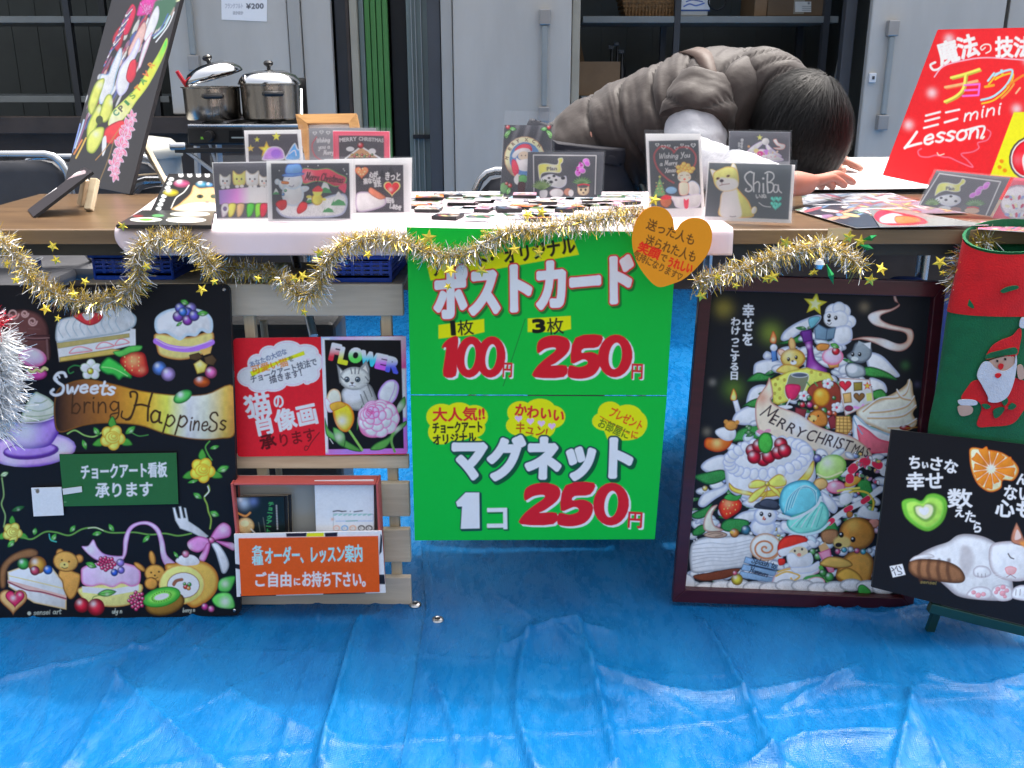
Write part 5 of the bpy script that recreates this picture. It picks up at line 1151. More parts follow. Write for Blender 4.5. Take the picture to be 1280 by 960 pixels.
    c.line([(800,280),(830,250),(870,240),(920,250),(948,290),(940,340)], 9, (190,160,60)); c.line([(780,240),(820,232),(880,226)], 10, (214,180,90)); c.fill([(790,260),(830,246),(850,280),(820,306),(790,300)], (214,220,224), rim=(150,160,170), rw=8)
    for i in range(26): x, y = 870+(i*41) % 120, 60+(i*67) % 150; c.ell(x, y, 12, 8, [(206,212,224),(190,60,90),(150,110,150),(190,150,90),(70,120,80)][i % 5], rot=i*31, rim=(90,80,96), rw=4)
    # teal shells
    c.fill([(504,300),(520,230),(570,196),(640,190),(690,230),(700,270),(660,330),(600,360),(530,350)], (96,176,196), rim=(40,110,140), rw=20, tex=.05)
    for k in range(7): c.line([(530+k*6,340-k*4),(550+k*10,270-k*8),(620+k*9,214+k*4),(680,240+k*12)], 4, (50,130,160) if k % 2 else (150,210,220))
    c.fill([(540,400),(560,360),(640,330),(700,290),(736,330),(730,390),(680,430),(590,444)], (110,190,180), rim=(50,130,130), rw=16, tex=.05)
    for k in range(6): c.line([(560+k*24,410),(590+k*22,380-k*6),(640+k*14,340-k*6)], 4, (60,146,146) if k % 2 else (170,220,210))
    c.line([(510,350),(560,370),(620,350),(680,310),(700,270)], 12, (170,210,222)); c.line([(540,420),(600,446),(690,430),(740,390)], 12, (160,210,214))
    # strawberry and white horn
    c.fill([(220,310),(240,280),(290,268),(326,292),(320,330),(280,360),(250,372),(226,346)], (206,50,30), rim=(130,14,14), rw=18, hl=[(264,300,20,(246,150,110),.7)]); 
    for i in range(9): c.ell(240+(i*29) % 70, 290+(i*19) % 60, 2, 3, (240,180,110))
    c.fill([(244,272),(270,252),(300,262),(330,256),(310,284),(270,286)], (50,130,60), rim=(16,70,30), rw=6)
    c.fill([(150,420),(152,370),(180,320),(214,306),(190,350),(200,400),(240,424),(190,436)], (206,180,176), rim=(140,100,96), rw=12)
    # snowman
    c.ell(428,410,62,46,(214,222,236), rim=(130,144,180), rw=18); c.ell(440,356,56,46,(222,230,242), rim=(130,144,180), rw=16)
    for x in (421, 460): c.ell(x,348 if x < 440 else 353,9,11,(20,22,30)); c.ell(x-2,345 if x < 440 else 350,3,3,(235,240,245))
    c.line([(432,362),(428,372)], 7, (210,110,60)); c.ball(436,372,6,(190,60,60)); c.fill([(386,310),(420,290),(500,304),(496,330),(400,322)], (40,46,60), rim=(20,24,34), rw=6); c.fill([(412,310),(420,284),(456,276),(500,292),(490,324)], (56,62,80), rim=(24,28,40), rw=10)
    # yule log
    c.fill([(84,520),(100,480),(160,456),(260,452),(360,444),(400,470),(380,530),(360,590),(280,606),(180,620),(100,624),(84,580)], (206,212,222), rim=(120,126,140), rw=16)
    for k in range(7): c.line([(96,496+k*18),(180,484+k*18+6*math.sin(k)),(270,490+k*16),(370,470+k*16)], 4, (150,156,170))
    c.ell(205,446,56,17,(150,130,120), rim=(80,60,54), rw=8); c.line([(170,446),(205,438),(240,446),(205,454)], 3, (90,70,60)); c.fill([(104,636),(180,622),(300,602),(318,616),(260,650),(160,664),(110,654)], (96,50,34), rim=(50,24,16), rw=8, tex=.2)
    c.ball(294,438,22,(180,120,60)); c.ball(348,424,24,(50,100,130)); c.ball(372,440,10,(200,210,220)); c.ell(282,434,10,7,(200,150,70))
    # cinnamon roll
    c.ell(440,504,74,66,(222,206,190), rim=(150,110,80), rw=14)
    c.line([(440+ (64-t*5)*math.cos(t), 510+(54-t*4.3)*math.sin(t)) for t in np.linspace(0, 12, 40)], 9, (160,104,70)); 
    # blue wooden sign
    for k in range(3): c.fill([(346-k*12,548+k*34),(500-k*8,588+k*30),(492-k*8,614+k*30),(336-k*12,578+k*34)], (110,140,176), sm=False, rim=(60,84,120), rw=6, tex=.15)
    c.script('Splash to', (372,576), (488,606), 28, 4, (24,30,50)); c.script('Hammers', (362,622), (448,646), 28, 4, (24,30,50))
    # father christmas (a generic one)
    c.fill([(470,700),(480,640),(540,600),(640,596),(690,590),(694,620),(670,640),(720,680),(700,712),(600,716),(500,712)], (206,196,200), rim=(150,120,140), rw=14)
    for q in ([(490,640),(540,620),(600,640),(560,670),(520,690)], [(560,650),(580,690),(560,710)], [(500,620),(560,606),(640,616)]): c.line(q, 9, (190,150,80))
    c.fill([(496,500),(520,462),(570,446),(620,452),(640,474),(600,500),(540,530),(506,550)], (196,44,32), rim=(130,10,14), rw=12); c.fill([(500,520),(560,500),(630,480),(640,500),(600,520),(520,548)], (226,230,236), rim=(160,170,190), rw=6)
    c.ell(594,532,46,30,(226,170,150), rot=-12); c.fill([(540,540),(570,530),(600,552),(650,530),(664,570),(640,600),(590,612),(550,590)], (228,232,240), rim=(160,170,190), rw=10)
    for x, y in ((578,522),(612,514)): c.ell(x,y,5,6,(30,24,30))
    c.ell(598,540,10,8,(206,110,100)); c.fill([(634,480),(656,470),(680,492),(660,506)], (226,230,236), rim=(150,160,180), rw=5); c.fill([(500,560),(530,560),(530,584),(504,590)], (190,40,36), rim=(120,10,14), rw=6)
    c.fill([(560,600),(640,594),(690,570),(692,604),(650,626),(580,626)], (206,210,226), rim=(150,160,190), rw=8)
    # ice cone and teddy bear
    c.fill([(700,440),(730,420),(776,424),(780,460),(750,490),(710,480)], (140,100,70), rim=(80,50,30), rw=12, tex=.15); c.fill([(690,500),(720,480),(740,510),(700,530)], (176,140,100), sm=False); c.fill([(688,530),(744,510),(764,620),(740,628)], (220,120,150), sm=False, rim=(170,70,110), rw=10)
    c.ell(836,350,16,16,(150,100,50), rim=(90,50,20), rw=6); c.ell(950,390,26,24,(210,120,110), rim=(130,70,50), rw=8); c.fill([(870,350),(900,306),(930,330),(970,340),(970,370),(920,370)], (210,216,228), rim=(150,160,180), rw=8)
    c.ell(870,440,84,78,(166,112,48), rim=(96,56,20), rw=22, tex=.08, hl=[(850,400,30,(206,156,84),.6)]); c.ell(800,482,40,30,(200,156,96), soft=8); c.ell(784,494,16,11,(30,22,20)); c.line([(770,510),(790,520),(820,512)], 4, (70,40,20))
    for x, y in ((797,446),(852,468)): c.ell(x,y,12,14,(24,16,14)); c.ell(x-3,y-4,4,4,(236,240,244))
    c.fill([(820,540),(900,520),(946,560),(940,640),(900,700),(830,690),(770,640)], (176,126,56), rim=(100,60,20), rw=24, tex=.08); c.fill([(694,580),(740,548),(820,560),(850,590),(800,604),(720,596)], (196,146,76), rim=(110,70,26), rw=12); c.fill([(770,640),(820,600),(880,630),(900,680),(840,680)], (190,140,60), rim=(110,70,26), rw=14)
    for x in range(780, 950, 30): c.ball(x, 520+6*math.sin(x), 14, [(70,150,170),(200,206,220),(190,80,120)][x//30 % 3])
    c.line([(700,600),(720,640),(760,690),(820,700),(870,684)], 20, (70,140,60)); c.line([(610,680),(630,650),(680,640),(720,640)], 14, (60,130,70)); c.ball(740,644,22,(70,150,80)); c.ball(710,626,18,(60,130,70)); c.ell(680,668,40,24,(222,200,206), rim=(180,120,130), rw=8)
    # snow ground and gold ball
    for i in range(13): c.ell(84+i*76, 690+8*math.sin(i*1.7), 56, 30, (196,202,214), rim=(120,126,140), rw=14, tex=.2)
    c.fill([(60,634),(90,640),(110,670),(100,704),(60,700)], (200,206,218), rim=(130,136,150), rw=8)
    c.ball(306,656,28,(214,176,60)); c.ball(296,626,12,(210,90,120)); c.fill([(876,690),(900,680),(936,710),(920,730),(880,724)], (50,130,60), rim=(16,70,30), rw=8)
    for x, y in ((104,474),(116,466),(112,482),(126,476)): c.ell(x,y,3.5,3.5,(226,230,240))
    c.view(840, 340, 3.5556); c.script('CHRIS', (590,750), (600,752), 1, .5, (40,26,34)) if False else None
    c.text('MAS', (792,802), (868,824), 62, (40,26,34), bold=.5, slant=.2)

def paint_catboard(c):
    c.view(1080, 520, 3.4286)
    WT = (222,228,238)
    c.text('ち', (186,220), (246,224), 62, WT, bold=2); c.text('い', (246,222), (276,224), 34, WT, bold=2); c.text('さな', (272,222), (400,246), 64, WT, bold=2)
    c.text('幸せ', (180,310), (344,306), 80, WT, bold=2.2); c.text('数', (356,384), (466,384), 84, WT, bold=2.4)
    c.text('え', (386,430), (432,430), 50, WT, bold=1.8); c.text('た', (428,450), (480,454), 56, WT, bold=1.8); c.text('ら', (462,494), (506,498), 52, WT, bold=1.8)
    c.text('ない', (594,352), (720,362), 70, WT, bold=2); c.text('心も', (560,424), (730,432), 80, WT, bold=2.6); c.text('ん', (650,290), (705,292), 54, WT, bold=2)
    # orange heart
    p = [(458,136),(520,142),(590,156),(640,190),(664,232),(640,276),(596,276),(586,310),(540,326),(490,296),(462,240),(452,180)]
    c.fill(p, (204,130,60), rim=(150,70,24), rw=8); c.fill([(x+(545-x)*.07, y+(228-y)*.07) for x, y in p], (226,206,160), rim=(206,140,70), rw=5)
    for a in range(0, 360, 30):
        ca, sa = math.cos(R(a+8)), math.sin(R(a+8)); rr = 1.0 if a not in (60,) else .8
        L_ = {0:96,30:62,60:60,90:80,120:76,150:70,180:70,210:88,240:92,270:74,300:74,330:92}[a]
        c.fill([(545+16*ca,228+16*sa),(545+L_*ca-L_*.22*sa,228+L_*sa+L_*.22*ca),(545+L_*1.04*ca,228+L_*1.04*sa),(545+L_*ca+L_*.22*sa,228+L_*sa-L_*.22*ca)], (212,110,34), rim=(176,76,16), rw=5, n=4)
    c.blob(545,222,14,(240,238,220),.9)
    # kiwi heart
    q = [(160,376),(176,356),(214,352),(246,362),(272,336),(310,332),(348,352),(358,394),(340,450),(300,486),(262,494),(214,470),(174,430)]
    c.fill(q, (86,150,50), rim=(50,96,30), rw=7); c.fill([(x+(262-x)*.16, y+(412-y)*.16) for x, y in q], (136,190,80), rim=(90,160,60), rw=12); c.fill([(x+(262-x)*.5, y+(412-y)*.5) for x, y in q], (90,130,60), soft=6); c.fill([(x+(258-x)*.62, y+(408-y)*.62) for x, y in q], (190,214,160), soft=5); c.fill([(x+(256-x)*.78, y+(406-y)*.78) for x, y in q], (226,234,216), soft=3)
    # seal
    c.fill([(110,644),(164,634),(178,680),(124,692)], (210,214,220), sm=False); 
    for l in ([(118,650),(130,660)],[(130,668),(136,682)],[(150,644),(160,656)],[(142,652),(146,664),(158,668),(162,676),(146,680)],[(120,664),(128,660)],[(140,644),(134,654)]): c.line(l, 4, (30,30,40))
    # sleeping cat
    F = (206,206,214)
    c.fill([(195,630),(240,590),(300,560),(360,540),(400,512),(450,506),(520,520),(580,560),(620,640),(640,760),(600,790),(480,786),(400,770),(350,730),(300,690),(220,660)], F, rim=(120,118,130), rw=26, tex=.05, hl=[(380,580,60,(226,226,232),.6)])
    c.fill([(420,560),(460,570),(470,620),(460,660),(430,690),(410,640)], (120,112,120), soft=12, a=.5)
    c.fill([(190,640),(200,618),(240,612),(300,614),(360,624),(410,650),(434,690),(420,714),(370,716),(300,706),(230,694),(196,670)], (120,84,60), rim=(60,38,26), rw=20, tex=.2)
    for x in (240,280,322,364): c.line([(x,618),(x-6,660),(x+4,704)], 16, (60,36,26), soft=6, a=.7)
    c.fill([(196,622),(220,600),(280,590),(300,606),(230,614)], F, rim=(150,146,156), rw=8)
    c.fill([(540,560),(580,540),(660,538),(720,560),(740,640),(700,700),(620,706),(560,680),(536,630)], (216,214,222), rim=(140,134,146), rw=20, tex=.04)
    c.fill([(632,540),(650,462),(662,470),(690,530),(720,560)], (150,100,84), rim=(90,60,50), rw=8); c.fill([(646,530),(656,486),(674,520)], (206,160,160)); c.fill([(670,540),(730,540),(740,580),(690,566)], (186,120,60), soft=8)
    c.line([(618,590),(628,606),(642,612)], 5, (50,40,46)); c.fill([(606,650),(630,644),(654,654),(644,676),(620,680),(608,668)], (222,140,150), rim=(180,100,110), rw=6); c.line([(628,680),(612,690)], 3, (110,80,90)); c.line([(628,680),(650,694)], 3, (110,80,90))
    for i in range(3): c.line([(600,674+i*6),(552,680+i*14)], 1.6, (236,238,244), a=.8)
    for q in ([(468,660),(490,642),(530,648),(546,676),(520,692),(476,688)], [(440,770),(460,740),(500,730),(540,742),(546,776),(500,786)], [(546,760),(560,730),(600,722),(632,740),(634,784),(580,792)], [(636,780),(640,740),(680,724),(720,740),(720,790)]): c.fill(q, (222,222,230), rim=(140,136,150), rw=12)
    for x, y in ((488,684),(504,688),(520,686)): c.line([(x,y-10),(x+1,y+4)], 3, (110,104,116))
    for x, y, r in ((470,756,10),(490,768,12),(512,764,10),(574,742,11),(596,734,11),(612,748,10),(594,760,13),(566,756,9),(604,774,8)): c.ell(x,y,r,r*.9,(206,130,146), rim=(160,90,110), rw=4)
    for x in (652,670,690): c.line([(x,744),(x-2,768)], 3, (110,104,116))
    c.script('sensei', (240,716), (310,722), 16, 2, (110,100,60))
# ---------------------------------------------------------------- small cards
G0 = (62,66,78)
def pic(c, q, col=G0): c.fill(q, col, sm=False)
def p_kittens(c):
    c.view(250, 150, 4.7407); pic(c, [(76,256),(560,250),(560,578),(96,582)], (70,72,84))
    for x, y, cc, r in ((148,362,(206,210,206),34),(232,350,(216,186,110),40),(310,350,(210,204,200),42),(380,362,(196,190,180),34),(460,352,(190,170,150),38)):
        c.fill([(x-r,y-r*.3),(x-r*.9,y-r*1.25),(x-r*.3,y-r*.8),(x+r*.3,y-r*.8),(x+r*.9,y-r*1.2),(x+r,y-r*.2),(x+r*.8,y+r*.8),(x,y+r),(x-r*.8,y+r*.8)], cc, rim=tuple(k*.7 for k in cc), rw=10)
        for e in (-.35,.35): c.ell(x+e*r, y, 5, 6, (60,60,70))
        c.ell(x, y+12, 6, 4, (210,130,120)); c.ell(x-12,y+r+4,12,9,(222,222,216)); c.ell(x+16,y+r+2,12,9,(222,222,216))
    c.fill([(112,416),(300,398),(560,404),(560,490),(200,494),(116,500)], (160,130,190), sm=False, grad=(110,440,420,440,[(0,(128,112,170)),(.35,(168,120,180)),(.6,(216,206,220)),(1,(206,196,216))]))
    for i, (x, cc) in enumerate(((150,(196,170,206)),(190,(206,190,90)),(240,(170,150,120)),(300,(70,160,60)),(350,(110,190,60)),(380,(190,40,70)),(450,(90,150,190)))): c.fill([(x-22,500),(x+24,498),(x+10,560),(x-20,574)], cc, rim=tuple(k*.6 for k in cc), rw=10)
    c.ell(148,526,22,26,(220,210,226)); c.ell(148,526,12,14,(90,80,120))
def p_snowman(c):
    c.view(250, 150, 4.7407); pic(c, [(420,257),(884,255),(890,584),(430,588)], (56,58,68))
    for x, y in ((850,290),(870,320),(700,270),(640,275),(856,300),(470,300)): c.ell(x,y,3,3,(200,206,216))
    c.fill([(450,520),(520,490),(640,500),(760,450),(860,440),(870,520),(820,570),(640,582),(500,576)], (186,196,214), rim=(120,130,160), rw=18, tex=.25)
    for x, y, s_ in ((740,400,40),(820,470,46),(760,520,34),(450,425,20),(650,470,24)): c.fill([(x,y-s_),(x+s_,y+s_*.8),(x-s_,y+s_*.8)], (60,120,80), sm=False); c.fill([(x,y-s_),(x+s_*.7,y+s_*.2),(x,y),(x-s_*.6,y+s_*.3)], (210,218,226)); 
    c.fill([(606,290),(690,292),(760,286),(820,316),(868,340),(856,380),(800,396),(740,370),(680,366),(610,378)], (186,60,84), rim=(70,140,80), rw=9, hl=[(640,330,30,(214,150,160),.6)]); c.script('Merry Christmas', (622,352), (846,372), 44, 6, (60,30,40)); c.fill([(820,396),(866,376),(860,430),(840,420)], (190,60,90))
    B = dict(rim=(150,164,206), rw=18)
    c.ell(486,388,18,32,(214,222,240), rot=-30, **B); c.ell(458,366,16,18,(214,222,240), **B); c.ell(610,410,38,18,(214,222,240), rot=-12, **B)
    c.ell(550,440,66,72,(216,224,242), **B); c.ell(550,360,58,52,(224,230,246), **B); c.fill([(486,326),(520,316),(600,312),(618,322),(560,336),(500,336)], (90,130,206), rim=(50,80,160), rw=8); c.fill([(510,318),(514,270),(550,260),(594,264),(600,314)], (96,136,214), rim=(56,90,170), rw=10)
    c.fill([(484,362),(524,366),(522,380),(486,378)], (196,110,60), rim=(130,60,30), rw=6); c.line([(528,390),(546,396),(556,386)], 4, (90,90,120)); c.line([(524,352),(530,348)], 4, (70,70,90)); c.ball(492,440,10,(70,120,190)); c.ball(506,418,9,(80,150,120))
    c.fill([(448,500),(470,476),(510,476),(512,516),(480,536)], (196,40,46), rim=(130,14,24), rw=8); c.fill([(576,520),(600,486),(634,492),(630,530),(590,556),(574,546)], (200,44,50), rim=(130,14,24), rw=8)
    c.ell(694,470,34,36,(200,166,80), rim=(140,110,40), rw=10); c.ell(696,428,28,22,(206,174,90)); c.fill([(668,412),(700,390),(726,410),(720,424),(672,424)], (190,50,60)); c.ell(646,455,16,9,(200,166,80)); c.ell(734,470,14,8,(200,166,80))
def p_sleepcat(c):
    c.view(250, 150, 4.7407); pic(c, [(920,266),(1204,266),(1208,546),(926,548)], (52,52,62))
    for q in ([(1060,340),(1080,290),(1100,340)], [(1100,330),(1130,270),(1160,330)], [(940,360),(960,310),(980,360)]): c.fill(q, (36,38,46), sm=False)
    c.heart(958,308,40,(206,120,86), rim=(160,70,50), rw=7); 
    for k in range(6): c.ell(958+18*math.cos(k),306+18*math.sin(k),5,5,(226,160,130))
    for t, a, b, h in (('心が', (1004,340),(1056,334),36),('楽ならば', (970,378),(1072,366),36),('きっと', (1094,352),(1190,356),54),('また', (1030,396),(1076,392),32),('明日も', (1098,486),(1150,492),34),('しあわせ', (1120,520),(1190,534),32)): c.text(t,a,b,h,(222,228,234),bold=1.8)
    c.heart(1138,402,50,(226,176,120)); c.heart(1138,402,43,(204,30,46), rim=(160,10,30), rw=8, hl=[(1130,412,12,(240,190,190),.8)])
    c.fill([(926,440),(980,424),(1040,440),(1100,470),(1090,510),(1000,540),(930,536)], (206,206,216), rim=(130,120,150), rw=14); c.fill([(1000,430),(1010,398),(1050,420),(1080,440),(1100,460),(1060,470)], (170,110,90), rim=(120,70,50), rw=8)
    for x in (960,990,1020): c.ell(x,500,10,8,(220,180,190))
def p_stars(c):
    c.view(250, 150, 4.7407); pic(c, [(286,84),(576,82),(600,300),(290,300)], (56,54,64))
    c.star(452,98,26,(226,170,60)); c.star(338,116,17,(216,170,60)); c.star(300,168,22,(216,150,60)); c.star(394,176,50,(232,190,60), rim=(190,140,30))
    c.fill([(370,220),(400,170),(440,156),(480,166),(500,200),(490,236),(380,240)], (150,110,200), rim=(210,190,230), rw=14); c.ell(450,200,30,26,(130,90,180)); c.fill([(506,236),(520,196),(560,136),(580,170),(594,180),(590,236)], (70,130,210), rim=(170,206,240), rw=12); c.line([(530,200),(560,180),(570,210)], 6, (190,216,240))
def p_reef(c):
    c.view(250, 150, 4.7407); pic(c, [(640,52),(900,52),(900,300),(650,300)], (104,108,118))
    for x in (680,720,760,800): c.heart(x, 72+(x % 3)*3, 12, (206,206,212)); c.heart(x, 72+(x % 3)*3, 8, (104,108,118))
    for r in (0, 5): c.line([(690,100+r),(664,150),(680,210),(720,240)], 7, (150,70,84), a=.6)
    for t, a, b in (('Wishing', (690,134),(770,128)),('you a', (700,172),(770,168)),('Merry', (730,206),(790,202))): c.script(t, a, b, 26, 4, (214,216,222))
def p_pinkxmas(c):
    c.view(250, 150, 4.7407); c.fill([(786,66),(1124,68),(1124,300),(790,300)], (176,64,90), sm=False); c.fill([(800,80),(1110,82),(1112,300),(806,300)], (186,76,100), sm=False); pic(c, [(822,92),(1090,94),(1092,300),(826,300)], (60,58,66))
    c.text('MERRY', (826,130), (930,122), 32, (216,222,230), bold=.6); c.text('CHRISTMAS', (940,120), (1088,132), 30, (216,222,230), bold=.4)
    c.fill([(866,224),(940,168),(960,160),(1060,222)], (150,120,90), sm=False, tex=.3); c.line([(862,228),(955,158),(1066,226)], 9, (206,196,190), sm=False); c.ball(952,150,20,(170,40,50)); c.ell(890,172,24,14,(190,186,190)); c.ell(1020,186,22,18,(206,200,200))
    for i in range(9): c.ball(900+i*15,205+(i % 2)*10,8,[(180,150,80),(170,60,60),(80,130,80)][i % 3])
def p_santa(c):
    c.view(600, 130, 8); pic(c, [(246,206),(718,206),(722,915),(200,915)], (54,56,66))
    for x0 in (360,470,600): c.fill([(x0,206),(x0+40,206),(x0-30,420),(x0-60,420)], (84,86,98), soft=16)
    for x, y, fl in ((300,240,1),(670,240,-1)): c.leaf(x-10*fl,y+6,x+66*fl,y+14,22,(90,160,90)); c.leaf(x-20*fl,y+20,x-40*fl,y+110,24,(120,180,110)); c.leaf(x+10*fl,y+20,x-60*fl,y+90,24,(110,170,100)); c.ball(x-20*fl,y-10,24,(200,60,70))
    c.ell(445,540,204,216,(196,176,150), rim=(150,120,90), rw=14, hl=[(380,420,80,(226,210,180),.6),(300,680,60,(90,50,60),.6),(560,560,60,(120,80,100),.5)]); c.ell(450,550,156,170,(70,110,160))
    for ch, x, y, a in (('M',276,560,-70),('E',300,470,-55),('R',330,420,-40),('Y',370,388,-20),('X',450,372,0),('C',520,386,14),('H',570,420,35)): c.text(ch, (x,y), (x+30*math.cos(R(a)),y+30*math.sin(R(a))), 44, (90,64,50), bold=2)
    c.fill([(350,470),(370,430),(430,400),(500,410),(520,470),(440,470)], (196,60,80), rim=(150,30,50), rw=12); c.fill([(320,520),(350,470),(420,440),(490,450),(500,490),(400,490),(350,540)], (226,226,236), rim=(180,180,200), rw=8)
    c.ell(440,520,60,46,(216,160,150)); c.fill([(360,540),(400,560),(440,550),(500,550),(540,600),(500,660),(430,670),(380,640)], (228,228,236), rim=(180,180,200), rw=10); c.fill([(320,560),(360,570),(390,660),(360,730),(320,660)], (206,50,80), rim=(150,20,50), rw=12)
    for x in (415,455): c.ell(x,515,6,6,(60,50,60))
    c.ell(430,750,50,44,(80,140,90), rim=(40,90,60), rw=12); c.fill([(340,740),(380,700),(384,800),(350,790)], (220,222,230)); c.fill([(380,790),(450,790),(440,900),(390,900)], (60,30,36))
    c.ell(240,840,44,56,(90,130,90), rim=(50,90,60), rw=12); c.leaf(270,910,300,830,24,(110,170,100)); c.ball(300,815,24,(206,60,60)); c.ball(265,795,18,(200,60,60))
def orchid(c):
    c.line([(540,900),(534,510),(1162,516),(1150,900)], 9, (206,204,206), sm=False)
    c.fill([(580,650),(590,604),(660,592),(760,606),(782,580),(780,545),(826,540),(830,580),(808,606),(816,660),(790,690),(690,684),(620,700),(606,760),(594,760)], (222,190,90), rim=(226,214,190), rw=14, hl=[(730,640,50,(230,226,210),.9)]); c.text('Plan', (666,664), (772,660), 46, (60,60,80), bold=2)
    for k in range(6): a = k*1.9; c.ell(1030+28*math.sin(a)-k*16+30, 570+k*24, 34, 28, (196,90,196), rim=(220,160,226), rw=10, rot=k*50)
    for k in range(5): c.ell(1000-k*6+20*math.sin(k*2), 590+k*24, 12, 10, (150,30,140))
    c.fill([(600,760),(640,720),(720,700),(800,730),(860,720),(862,800),(800,840),(700,820),(640,800)], (214,218,230), rim=(150,156,180), rw=14)
    for x, y, r in ((650,770,18),(690,740,14),(710,780,20),(740,720,16),(760,760,14),(830,740,22),(680,800,12)): c.ell(x,y,r,r*.8,(40,42,54))
    for k in range(12): a = R(-160+k*12); c.leaf(620,860,620+110*math.cos(a),850+100*math.sin(a),9,(120,150,90),(60,90,50))
    c.fill([(600,870),(670,864),(664,930),(606,930)], (190,200,220)); c.ell(765,890,70,46,(216,206,206), rim=(160,150,160), rw=12); c.ell(880,880,44,40,(150,110,96), rim=(90,60,60), rw=10); c.ell(910,890,26,34,(206,200,206))
    for k in range(9): a = R(-170+k*20); c.leaf(1020,800,1020+100*math.cos(a),790+70*math.sin(a),10,(96,140,90),(50,84,50))
    c.fill([(975,820),(1000,836),(1060,834),(1090,816),(1092,880),(1060,912),(1000,912),(974,880)], (176,160,140), rim=(110,90,80), rw=12); c.line([(980,812),(1035,802),(1090,812)], 14, (190,40,60))
    for x in (1010,1056): c.ell(x,858,11,13,(50,44,50))
    c.ell(1034,888,10,8,(60,40,46))
def p_orchid(c): c.view(600, 130, 8); orchid(c)
def p_wish(c):
    c.view(800, 155, 6.4); pic(c, [(70,136),(468,128),(490,670),(90,680)], (60,66,74))
    for x, y, r in ((138,166,16),(188,184,22),(230,176,14),(290,194,18),(336,168,14),(376,184,18),(426,170,20)): c.heart(x,y,r,(216,220,226)); c.heart(x,y,r*.6,(70,76,84))
    for w_, a in ((16,.5),(7,.7)): c.line([(270,220),(240,196),(170,180),(120,230),(116,290),(150,370),(220,440),(270,470)], w_, (150,64,70), a=a); c.line([(270,230),(310,190),(390,190),(440,240),(446,300),(430,340)], w_, (150,64,70), a=a)
    c.script('Wishing You', (150,276), (400,266), 42, 5, (220,224,230)); c.script('a Merry', (158,334), (296,326), 38, 5, (220,224,230)); c.script('Xmas', (200,390), (286,382), 36, 5, (220,224,230)); c.heart(266,408,9,(200,200,206))
    for k in range(5): c.fill([(158,430+k*20),(158+20+k*9,480+k*24),(158-20-k*9,480+k*24)], (96,140,96), sm=False, tex=.3)
    for i in range(14): c.ell(130+(i*37) % 60, 470+(i*23) % 90, 4, 4, [(226,206,110),(200,90,80)][i % 2])
    c.star(158,422,12,(226,200,90))
    c.ell(428,520,52,70,(176,196,214), rim=(130,150,180), rw=12, rot=-20); c.ell(250,530,46,30,(110,150,196), rim=(70,110,160), rw=8)
    for i in range(16): a = i*2.4; r = 17*math.sqrt(i); c.ell(360+r*math.cos(a)*1.05, 366+r*.7*math.sin(a), 20, 18, (206,160,90), rim=(160,110,50), rw=7)
    c.ell(354,424,54,44,(232,190,170)); c.ell(356,442,10,8,(190,90,80)); c.ell(316,432,10,8,(226,150,140)); c.ell(396,430,10,8,(226,150,140)); c.line([(322,414),(340,410)],4,(110,70,50)); c.line([(372,408),(392,410)],4,(110,70,50))
    c.fill([(310,480),(350,460),(390,480),(384,560),(320,566)], (226,180,166), rim=(180,120,110), rw=10)
    c.fill([(240,576),(320,580),(480,560),(482,640),(440,670),(300,670),(266,620)], (206,206,216), rim=(160,160,180), rw=14); c.fill([(160,600),(200,570),(246,590),(250,640),(210,670),(170,650)], (150,90,60), rim=(90,50,30), rw=10); c.fill([(166,590),(206,566),(250,580),(240,600),(180,606)], (180,40,50)); c.fill([(350,600),(370,610),(390,600),(384,670),(356,670)], (176,50,76))
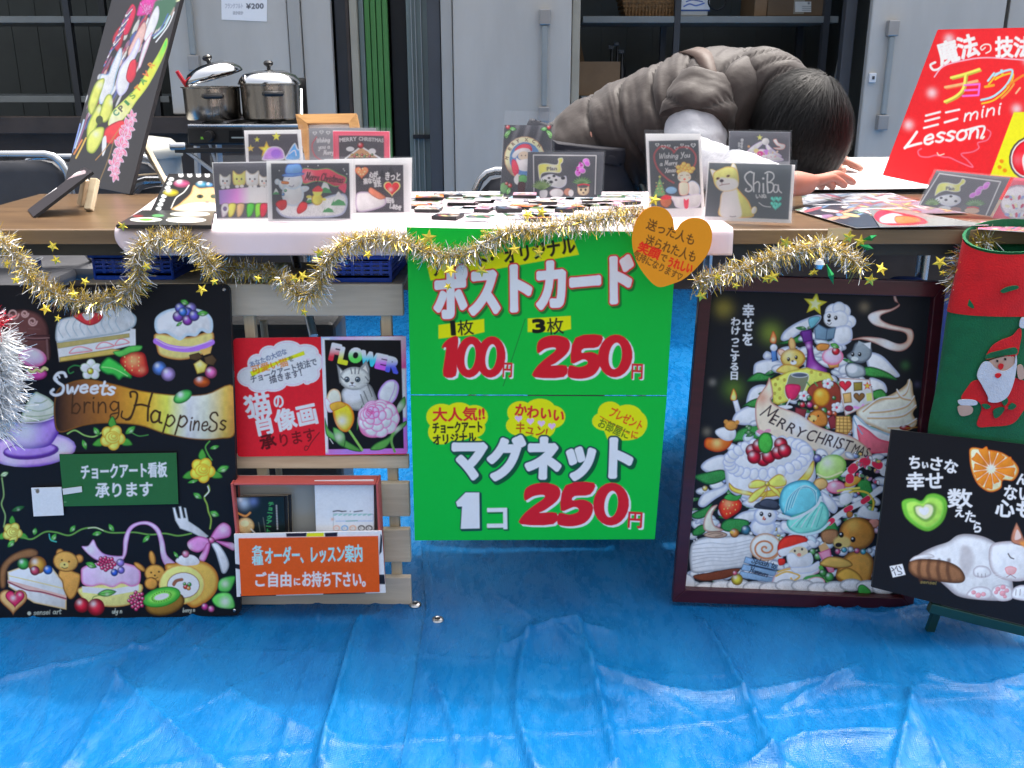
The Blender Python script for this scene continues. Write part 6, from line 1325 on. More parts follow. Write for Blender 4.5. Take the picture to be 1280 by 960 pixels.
def p_shiba(c):
    c.view(800, 155, 6.4); pic(c, [(554,310),(1216,326),(1188,764),(520,738)], (72,80,90))
    c.fill([(644,740),(640,640),(650,560),(700,520),(760,500),(820,560),(870,620),(896,690),(892,746)], (206,176,110), rim=(170,136,80), rw=16, tex=.05); c.fill([(650,738),(648,600),(670,540),(760,510),(790,600),(806,744)], (214,218,236), soft=10)
    c.ell(912,690,22,32,(216,206,180), rot=20, rim=(190,160,110), rw=8)
    c.fill([(562,362),(620,384),(610,430),(590,440)], (222,216,214), rim=(190,160,110), rw=7); c.fill([(722,370),(738,316),(766,330),(784,410),(740,420)], (222,212,200), rim=(180,150,100), rw=8)
    c.fill([(586,440),(590,390),(640,360),(700,340),(760,352),(786,400),(790,470),(770,520),(700,540),(640,530),(600,490)], (214,184,116), rim=(180,146,90), rw=14); c.fill([(606,470),(640,430),(690,430),(760,440),(786,480),(760,520),(690,536),(640,524)], (224,222,228), soft=10)
    for x, y in ((622,436),(705,416)): c.ell(x,y,16,10,(120,96,70), rot=-15); c.ell(x,y,7,7,(30,26,30))
    c.ell(653,454,17,13,(52,48,60)); c.line([(638,492),(668,484),(716,478)], 5, (110,80,90)); c.line([(654,466),(656,482)], 4, (110,80,90)); c.line([(720,738),(740,742),(766,738)], 5, (90,84,100)); c.line([(700,620),(700,730)], 3, (180,180,200))
    W = (222,230,240)
    c.line([(900,390),(880,382),(850,400),(838,430),(860,470),(890,500),(894,526),(870,540),(846,532),(850,518)], 12, W); c.line([(912,392),(908,470),(910,540)], 11, W); c.line([(912,480),(940,462),(956,480),(952,544)], 10, W); c.line([(986,478),(988,546)], 12, W); c.ell(986,436,9,9,W)
    c.line([(1020,400),(1018,470),(1024,550)], 12, W); c.line([(1000,394),(1030,382),(1064,396),(1070,430),(1040,462),(1024,466)], 10, W); c.line([(1024,466),(1060,474),(1070,510),(1050,544),(1026,548)], 10, W); c.line([(1100,490),(1080,486),(1066,510),(1076,544),(1098,540),(1106,500)], 9, W); c.line([(1106,488),(1112,530),(1132,550)], 9, W)
    c.text('いぬ', (922,594), (1014,590), 40, (206,214,224), bold=1.5)
    c.line([(952,630),(990,656),(1044,664)], 6, (190,226,220))
    for x, y in ((1070,600),(1108,600),(1068,640),(1106,646),(1084,664)): c.heart(x,y,26,(90,190,170), rim=(60,150,140), rw=8)
def p_tree(c):
    c.view(800, 155, 6.4); c.fill([(716,60),(1206,66),(1190,300),(706,300)], (76,80,92), sm=False)
    c.text('幸せを', (818,116), (812,196), 22, (206,210,220), bold=1, vert=True); c.text('わけっこする', (794,146), (790,264), 18, (206,210,220), bold=.8, vert=True)
    for q in ([(836,250),(880,190),(960,140),(990,150),(940,200),(870,256)], [(1010,150),(1060,200),(1130,250),(1120,262),(1060,240),(1010,200)], [(860,280),(960,200),(1060,230),(1150,290),(1000,300)]): c.fill(q, (200,204,222), rim=(150,140,180), rw=10)
    c.star(958,108,24,(216,180,100)); c.ell(1004,140,30,28,(216,220,230), rim=(170,176,200), rw=8); c.ell(930,214,22,18,(206,160,120)); c.ell(962,236,26,20,(176,60,130)); c.ell(1010,226,24,20,(160,110,180)); c.ell(1050,220,24,18,(150,150,170)); c.ell(900,270,24,14,(206,150,120)); c.ell(870,180,10,10,(206,130,90))
    for i in range(40): c.ell(870+(i*53) % 230, 215+(i*31) % 80, 8, 5, [(206,150,170),(170,170,200),(150,80,120),(220,210,206),(190,150,110)][i % 5], rot=i*40)
    c.fill([(1064,130),(1090,120),(1110,150),(1160,166),(1150,200),(1100,206),(1066,190),(1120,186),(1090,170)], (216,200,206), rim=(170,120,120), rw=8)
def p_redsign(c):
    c.view(960, 0, 4)
    W = (224,206,226)
    for x, y in ((905,195),(820,465),(703,625),(1243,545),(1300,300)): c.blob(x,y,22,(240,170,190),.9)
    c.text('魔法', (862,318), (1062,262), 120, (226,214,230), bold=4.5); c.line([(880,250),(868,330),(830,350),(812,326),(836,312)], 11, (226,214,230))
    c.line([(1086,238),(1070,250),(1064,236),(1084,222),(1110,226),(1112,252),(1090,266)], 6, (230,190,200)); c.text('技法', (1136,278), (1320,276), 110, (226,214,230), bold=4)
    c.line([(832,384),(880,330),(990,300),(1100,288),(1280,300)], 6, (226,150,180))
    for pts, cc, k2 in (([(916,388),(990,368),(1056,346)],(206,206,90),(150,150,60)), ([(886,436),(960,422),(1046,404)],(230,150,110),(206,90,60)), ([(988,370),(976,440),(940,480),(884,508)],(200,190,90),(150,140,60))): c.line([(x+8,y+7) for x, y in pts], 9, k2); c.line(pts, 12, cc)
    for pts in ([(982,426),(1058,420),(1052,476),(974,480)], [(984,452),(1054,448)]): c.line(pts, 9, (220,90,190), sm=False)
    c.line([(1086,434),(1128,426)], 12, (220,140,40)); 
    for pts in ([(1132,380),(1170,356),(1166,352)], [(1100,404),(1130,366)], [(1140,370),(1220,350),(1196,420),(1130,480),(1066,500)]): c.line([(x+4,y+18) for x, y in pts], 8, (200,160,40)); c.line(pts, 10, (130,180,206))
    c.line([(1196,430),(1270,380),(1300,370)], 11, (226,110,40)); c.line([(1230,420),(1200,460),(1168,490)], 9, (226,130,60)); c.line([(1260,440),(1240,466)], 8, (226,150,130))
    for y0, (a, b) in ((570,(790,860)),(598,(786,856)),(632,(780,850))): c.line([(a,y0+8),(b,y0-10)], 10, (190,190,206))
    c.line([(890,562),(956,548)], 10, (190,190,206)); c.line([(884,612),(946,594)], 11, (190,190,206))
    c.script('mini', (972,606), (1166,568), 70, 8, (224,206,226), slant=.4)
    c.line([(744,660),(716,700),(684,740)], 13, (230,210,210)); c.line([(690,736),(740,722),(766,716)], 12, (230,210,210)); c.script('esson', (770,722), (1060,686), 90, 12, (230,210,210), slant=.3); c.line([(990,650),(1080,632),(1064,690)], 10, (230,210,210)); c.line([(1072,692),(1080,684)], 9, (230,200,190))
    c.line([(1096,648),(1114,664),(1096,700),(1050,714),(1054,740),(1020,760),(966,770),(996,800),(1024,836),(960,812),(908,788),(880,786),(840,776),(800,786),(760,780),(750,756),(766,744)], 6, (190,90,120)); c.line([(846,764),(856,776),(880,770)], 4, (226,190,190))
    # yellow corner with a red bubble
    c.fill([(1230,560),(1400,560),(1400,900),(1112,876)], (226,206,30), sm=False)
    c.ell(1310,790,112,104,(60,50,60), rot=-60); c.ell(1310,790,102,94,(236,226,226), rot=-60); c.ell(1310,790,96,88,(206,26,46), rot=-60, rim=(160,10,30), rw=20, hl=[(1250,800,26,(226,90,110),.7)]); c.fill([(1272,790),(1300,760),(1310,900),(1280,850)], (236,200,206))
    for x, y in ((1168,806),(1184,852),(1158,836)): c.ell(x,y,11,10,(216,120,20), rot=30)
def p_orchid2(c):
    # the same print seen again: map its drawing onto the tilted card
    c.view(1020, 180, 4.923)
    c.line([(640,372),(760,182),(1136,232),(1040,452)], 7, (196,200,206), sm=False)
    c.fill([(730,318),(752,250),(800,236),(860,246),(884,236),(900,214),(920,224),(914,244),(890,262),(886,290),(850,296),(800,288),(760,300)], (214,186,96), rim=(226,210,180), rw=8, hl=[(826,266,26,(226,226,214),.8)]); c.text('Plan', (798,282), (852,284), 28, (60,60,80), bold=1.4)
    for k in range(6): c.ell(1050-k*16+10*math.sin(k*2), 250+k*13, 24, 15, (176,96,196), rim=(206,150,220), rw=6, rot=-30)
    c.fill([(732,340),(770,318),(830,310),(884,326),(886,360),(830,384),(770,370)], (200,206,222), rim=(150,156,180), rw=8)
    for x, y in ((770,332),(800,344),(830,322),(860,352)): c.ell(x,y,10,7,(50,52,64))
    for k in range(9): a = R(-170+k*20); c.leaf(716,376,716+52*math.cos(a),370+40*math.sin(a),6,(110,140,90),(60,90,60)); c.leaf(980,380,980+66*math.cos(a),372+38*math.sin(a),7,(90,130,90),(50,80,60))
    c.ell(790,400,44,18,(196,190,200)); c.ell(860,404,34,16,(120,90,90)); c.ell(960,410,46,18,(160,140,130)); c.line([(930,392),(970,388),(1000,396)], 7, (176,60,70)); c.ell(700,420,30,16,(150,160,180))
def p_pinkfruit(c):
    c.view(1020, 180, 4.923); c.ell(1250,360,120,110,(170,170,190), rim=(120,110,130), rw=20, tex=.3)
    for i in range(26): c.ell(1160+(i*37) % 130, 280+(i*53) % 160, 16, 9, [(206,206,216),(150,60,90),(110,130,170),(190,170,150)][i % 4], rot=i*50)
def p_bigpaint(c):
    c.view(0, 0, 4)
    # tall painted board seen at a slant: fruit, pitcher, ribbon and a pink flower
    rq = random.Random(3)
    for i in range(230):
        t = rq.random(); x = 470+t*350+rq.uniform(-70,70)*(1-.3*t); y = 560-t*560+rq.uniform(-60,60); k = rq.choice([(150,40,60),(60,80,140),(196,196,210),(60,70,66),(120,90,120),(190,150,150),(90,110,70),(210,206,190),(130,50,90)])
        c.ell(x, y, rq.uniform(5,11), rq.uniform(16,44), k, rot=26, rim=tuple(v*.6 for v in k), rw=4, a=.75)
    c.fill([(620,90),(660,20),(680,60),(640,170),(600,160)], (190,30,70), rim=(120,10,30), rw=8, tex=.1); c.fill([(560,200),(600,130),(620,180),(590,260)], (150,30,50), rim=(90,10,30), rw=8)
    c.fill([(685,60),(710,0),(780,-20),(780,30),(740,70),(690,80)], (206,50,140), rim=(140,20,90), rw=12, tex=.25)
    for i in range(14): c.leaf(700+(i*7) % 60, 10+(i*13) % 50, 714+(i*11) % 60, 40+(i*17) % 40, 5, (226,120,180), (150,30,100))
    c.ell(860,0,40,12,(226,216,150)); c.fill([(770,20),(800,0),(880,-10),(860,60),(800,140),(760,130)], (50,90,70), soft=8); c.line([(850,80),(820,140),(770,190)], 8, (150,180,220)); c.line([(870,60),(840,130),(780,210)], 6, (200,214,230)); c.line([(840,70),(800,150),(760,180)], 6, (60,90,150))
    c.fill([(720,190),(740,120),(770,50),(790,30),(796,70),(780,130),(740,200)], (206,206,216), rim=(160,160,180), rw=8); c.fill([(640,260),(680,170),(720,110),(730,150),(700,240),(660,300)], (190,150,150), rim=(150,100,100), rw=8, tex=.1)
    c.fill([(690,330),(720,220),(760,160),(752,200),(716,300),(700,340)], (210,210,226), rim=(160,120,150), rw=8); c.fill([(580,430),(600,340),(650,270),(690,190),(700,230),(660,330),(640,440),(600,480)], (216,216,232), rim=(150,150,190), rw=12, tex=.06)
    c.fill([(630,380),(650,310),(680,300),(680,370),(660,410),(640,410)], (176,40,60), rim=(120,20,40), rw=8)
    for i in range(20): c.line([(520+i*6,330-i*14),(540+i*6,290-i*13)], 5, [(90,110,170),(170,50,80),(60,80,100),(200,206,216),(120,90,120)][i % 5])
    for i in range(16): c.line([(560+i*5,250-i*12),(590+i*5,215-i*12)], 6, [(60,80,140),(40,60,60),(190,190,206),(120,60,90)][i % 4])
    c.fill([(500,380),(540,370),(560,320),(600,240),(610,280),(580,380),(560,460),(500,520)], (190,206,216), rim=(120,150,180), rw=10, tex=.15)
    # green pitcher and ribbon with letters
    for q in ([(440,520),(470,430),(500,395),(524,400),(500,480),(470,560),(450,570)], [(440,620),(480,540),(500,520),(510,560),(480,640),(450,700),(434,690)], [(500,560),(530,480),(560,480),(560,560),(530,610),(500,600)], [(434,750),(440,680),(480,640),(520,640),(510,700),(470,764)]): c.fill(q, (176,190,90), rim=(110,130,40), rw=12, hl=[(q[2][0],q[2][1]+30,16,(226,230,170),.8)])
    c.ell(497,600,18,22,(50,60,30), rot=10)
    c.fill([(540,620),(560,560),(610,510),(680,440),(740,350),(790,270),(832,190),(836,230),(800,320),(740,430),(680,510),(640,570),(590,620),(560,634)], (206,210,110), rim=(150,170,60), rw=8, grad=(560,600,830,220,[(0,(200,206,160)),(.35,(214,204,70)),(.7,(190,206,60)),(1,(70,180,70))]))
    for i, (x, y, cc) in enumerate(((590,570,(40,110,90)),(616,548,(60,60,60)),(644,520,(40,110,60)),(672,484,(90,130,50)),(700,446,(190,110,40)),(726,410,(60,130,60)),(742,376,(206,90,50)),(766,330,(190,120,40)))): c.text('CPISTAVR'[i], (x-10,y+14), (x+10,y-6), 40, cc, bold=1.6)
    # pink flower and berries
    c.fill([(520,700),(530,640),(610,600),(640,640),(600,690),(556,720)], (180,40,50), rim=(120,16,30), rw=10); c.fill([(512,780),(512,700),(530,680),(530,740)], (206,206,206))
    for (x, y, r) in ((660,590,26),(640,640,34),(620,690,36),(604,740,38),(590,790,30),(570,830,32),(575,870,26)):
        for k in range(6): a = k*1.05+y; c.leaf(x, y, x+r*1.5*math.cos(a)*.7, y+r*1.7*math.sin(a), r*.35, (214,70,120), (236,170,196))
    c.line([(500,900),(540,800),(570,700)], 5, (110,90,60)); c.line([(478,800),(530,740),(600,640)], 4, (150,110,60))
    for x0, y0, x1, y1, cc in ((360,760,400,620,(110,130,190)),(375,740,420,600,(150,170,220)),(380,790,430,690,(206,150,70)),(370,770,410,700,(200,110,60)),(390,720,440,570,(120,80,110)),(356,720,380,680,(90,110,160))): c.line([(x0,y0),((x0+x1)/2+4,(y0+y1)/2-6),(x1,y1)], 8, cc)
def p_smallbent(c):
    c.view(0, 180, 4); c.line([(100,330),(200,240),(330,170),(420,140)], 18, (140,130,140)); c.line([(110,320),(180,260)], 10, (110,170,110)); c.line([(160,300),(280,220)], 7, (206,190,200)); c.line([(260,190),(400,140)], 6, (190,200,206)); c.line([(130,310),(170,290)], 8, (190,120,160))
def p_kittenboard(c):
    c.view(0, 180, 4)
    for i in range(7): x = 905+i*44; c.ell(x,158,12,8,(220,222,226)); c.ell(x-10,150,3,3,(220,222,226)); c.ell(x+8,149,3,3,(220,222,226))
    for i in range(8): x, y = 856-i*9, 176+i*21; c.ell(x,y,14,9,(210,214,220)); c.line([(x-14,y-4),(x+14,y+2)], 3, (30,30,34))
    c.ball(908,198,42,(214,80,140),ry=20); c.ball(1010,202,34,(60,150,190),ry=17); c.ball(854,243,40,(226,206,20),ry=19); c.ball(1046,204,20,(90,150,210),ry=12)
    c.line([(945,206),(920,240),(880,270),(856,320)], 4, (206,206,206)); c.line([(984,220),(960,250),(950,280)], 4, (206,206,206))
    c.fill([(950,250),(968,206),(1000,220),(1060,216),(1120,230),(1140,300),(1140,332),(870,332),(900,296)], (196,160,116), rim=(140,110,70), rw=12, tex=.25); c.fill([(880,330),(960,296),(1100,300),(1120,332)], (222,214,200), soft=8)
    c.ell(1000,262,18,11,(60,70,50)); c.ell(1000,262,8,8,(16,18,20)); c.ell(1068,262,16,11,(60,70,50)); c.ell(1036,290,10,6,(190,120,110))
def p_flatboard(c):
    c.view(0, 180, 4); c.ell(730,378,80,11,(200,206,196)); c.ell(730,378,36,7,(90,170,60)); c.ell(790,358,30,7,(70,130,80)); c.ell(690,360,26,6,(110,30,30)); c.ell(950,350,100,12,(190,190,186)); c.ell(930,380,100,13,(206,206,206)); c.line([(840,370),(980,360)], 4, (150,150,140))

def board_flat(seed, base):
    """little print lying on the table"""
    rg = random.Random(seed)
    def f(c):
        X0, X1, Y0, Y1 = c.X0.min(), c.X0.max(), c.Y0.min(), c.Y0.max(); w_, h_ = X1-X0, Y1-Y0
        big = w_ > 60
        for i in range(46 if big else 8):
            x, y = X0+w_*rg.uniform(.15,.85), Y0+h_*rg.uniform(.2,.8); cc = rg.choice([(206,198,196),(170,90,104),(110,140,176),(206,184,130),(140,110,146),(110,140,116),(216,218,226),(190,150,124)]); q = .35 if big else 1
            c.ell(x, y, w_*rg.uniform(.08,.2)*q, h_*rg.uniform(.10,.22)*q, cc, rim=tuple(k*.6 for k in cc), rw=1, rot=rg.uniform(-20,20))
        c.line([(X0+w_*.12,Y0+h_*.2),(X0+w_*.5,Y0+h_*.15),(X0+w_*.85,Y0+h_*.2)], .8, (226,226,230))
    return f
# ================================================================ THINGS IN FRONT OF THE TABLE
LF = (.51,.545,.64)
side_k, side_w = M['blackboard'], M['cardpaper']
# --- big sweets board on the left
YB = 1.555
c, n = upright([(-70,358),(287,356),(301,769),(-75,779)], YB, lean=1.5)
sb = thing('chalkboard', (c[3]+c[2])/2, 'big black chalk art board of cakes with the words Sweets bring Happiness, at the left', 'chalk board')
slab('painted_panel', c, n, .009, None, side_k, sb, paint=paint_sweets, bgc=(15,16,22), L=LF, res=.00055, rough=.45, rnd=.012)
def rnail(px, py, par, Y, m='chrome', r=.003):
    q = P(px, py, Y); return MB().lathe([(.0001,.0015),(r*.7,.0013),(r,0)], q, 12, M=Matrix.Rotation(R(90),4,'X')).build('nail', M[m], par, smooth=True)
rnail(280, 362, sb, c[1].y-.0005); rnail(293, 763, sb, YB-.0005)
c2, n2 = upright([(74,568),(220.5,566),(223,630),(80,633)], YB-.004, lean=1.5)
slab('green_plate', c2, n2, .002, None, side_k, sb, paint=paint_plate, bgc=(34,84,48), L=LF, rough=.4)
c2, n2 = upright([(39,610),(76.5,609),(79.5,644),(42,645.5)], YB-.005, lean=1.5)
slab('price_tag', c2, n2, .0015, None, side_w, sb, paint=paint_tag, bgc=(206,214,222), L=LF)
c2, n2 = upright([(78,611),(102,608),(102.5,615),(79,618.5)], YB-.0062, lean=1.5)
slab('tape', c2, n2, .0006, M['paper'], M['paper'], sb)

# --- slatted pine stand
YP = 1.60
ps = thing('slatted_stand', (P(400,755,YP).x, YP, 0), 'pale pine slatted stand holding the red cat card and the leaflet box', 'stand')
for (a, b, t, u, nm) in ((262,504,355,395,'pine_g'),(262,511,570,586,'pine'),(262,512,604,646,'pine'),(262,513,662,703,'pine'),(262,514,722,765,'pine_g')):
    p0, p1 = P(a, u, YP), P(b, t, YP); p1.z = P(500, t, YP).z
    MB().box((p0.x, YP, max(p0.z,.0015)), (P(b, (t+u)/2, YP).x, YP+.014, p1.z), bev=.002).build('slat', M[nm], ps)
for px in (318, 486):
    xx = P(px, 480, YP+.016).x; MB().box((xx-.009, YP+.0145, .0015), (xx+.009, YP+.034, P(500,360,YP).z), bev=.002).build('upright_bar', M['pine_z'], ps)
xx = P(318,480,YP).x; MB().box((P(262,360,YP).x, YP+.0145, P(0,356,YP).z-.008), (P(503,360,YP).x, YP+.2, P(0,356,YP).z-.0005), bev=.002).build('top_shelf', M['pine'], ps)
for px in (330, 480):
    a = P(px, 400, YP+.195); MB().tube([Vector((a.x, YP+.19, a.z)), Vector((a.x, YP+.23, .004))], .007, 8).build('rear_leg', M['pine_z'], ps)

# --- red card with kitten portrait offer, fixed on the stand
c, n = upright([(291.5,423),(507,420),(509.5,568),(297,571)], YP-.006)
rc = thing('notice_card', (c[2]+c[3])/2, 'red card offering cat portraits, with a FLOWER kitten picture on its right half', 'card')
slab('card_panel', c, n, .003, None, M['redplastic'], rc, paint=paint_cat_red, bgc=(206,26,40), L=LF, res=.0005, rnd=.006, rough=.4)
c, n = upright([(401,421),(507.5,420.3),(509,567),(407,568.5)], YP-.0065)
slab('kitten_print', c, n, .0004, None, side_w, rc, paint=paint_flower, bgc=(150,90,170), L=LF, res=.0004, rough=.35)

# --- leaflet box
YL = 1.545
lb = thing('leaflet_box', (P(385,740,YL).x, YL+.02, P(385,742,YL).z), 'coral leaflet box with an orange take-one sign across its front', 'box')
xa, xb = P(291,640,YL).x, P(474,640,YL).x; zt, zb = P(380,602,YL+.01).z, P(380,742,YL).z
M['coral'] = mat('coral_card', (.55,.10,.085), .5, var=.06); M['ivory'] = mat('ivory_card', (.42,.42,.38), .7, var=.05); M['purple'] = mat('dark_plum_card', (.18,.03,.06), .5, var=.1)
MB().box((xa,YL+.002,zb),(xa+.004,YL+.04,zt), bev=.001).build('side_panel', M['coral'], lb)
MB().box((xb-.004,YL+.002,zb),(xb,YL+.04,zt), bev=.001).build('side_panel', M['coral'], lb)
MB().box((xa+.0045,YL+.0375,zb),(xb-.0045,YL+.04,zt-.001)).build('back_panel', M['ivory'], lb)
MB().box((xa+.0045,YL+.003,zt-.004),(xb-.0045,YL+.037,zt), bev=.001).build('top_panel', M['coral'], lb)
MB().box((xa+.0045,YL+.003,zb),(xb-.0045,YL+.037,zb+.003), bev=.001).build('bottom_panel', M['coral'], lb)
def p_ck(c):
    c.view(270, 580, 4.923); 
    for a, b in ((430,558),(668,748)): c.fill([(a,424),(b,420),(b-2,446),(a+4,448)], (26,24,40), sm=False)
    c.fill([(560,424),(664,422),(664,446),(556,448)], (226,206,30), sm=False)
    for a, b in ((560,650),(680,740)): c.fill([(1000,a),(1046,a),(1046,b),(1000,b)], (24,26,36), sm=False) if a > 600 else None
    c.fill([(1012,430),(1026,446),(1020,540),(1004,560)], (24,26,36), sm=False)
    c.fill([(100,610),(150,620),(150,650),(110,640)], (24,26,36), sm=False)
    c.fill([(150,800),(370,800),(370,830),(150,830)], (20,24,40), sm=False); c.fill([(660,790),(920,790),(918,812),(660,812)], (30,20,30), sm=False)
c, n = upright([(292.5,668),(477,664),(482,741),(296,746)], YL-.002)
slab('striped_front', c, n, .004, None, side_w, lb, paint=p_ck, bgc=(206,208,212), L=LF)
c, n = upright([(298,673.5),(472.5,670.5),(474.5,740),(301.5,745)], YL-.0045)
slab('orange_sign', c, n, .002, None, M['coral'], lb, paint=paint_leaflet_sign, bgc=(226,72,22), L=LF, res=.0005, rough=.4)
# contents: a stack of booklets and white leaflets
for k in range(3):
    c, n = upright([(295+k*4.4,622-k*1.5),(355+k*4.6,621-k*1.6),(357+k*4.6,690),(297+k*4.4,690)], YL+.016+k*.0045)
    t = slab('booklet', c, n, .0022, None if k == 0 else M['blackboard'], M['pine'] if k else side_k, paint=paint_book if k == 0 else None, bgc=(18,28,32), L=LF, rough=.3)
    tag(t, ['frontmost black booklet with green title in the coral box', 'middle dark booklet behind the green titled one in the coral box', 'rearmost dark booklet against the back of the coral box'][k], 'booklet', 'booklets in the leaflet box')
c, n = upright([(393,601),(467,600),(468,690),(396,690)], YL+.012)
tag(slab('leaflet', c, n, .003, None, side_w, paint=paint_leaflet, bgc=(206,212,236), L=LF), 'white leaflets with a row of small printed animals standing in the coral box', 'leaflet')

# --- green price sign (two sheets)
YG = TF-.014
gs = thing('price_sign', P(675,480,YG), 'bright green two sheet price sign for postcards and magnets hanging from the table edge', 'sign')
GR = (8,150,52)
c, n = upright([(508.5,284),(846,291),(833.5,494),(513.3,493)], YG)
slab('upper_sheet', c, n, .0022, None, M['green'], gs, paint=paint_green, bgc=GR, L=LF, res=.00055, rough=.4, chalk=.025)
c, n = upright([(513.3,494.5),(833.5,495.5),(818.5,674),(518.5,675.5)], YG)
slab('lower_sheet', c, n, .0022, None, M['green'], gs, paint=paint_green2, bgc=GR, L=LF, res=.00055, rough=.4, chalk=.025)
MB().box(P(513.3,493.6,YG)+Vector((0,-.0006,-.0008)), P(833.5,494.6,YG)+Vector((0,-.0001,.0006))).build('joining_strip', M['shelfm'], gs)

# --- framed christmas board
YX = 1.585
c, n = upright([(876,343),(1182,352),(1140,763),(840,751)], YX, lean=2)
fb = thing('framed_chalkboard', (c[2]+c[3])/2, 'maroon framed chalk art board of a Christmas tree of sweets and animals', 'chalk board')
def inset(c, l, t, r, b):
    tl, tr, br, bl = c; f = lambda u, v: (tl*(1-u)+tr*u)*(1-v)+(bl*(1-u)+br*u)*v
    return [f(l,t), f(1-r,t), f(1-r,1-b), f(l,1-b)]
ci = inset(c, .048, .042, .048, .046)
slab('painted_panel', [q+n*(-.006) for q in ci], n, .006, None, side_k, fb, paint=paint_xmas, bgc=(20,22,28), L=LF, res=.0005, rough=.4)
for i, nm in enumerate(('frame_top','frame_right','frame_bottom','frame_left')):
    a, b, ai, bi = c[i], c[(i+1) % 4], ci[i], ci[(i+1) % 4]; vs = [a, b, bi, ai]; h = n*.009
    ch = [q+n*.0 for q in vs]; tp = [a+h*.55, b+h*.55, bi+h*.9, ai+h*.9]; bk_ = [q-n*.012 for q in vs]
    o = mesh_obj(nm, tp+bk_, [(0,1,2,3),(7,6,5,4),(0,4,5,1),(1,5,6,2),(2,6,7,3),(3,7,4,0)], M['maroon'], fb)
    md = o.modifiers.new('b', 'BEVEL'); md.width = .0015; md.segments = 2
def p_sig(c): c.view(840, 550, 3.7647); c.script('sensei art nanami', (884,772), (1060,778), 22, 2, (110,70,80))
def fnail(px, py):
    q = hit(px, py, c_fb[3]+n_fb*.0092, n_fb)
c_fb, n_fb = c, n
q = hit(1082, 757, c[3]+n*.0086, n)
# --- green easel and cat board
YC = 1.46
c, n = upright([(1115,537),(1345,563),(1330,794),(1090,734)], YC, lean=12, zref=.1)
cbt = thing('chalkboard', (c[2]+c[3])/2, 'small black board with a sleeping white cat and heart shaped fruit on the green easel', 'chalk board')
slab('painted_panel', c, n, .006, None, side_k, cbt, paint=paint_catboard, bgc=(12,13,20), L=LF, res=.0005, rough=.4)
ez = thing('easel', (c[3].x+.1, YC, 0), 'small dark green wooden easel under the sleeping cat board', 'easel')
zb_ = hit(1200, 765, c[3], n); led0 = hit(1163, 757, c[3]-n*.004, n); led1 = hit(1340, 801, c[3]-n*.004, n); dd = (led1-led0).normalized()
def bar(name, a, b, w_, d_, m, par):
    v = b-a; Mx = Matrix.Translation(a)@v.to_track_quat('Z','Y').to_matrix().to_4x4()
    return MB().box((-w_/2,-d_/2,0),(w_/2,d_/2,v.length), bev=.0015, M=Mx).build(name, m, par)
bar('ledge', led0-Vector((0,-.004,.004)), led1-Vector((0,-.004,.004)), .014, .018, M['darkgreen'], ez)
f1 = G(1161,791,.002); f2 = G(1238,790,.002); 
bar('front_leg', f1, hit(1182,752,c[3]-n*.016,n)+Vector((.03,.03,.12)), .012, .014, M['darkgreen'], ez)
bar('front_leg', G(1330,812,.002), hit(1300,700,c[3]-n*.016,n)+Vector((-.02,.03,.12)), .012, .014, M['darkgreen'], ez)
bar('rear_leg', f2+Vector((0,.05,0)), Vector((f2.x-.0,YC+.06,.25)), .012, .014, M['darkgreen'], ez)
bar('crossbar', Vector((f1.x+.02,YC+.06,.2)), Vector((f2.x+.12,YC+.06,.2)), .010, .012, M['darkgreen'], ez)
# white poster behind it
def p_merry(c): c.view(1140, 280, 3.4286); c.script('Merry', (318,948), (520,944), 60, 8, (40,40,44), slant=.1); c.line([(262,912),(282,904),(300,916)], 4, (70,80,80))
c, n = upright([(1176,500),(1330,505),(1330,640),(1170,640)], 1.62)
tag(slab('poster', c, n, .002, None, side_w, paint=p_merry, bgc=(206,216,206), L=LF), 'white poster with black lettering peeping out under the stocking', 'poster')

# --- stocking
st = thing('christmas_stocking', P(1250,300,1.53), 'green felt stocking with a red cuff and a bearded red hatted figure', 'stocking')
M['felt_g'] = mat('green_felt', (.003,.13,.045), .95, var=.15, vscale=40, bump=.35, bscale=400, sheen=.1); M['felt_r'] = mat('red_felt', (.70,.008,.012), .95, var=.12, vscale=40, bump=.35, bscale=400, sheen=.1)
M['felt_w'] = mat('white_felt', (.62,.64,.70), .95, var=.08, vscale=40, bump=.3, bscale=400, sheen=.1); M['felt_skin'] = mat('skin_felt', (.55,.36,.28), .9, var=.08)
YK = 1.51
prof = [(322,1215,1335,.034),(345,1210,1333,.036),(396,1197,1326,.034),(440,1190,1330,.032),(500,1180,1338,.030),(536,1172,1350,.028),(556,1172,1370,.024),(580,1190,1390,.018)]
def stock_ring(py, a, b, th, n_=28):
    l, r_ = P(a, py, YK), P(b, py, YK); cx = (l.x+r_.x)/2; rx = (r_.x-l.x)/2
    return [Vector((cx+rx*math.cos(t)*(1 if True else 1), YK+.035-th*math.sin(t)*1.0, l.z)) for t in np.linspace(0, 2*math.pi, n_, endpoint=False)]
def tubeloft(rings, mb, m=0, close=False):
    n_ = len(rings[0]); v = [q for r in rings for q in r]; f = []
    for i in range(len(rings)-1):
        for j in range(n_): f.append((i*n_+j, i*n_+(j+1) % n_, (i+1)*n_+(j+1) % n_, (i+1)*n_+j))
    if close: f.append(tuple(range((len(rings)-1)*n_, len(rings)*n_)))
    return mb.add(v, f, m)
pr = catmull([(a, b, c_, d) for a, b, c_, d in prof], 4)
body = [stock_ring(*q) for q in pr if q[0] >= 392]; cuff = [stock_ring(q[0], q[1]-1, q[2]+1, q[3]+.0012) for q in pr if q[0] <= 398]
o = tubeloft(body, MB(), close=True).build('stocking_body', M['felt_g'], st, smooth=True)
for ring in cuff[:1]:
    pass
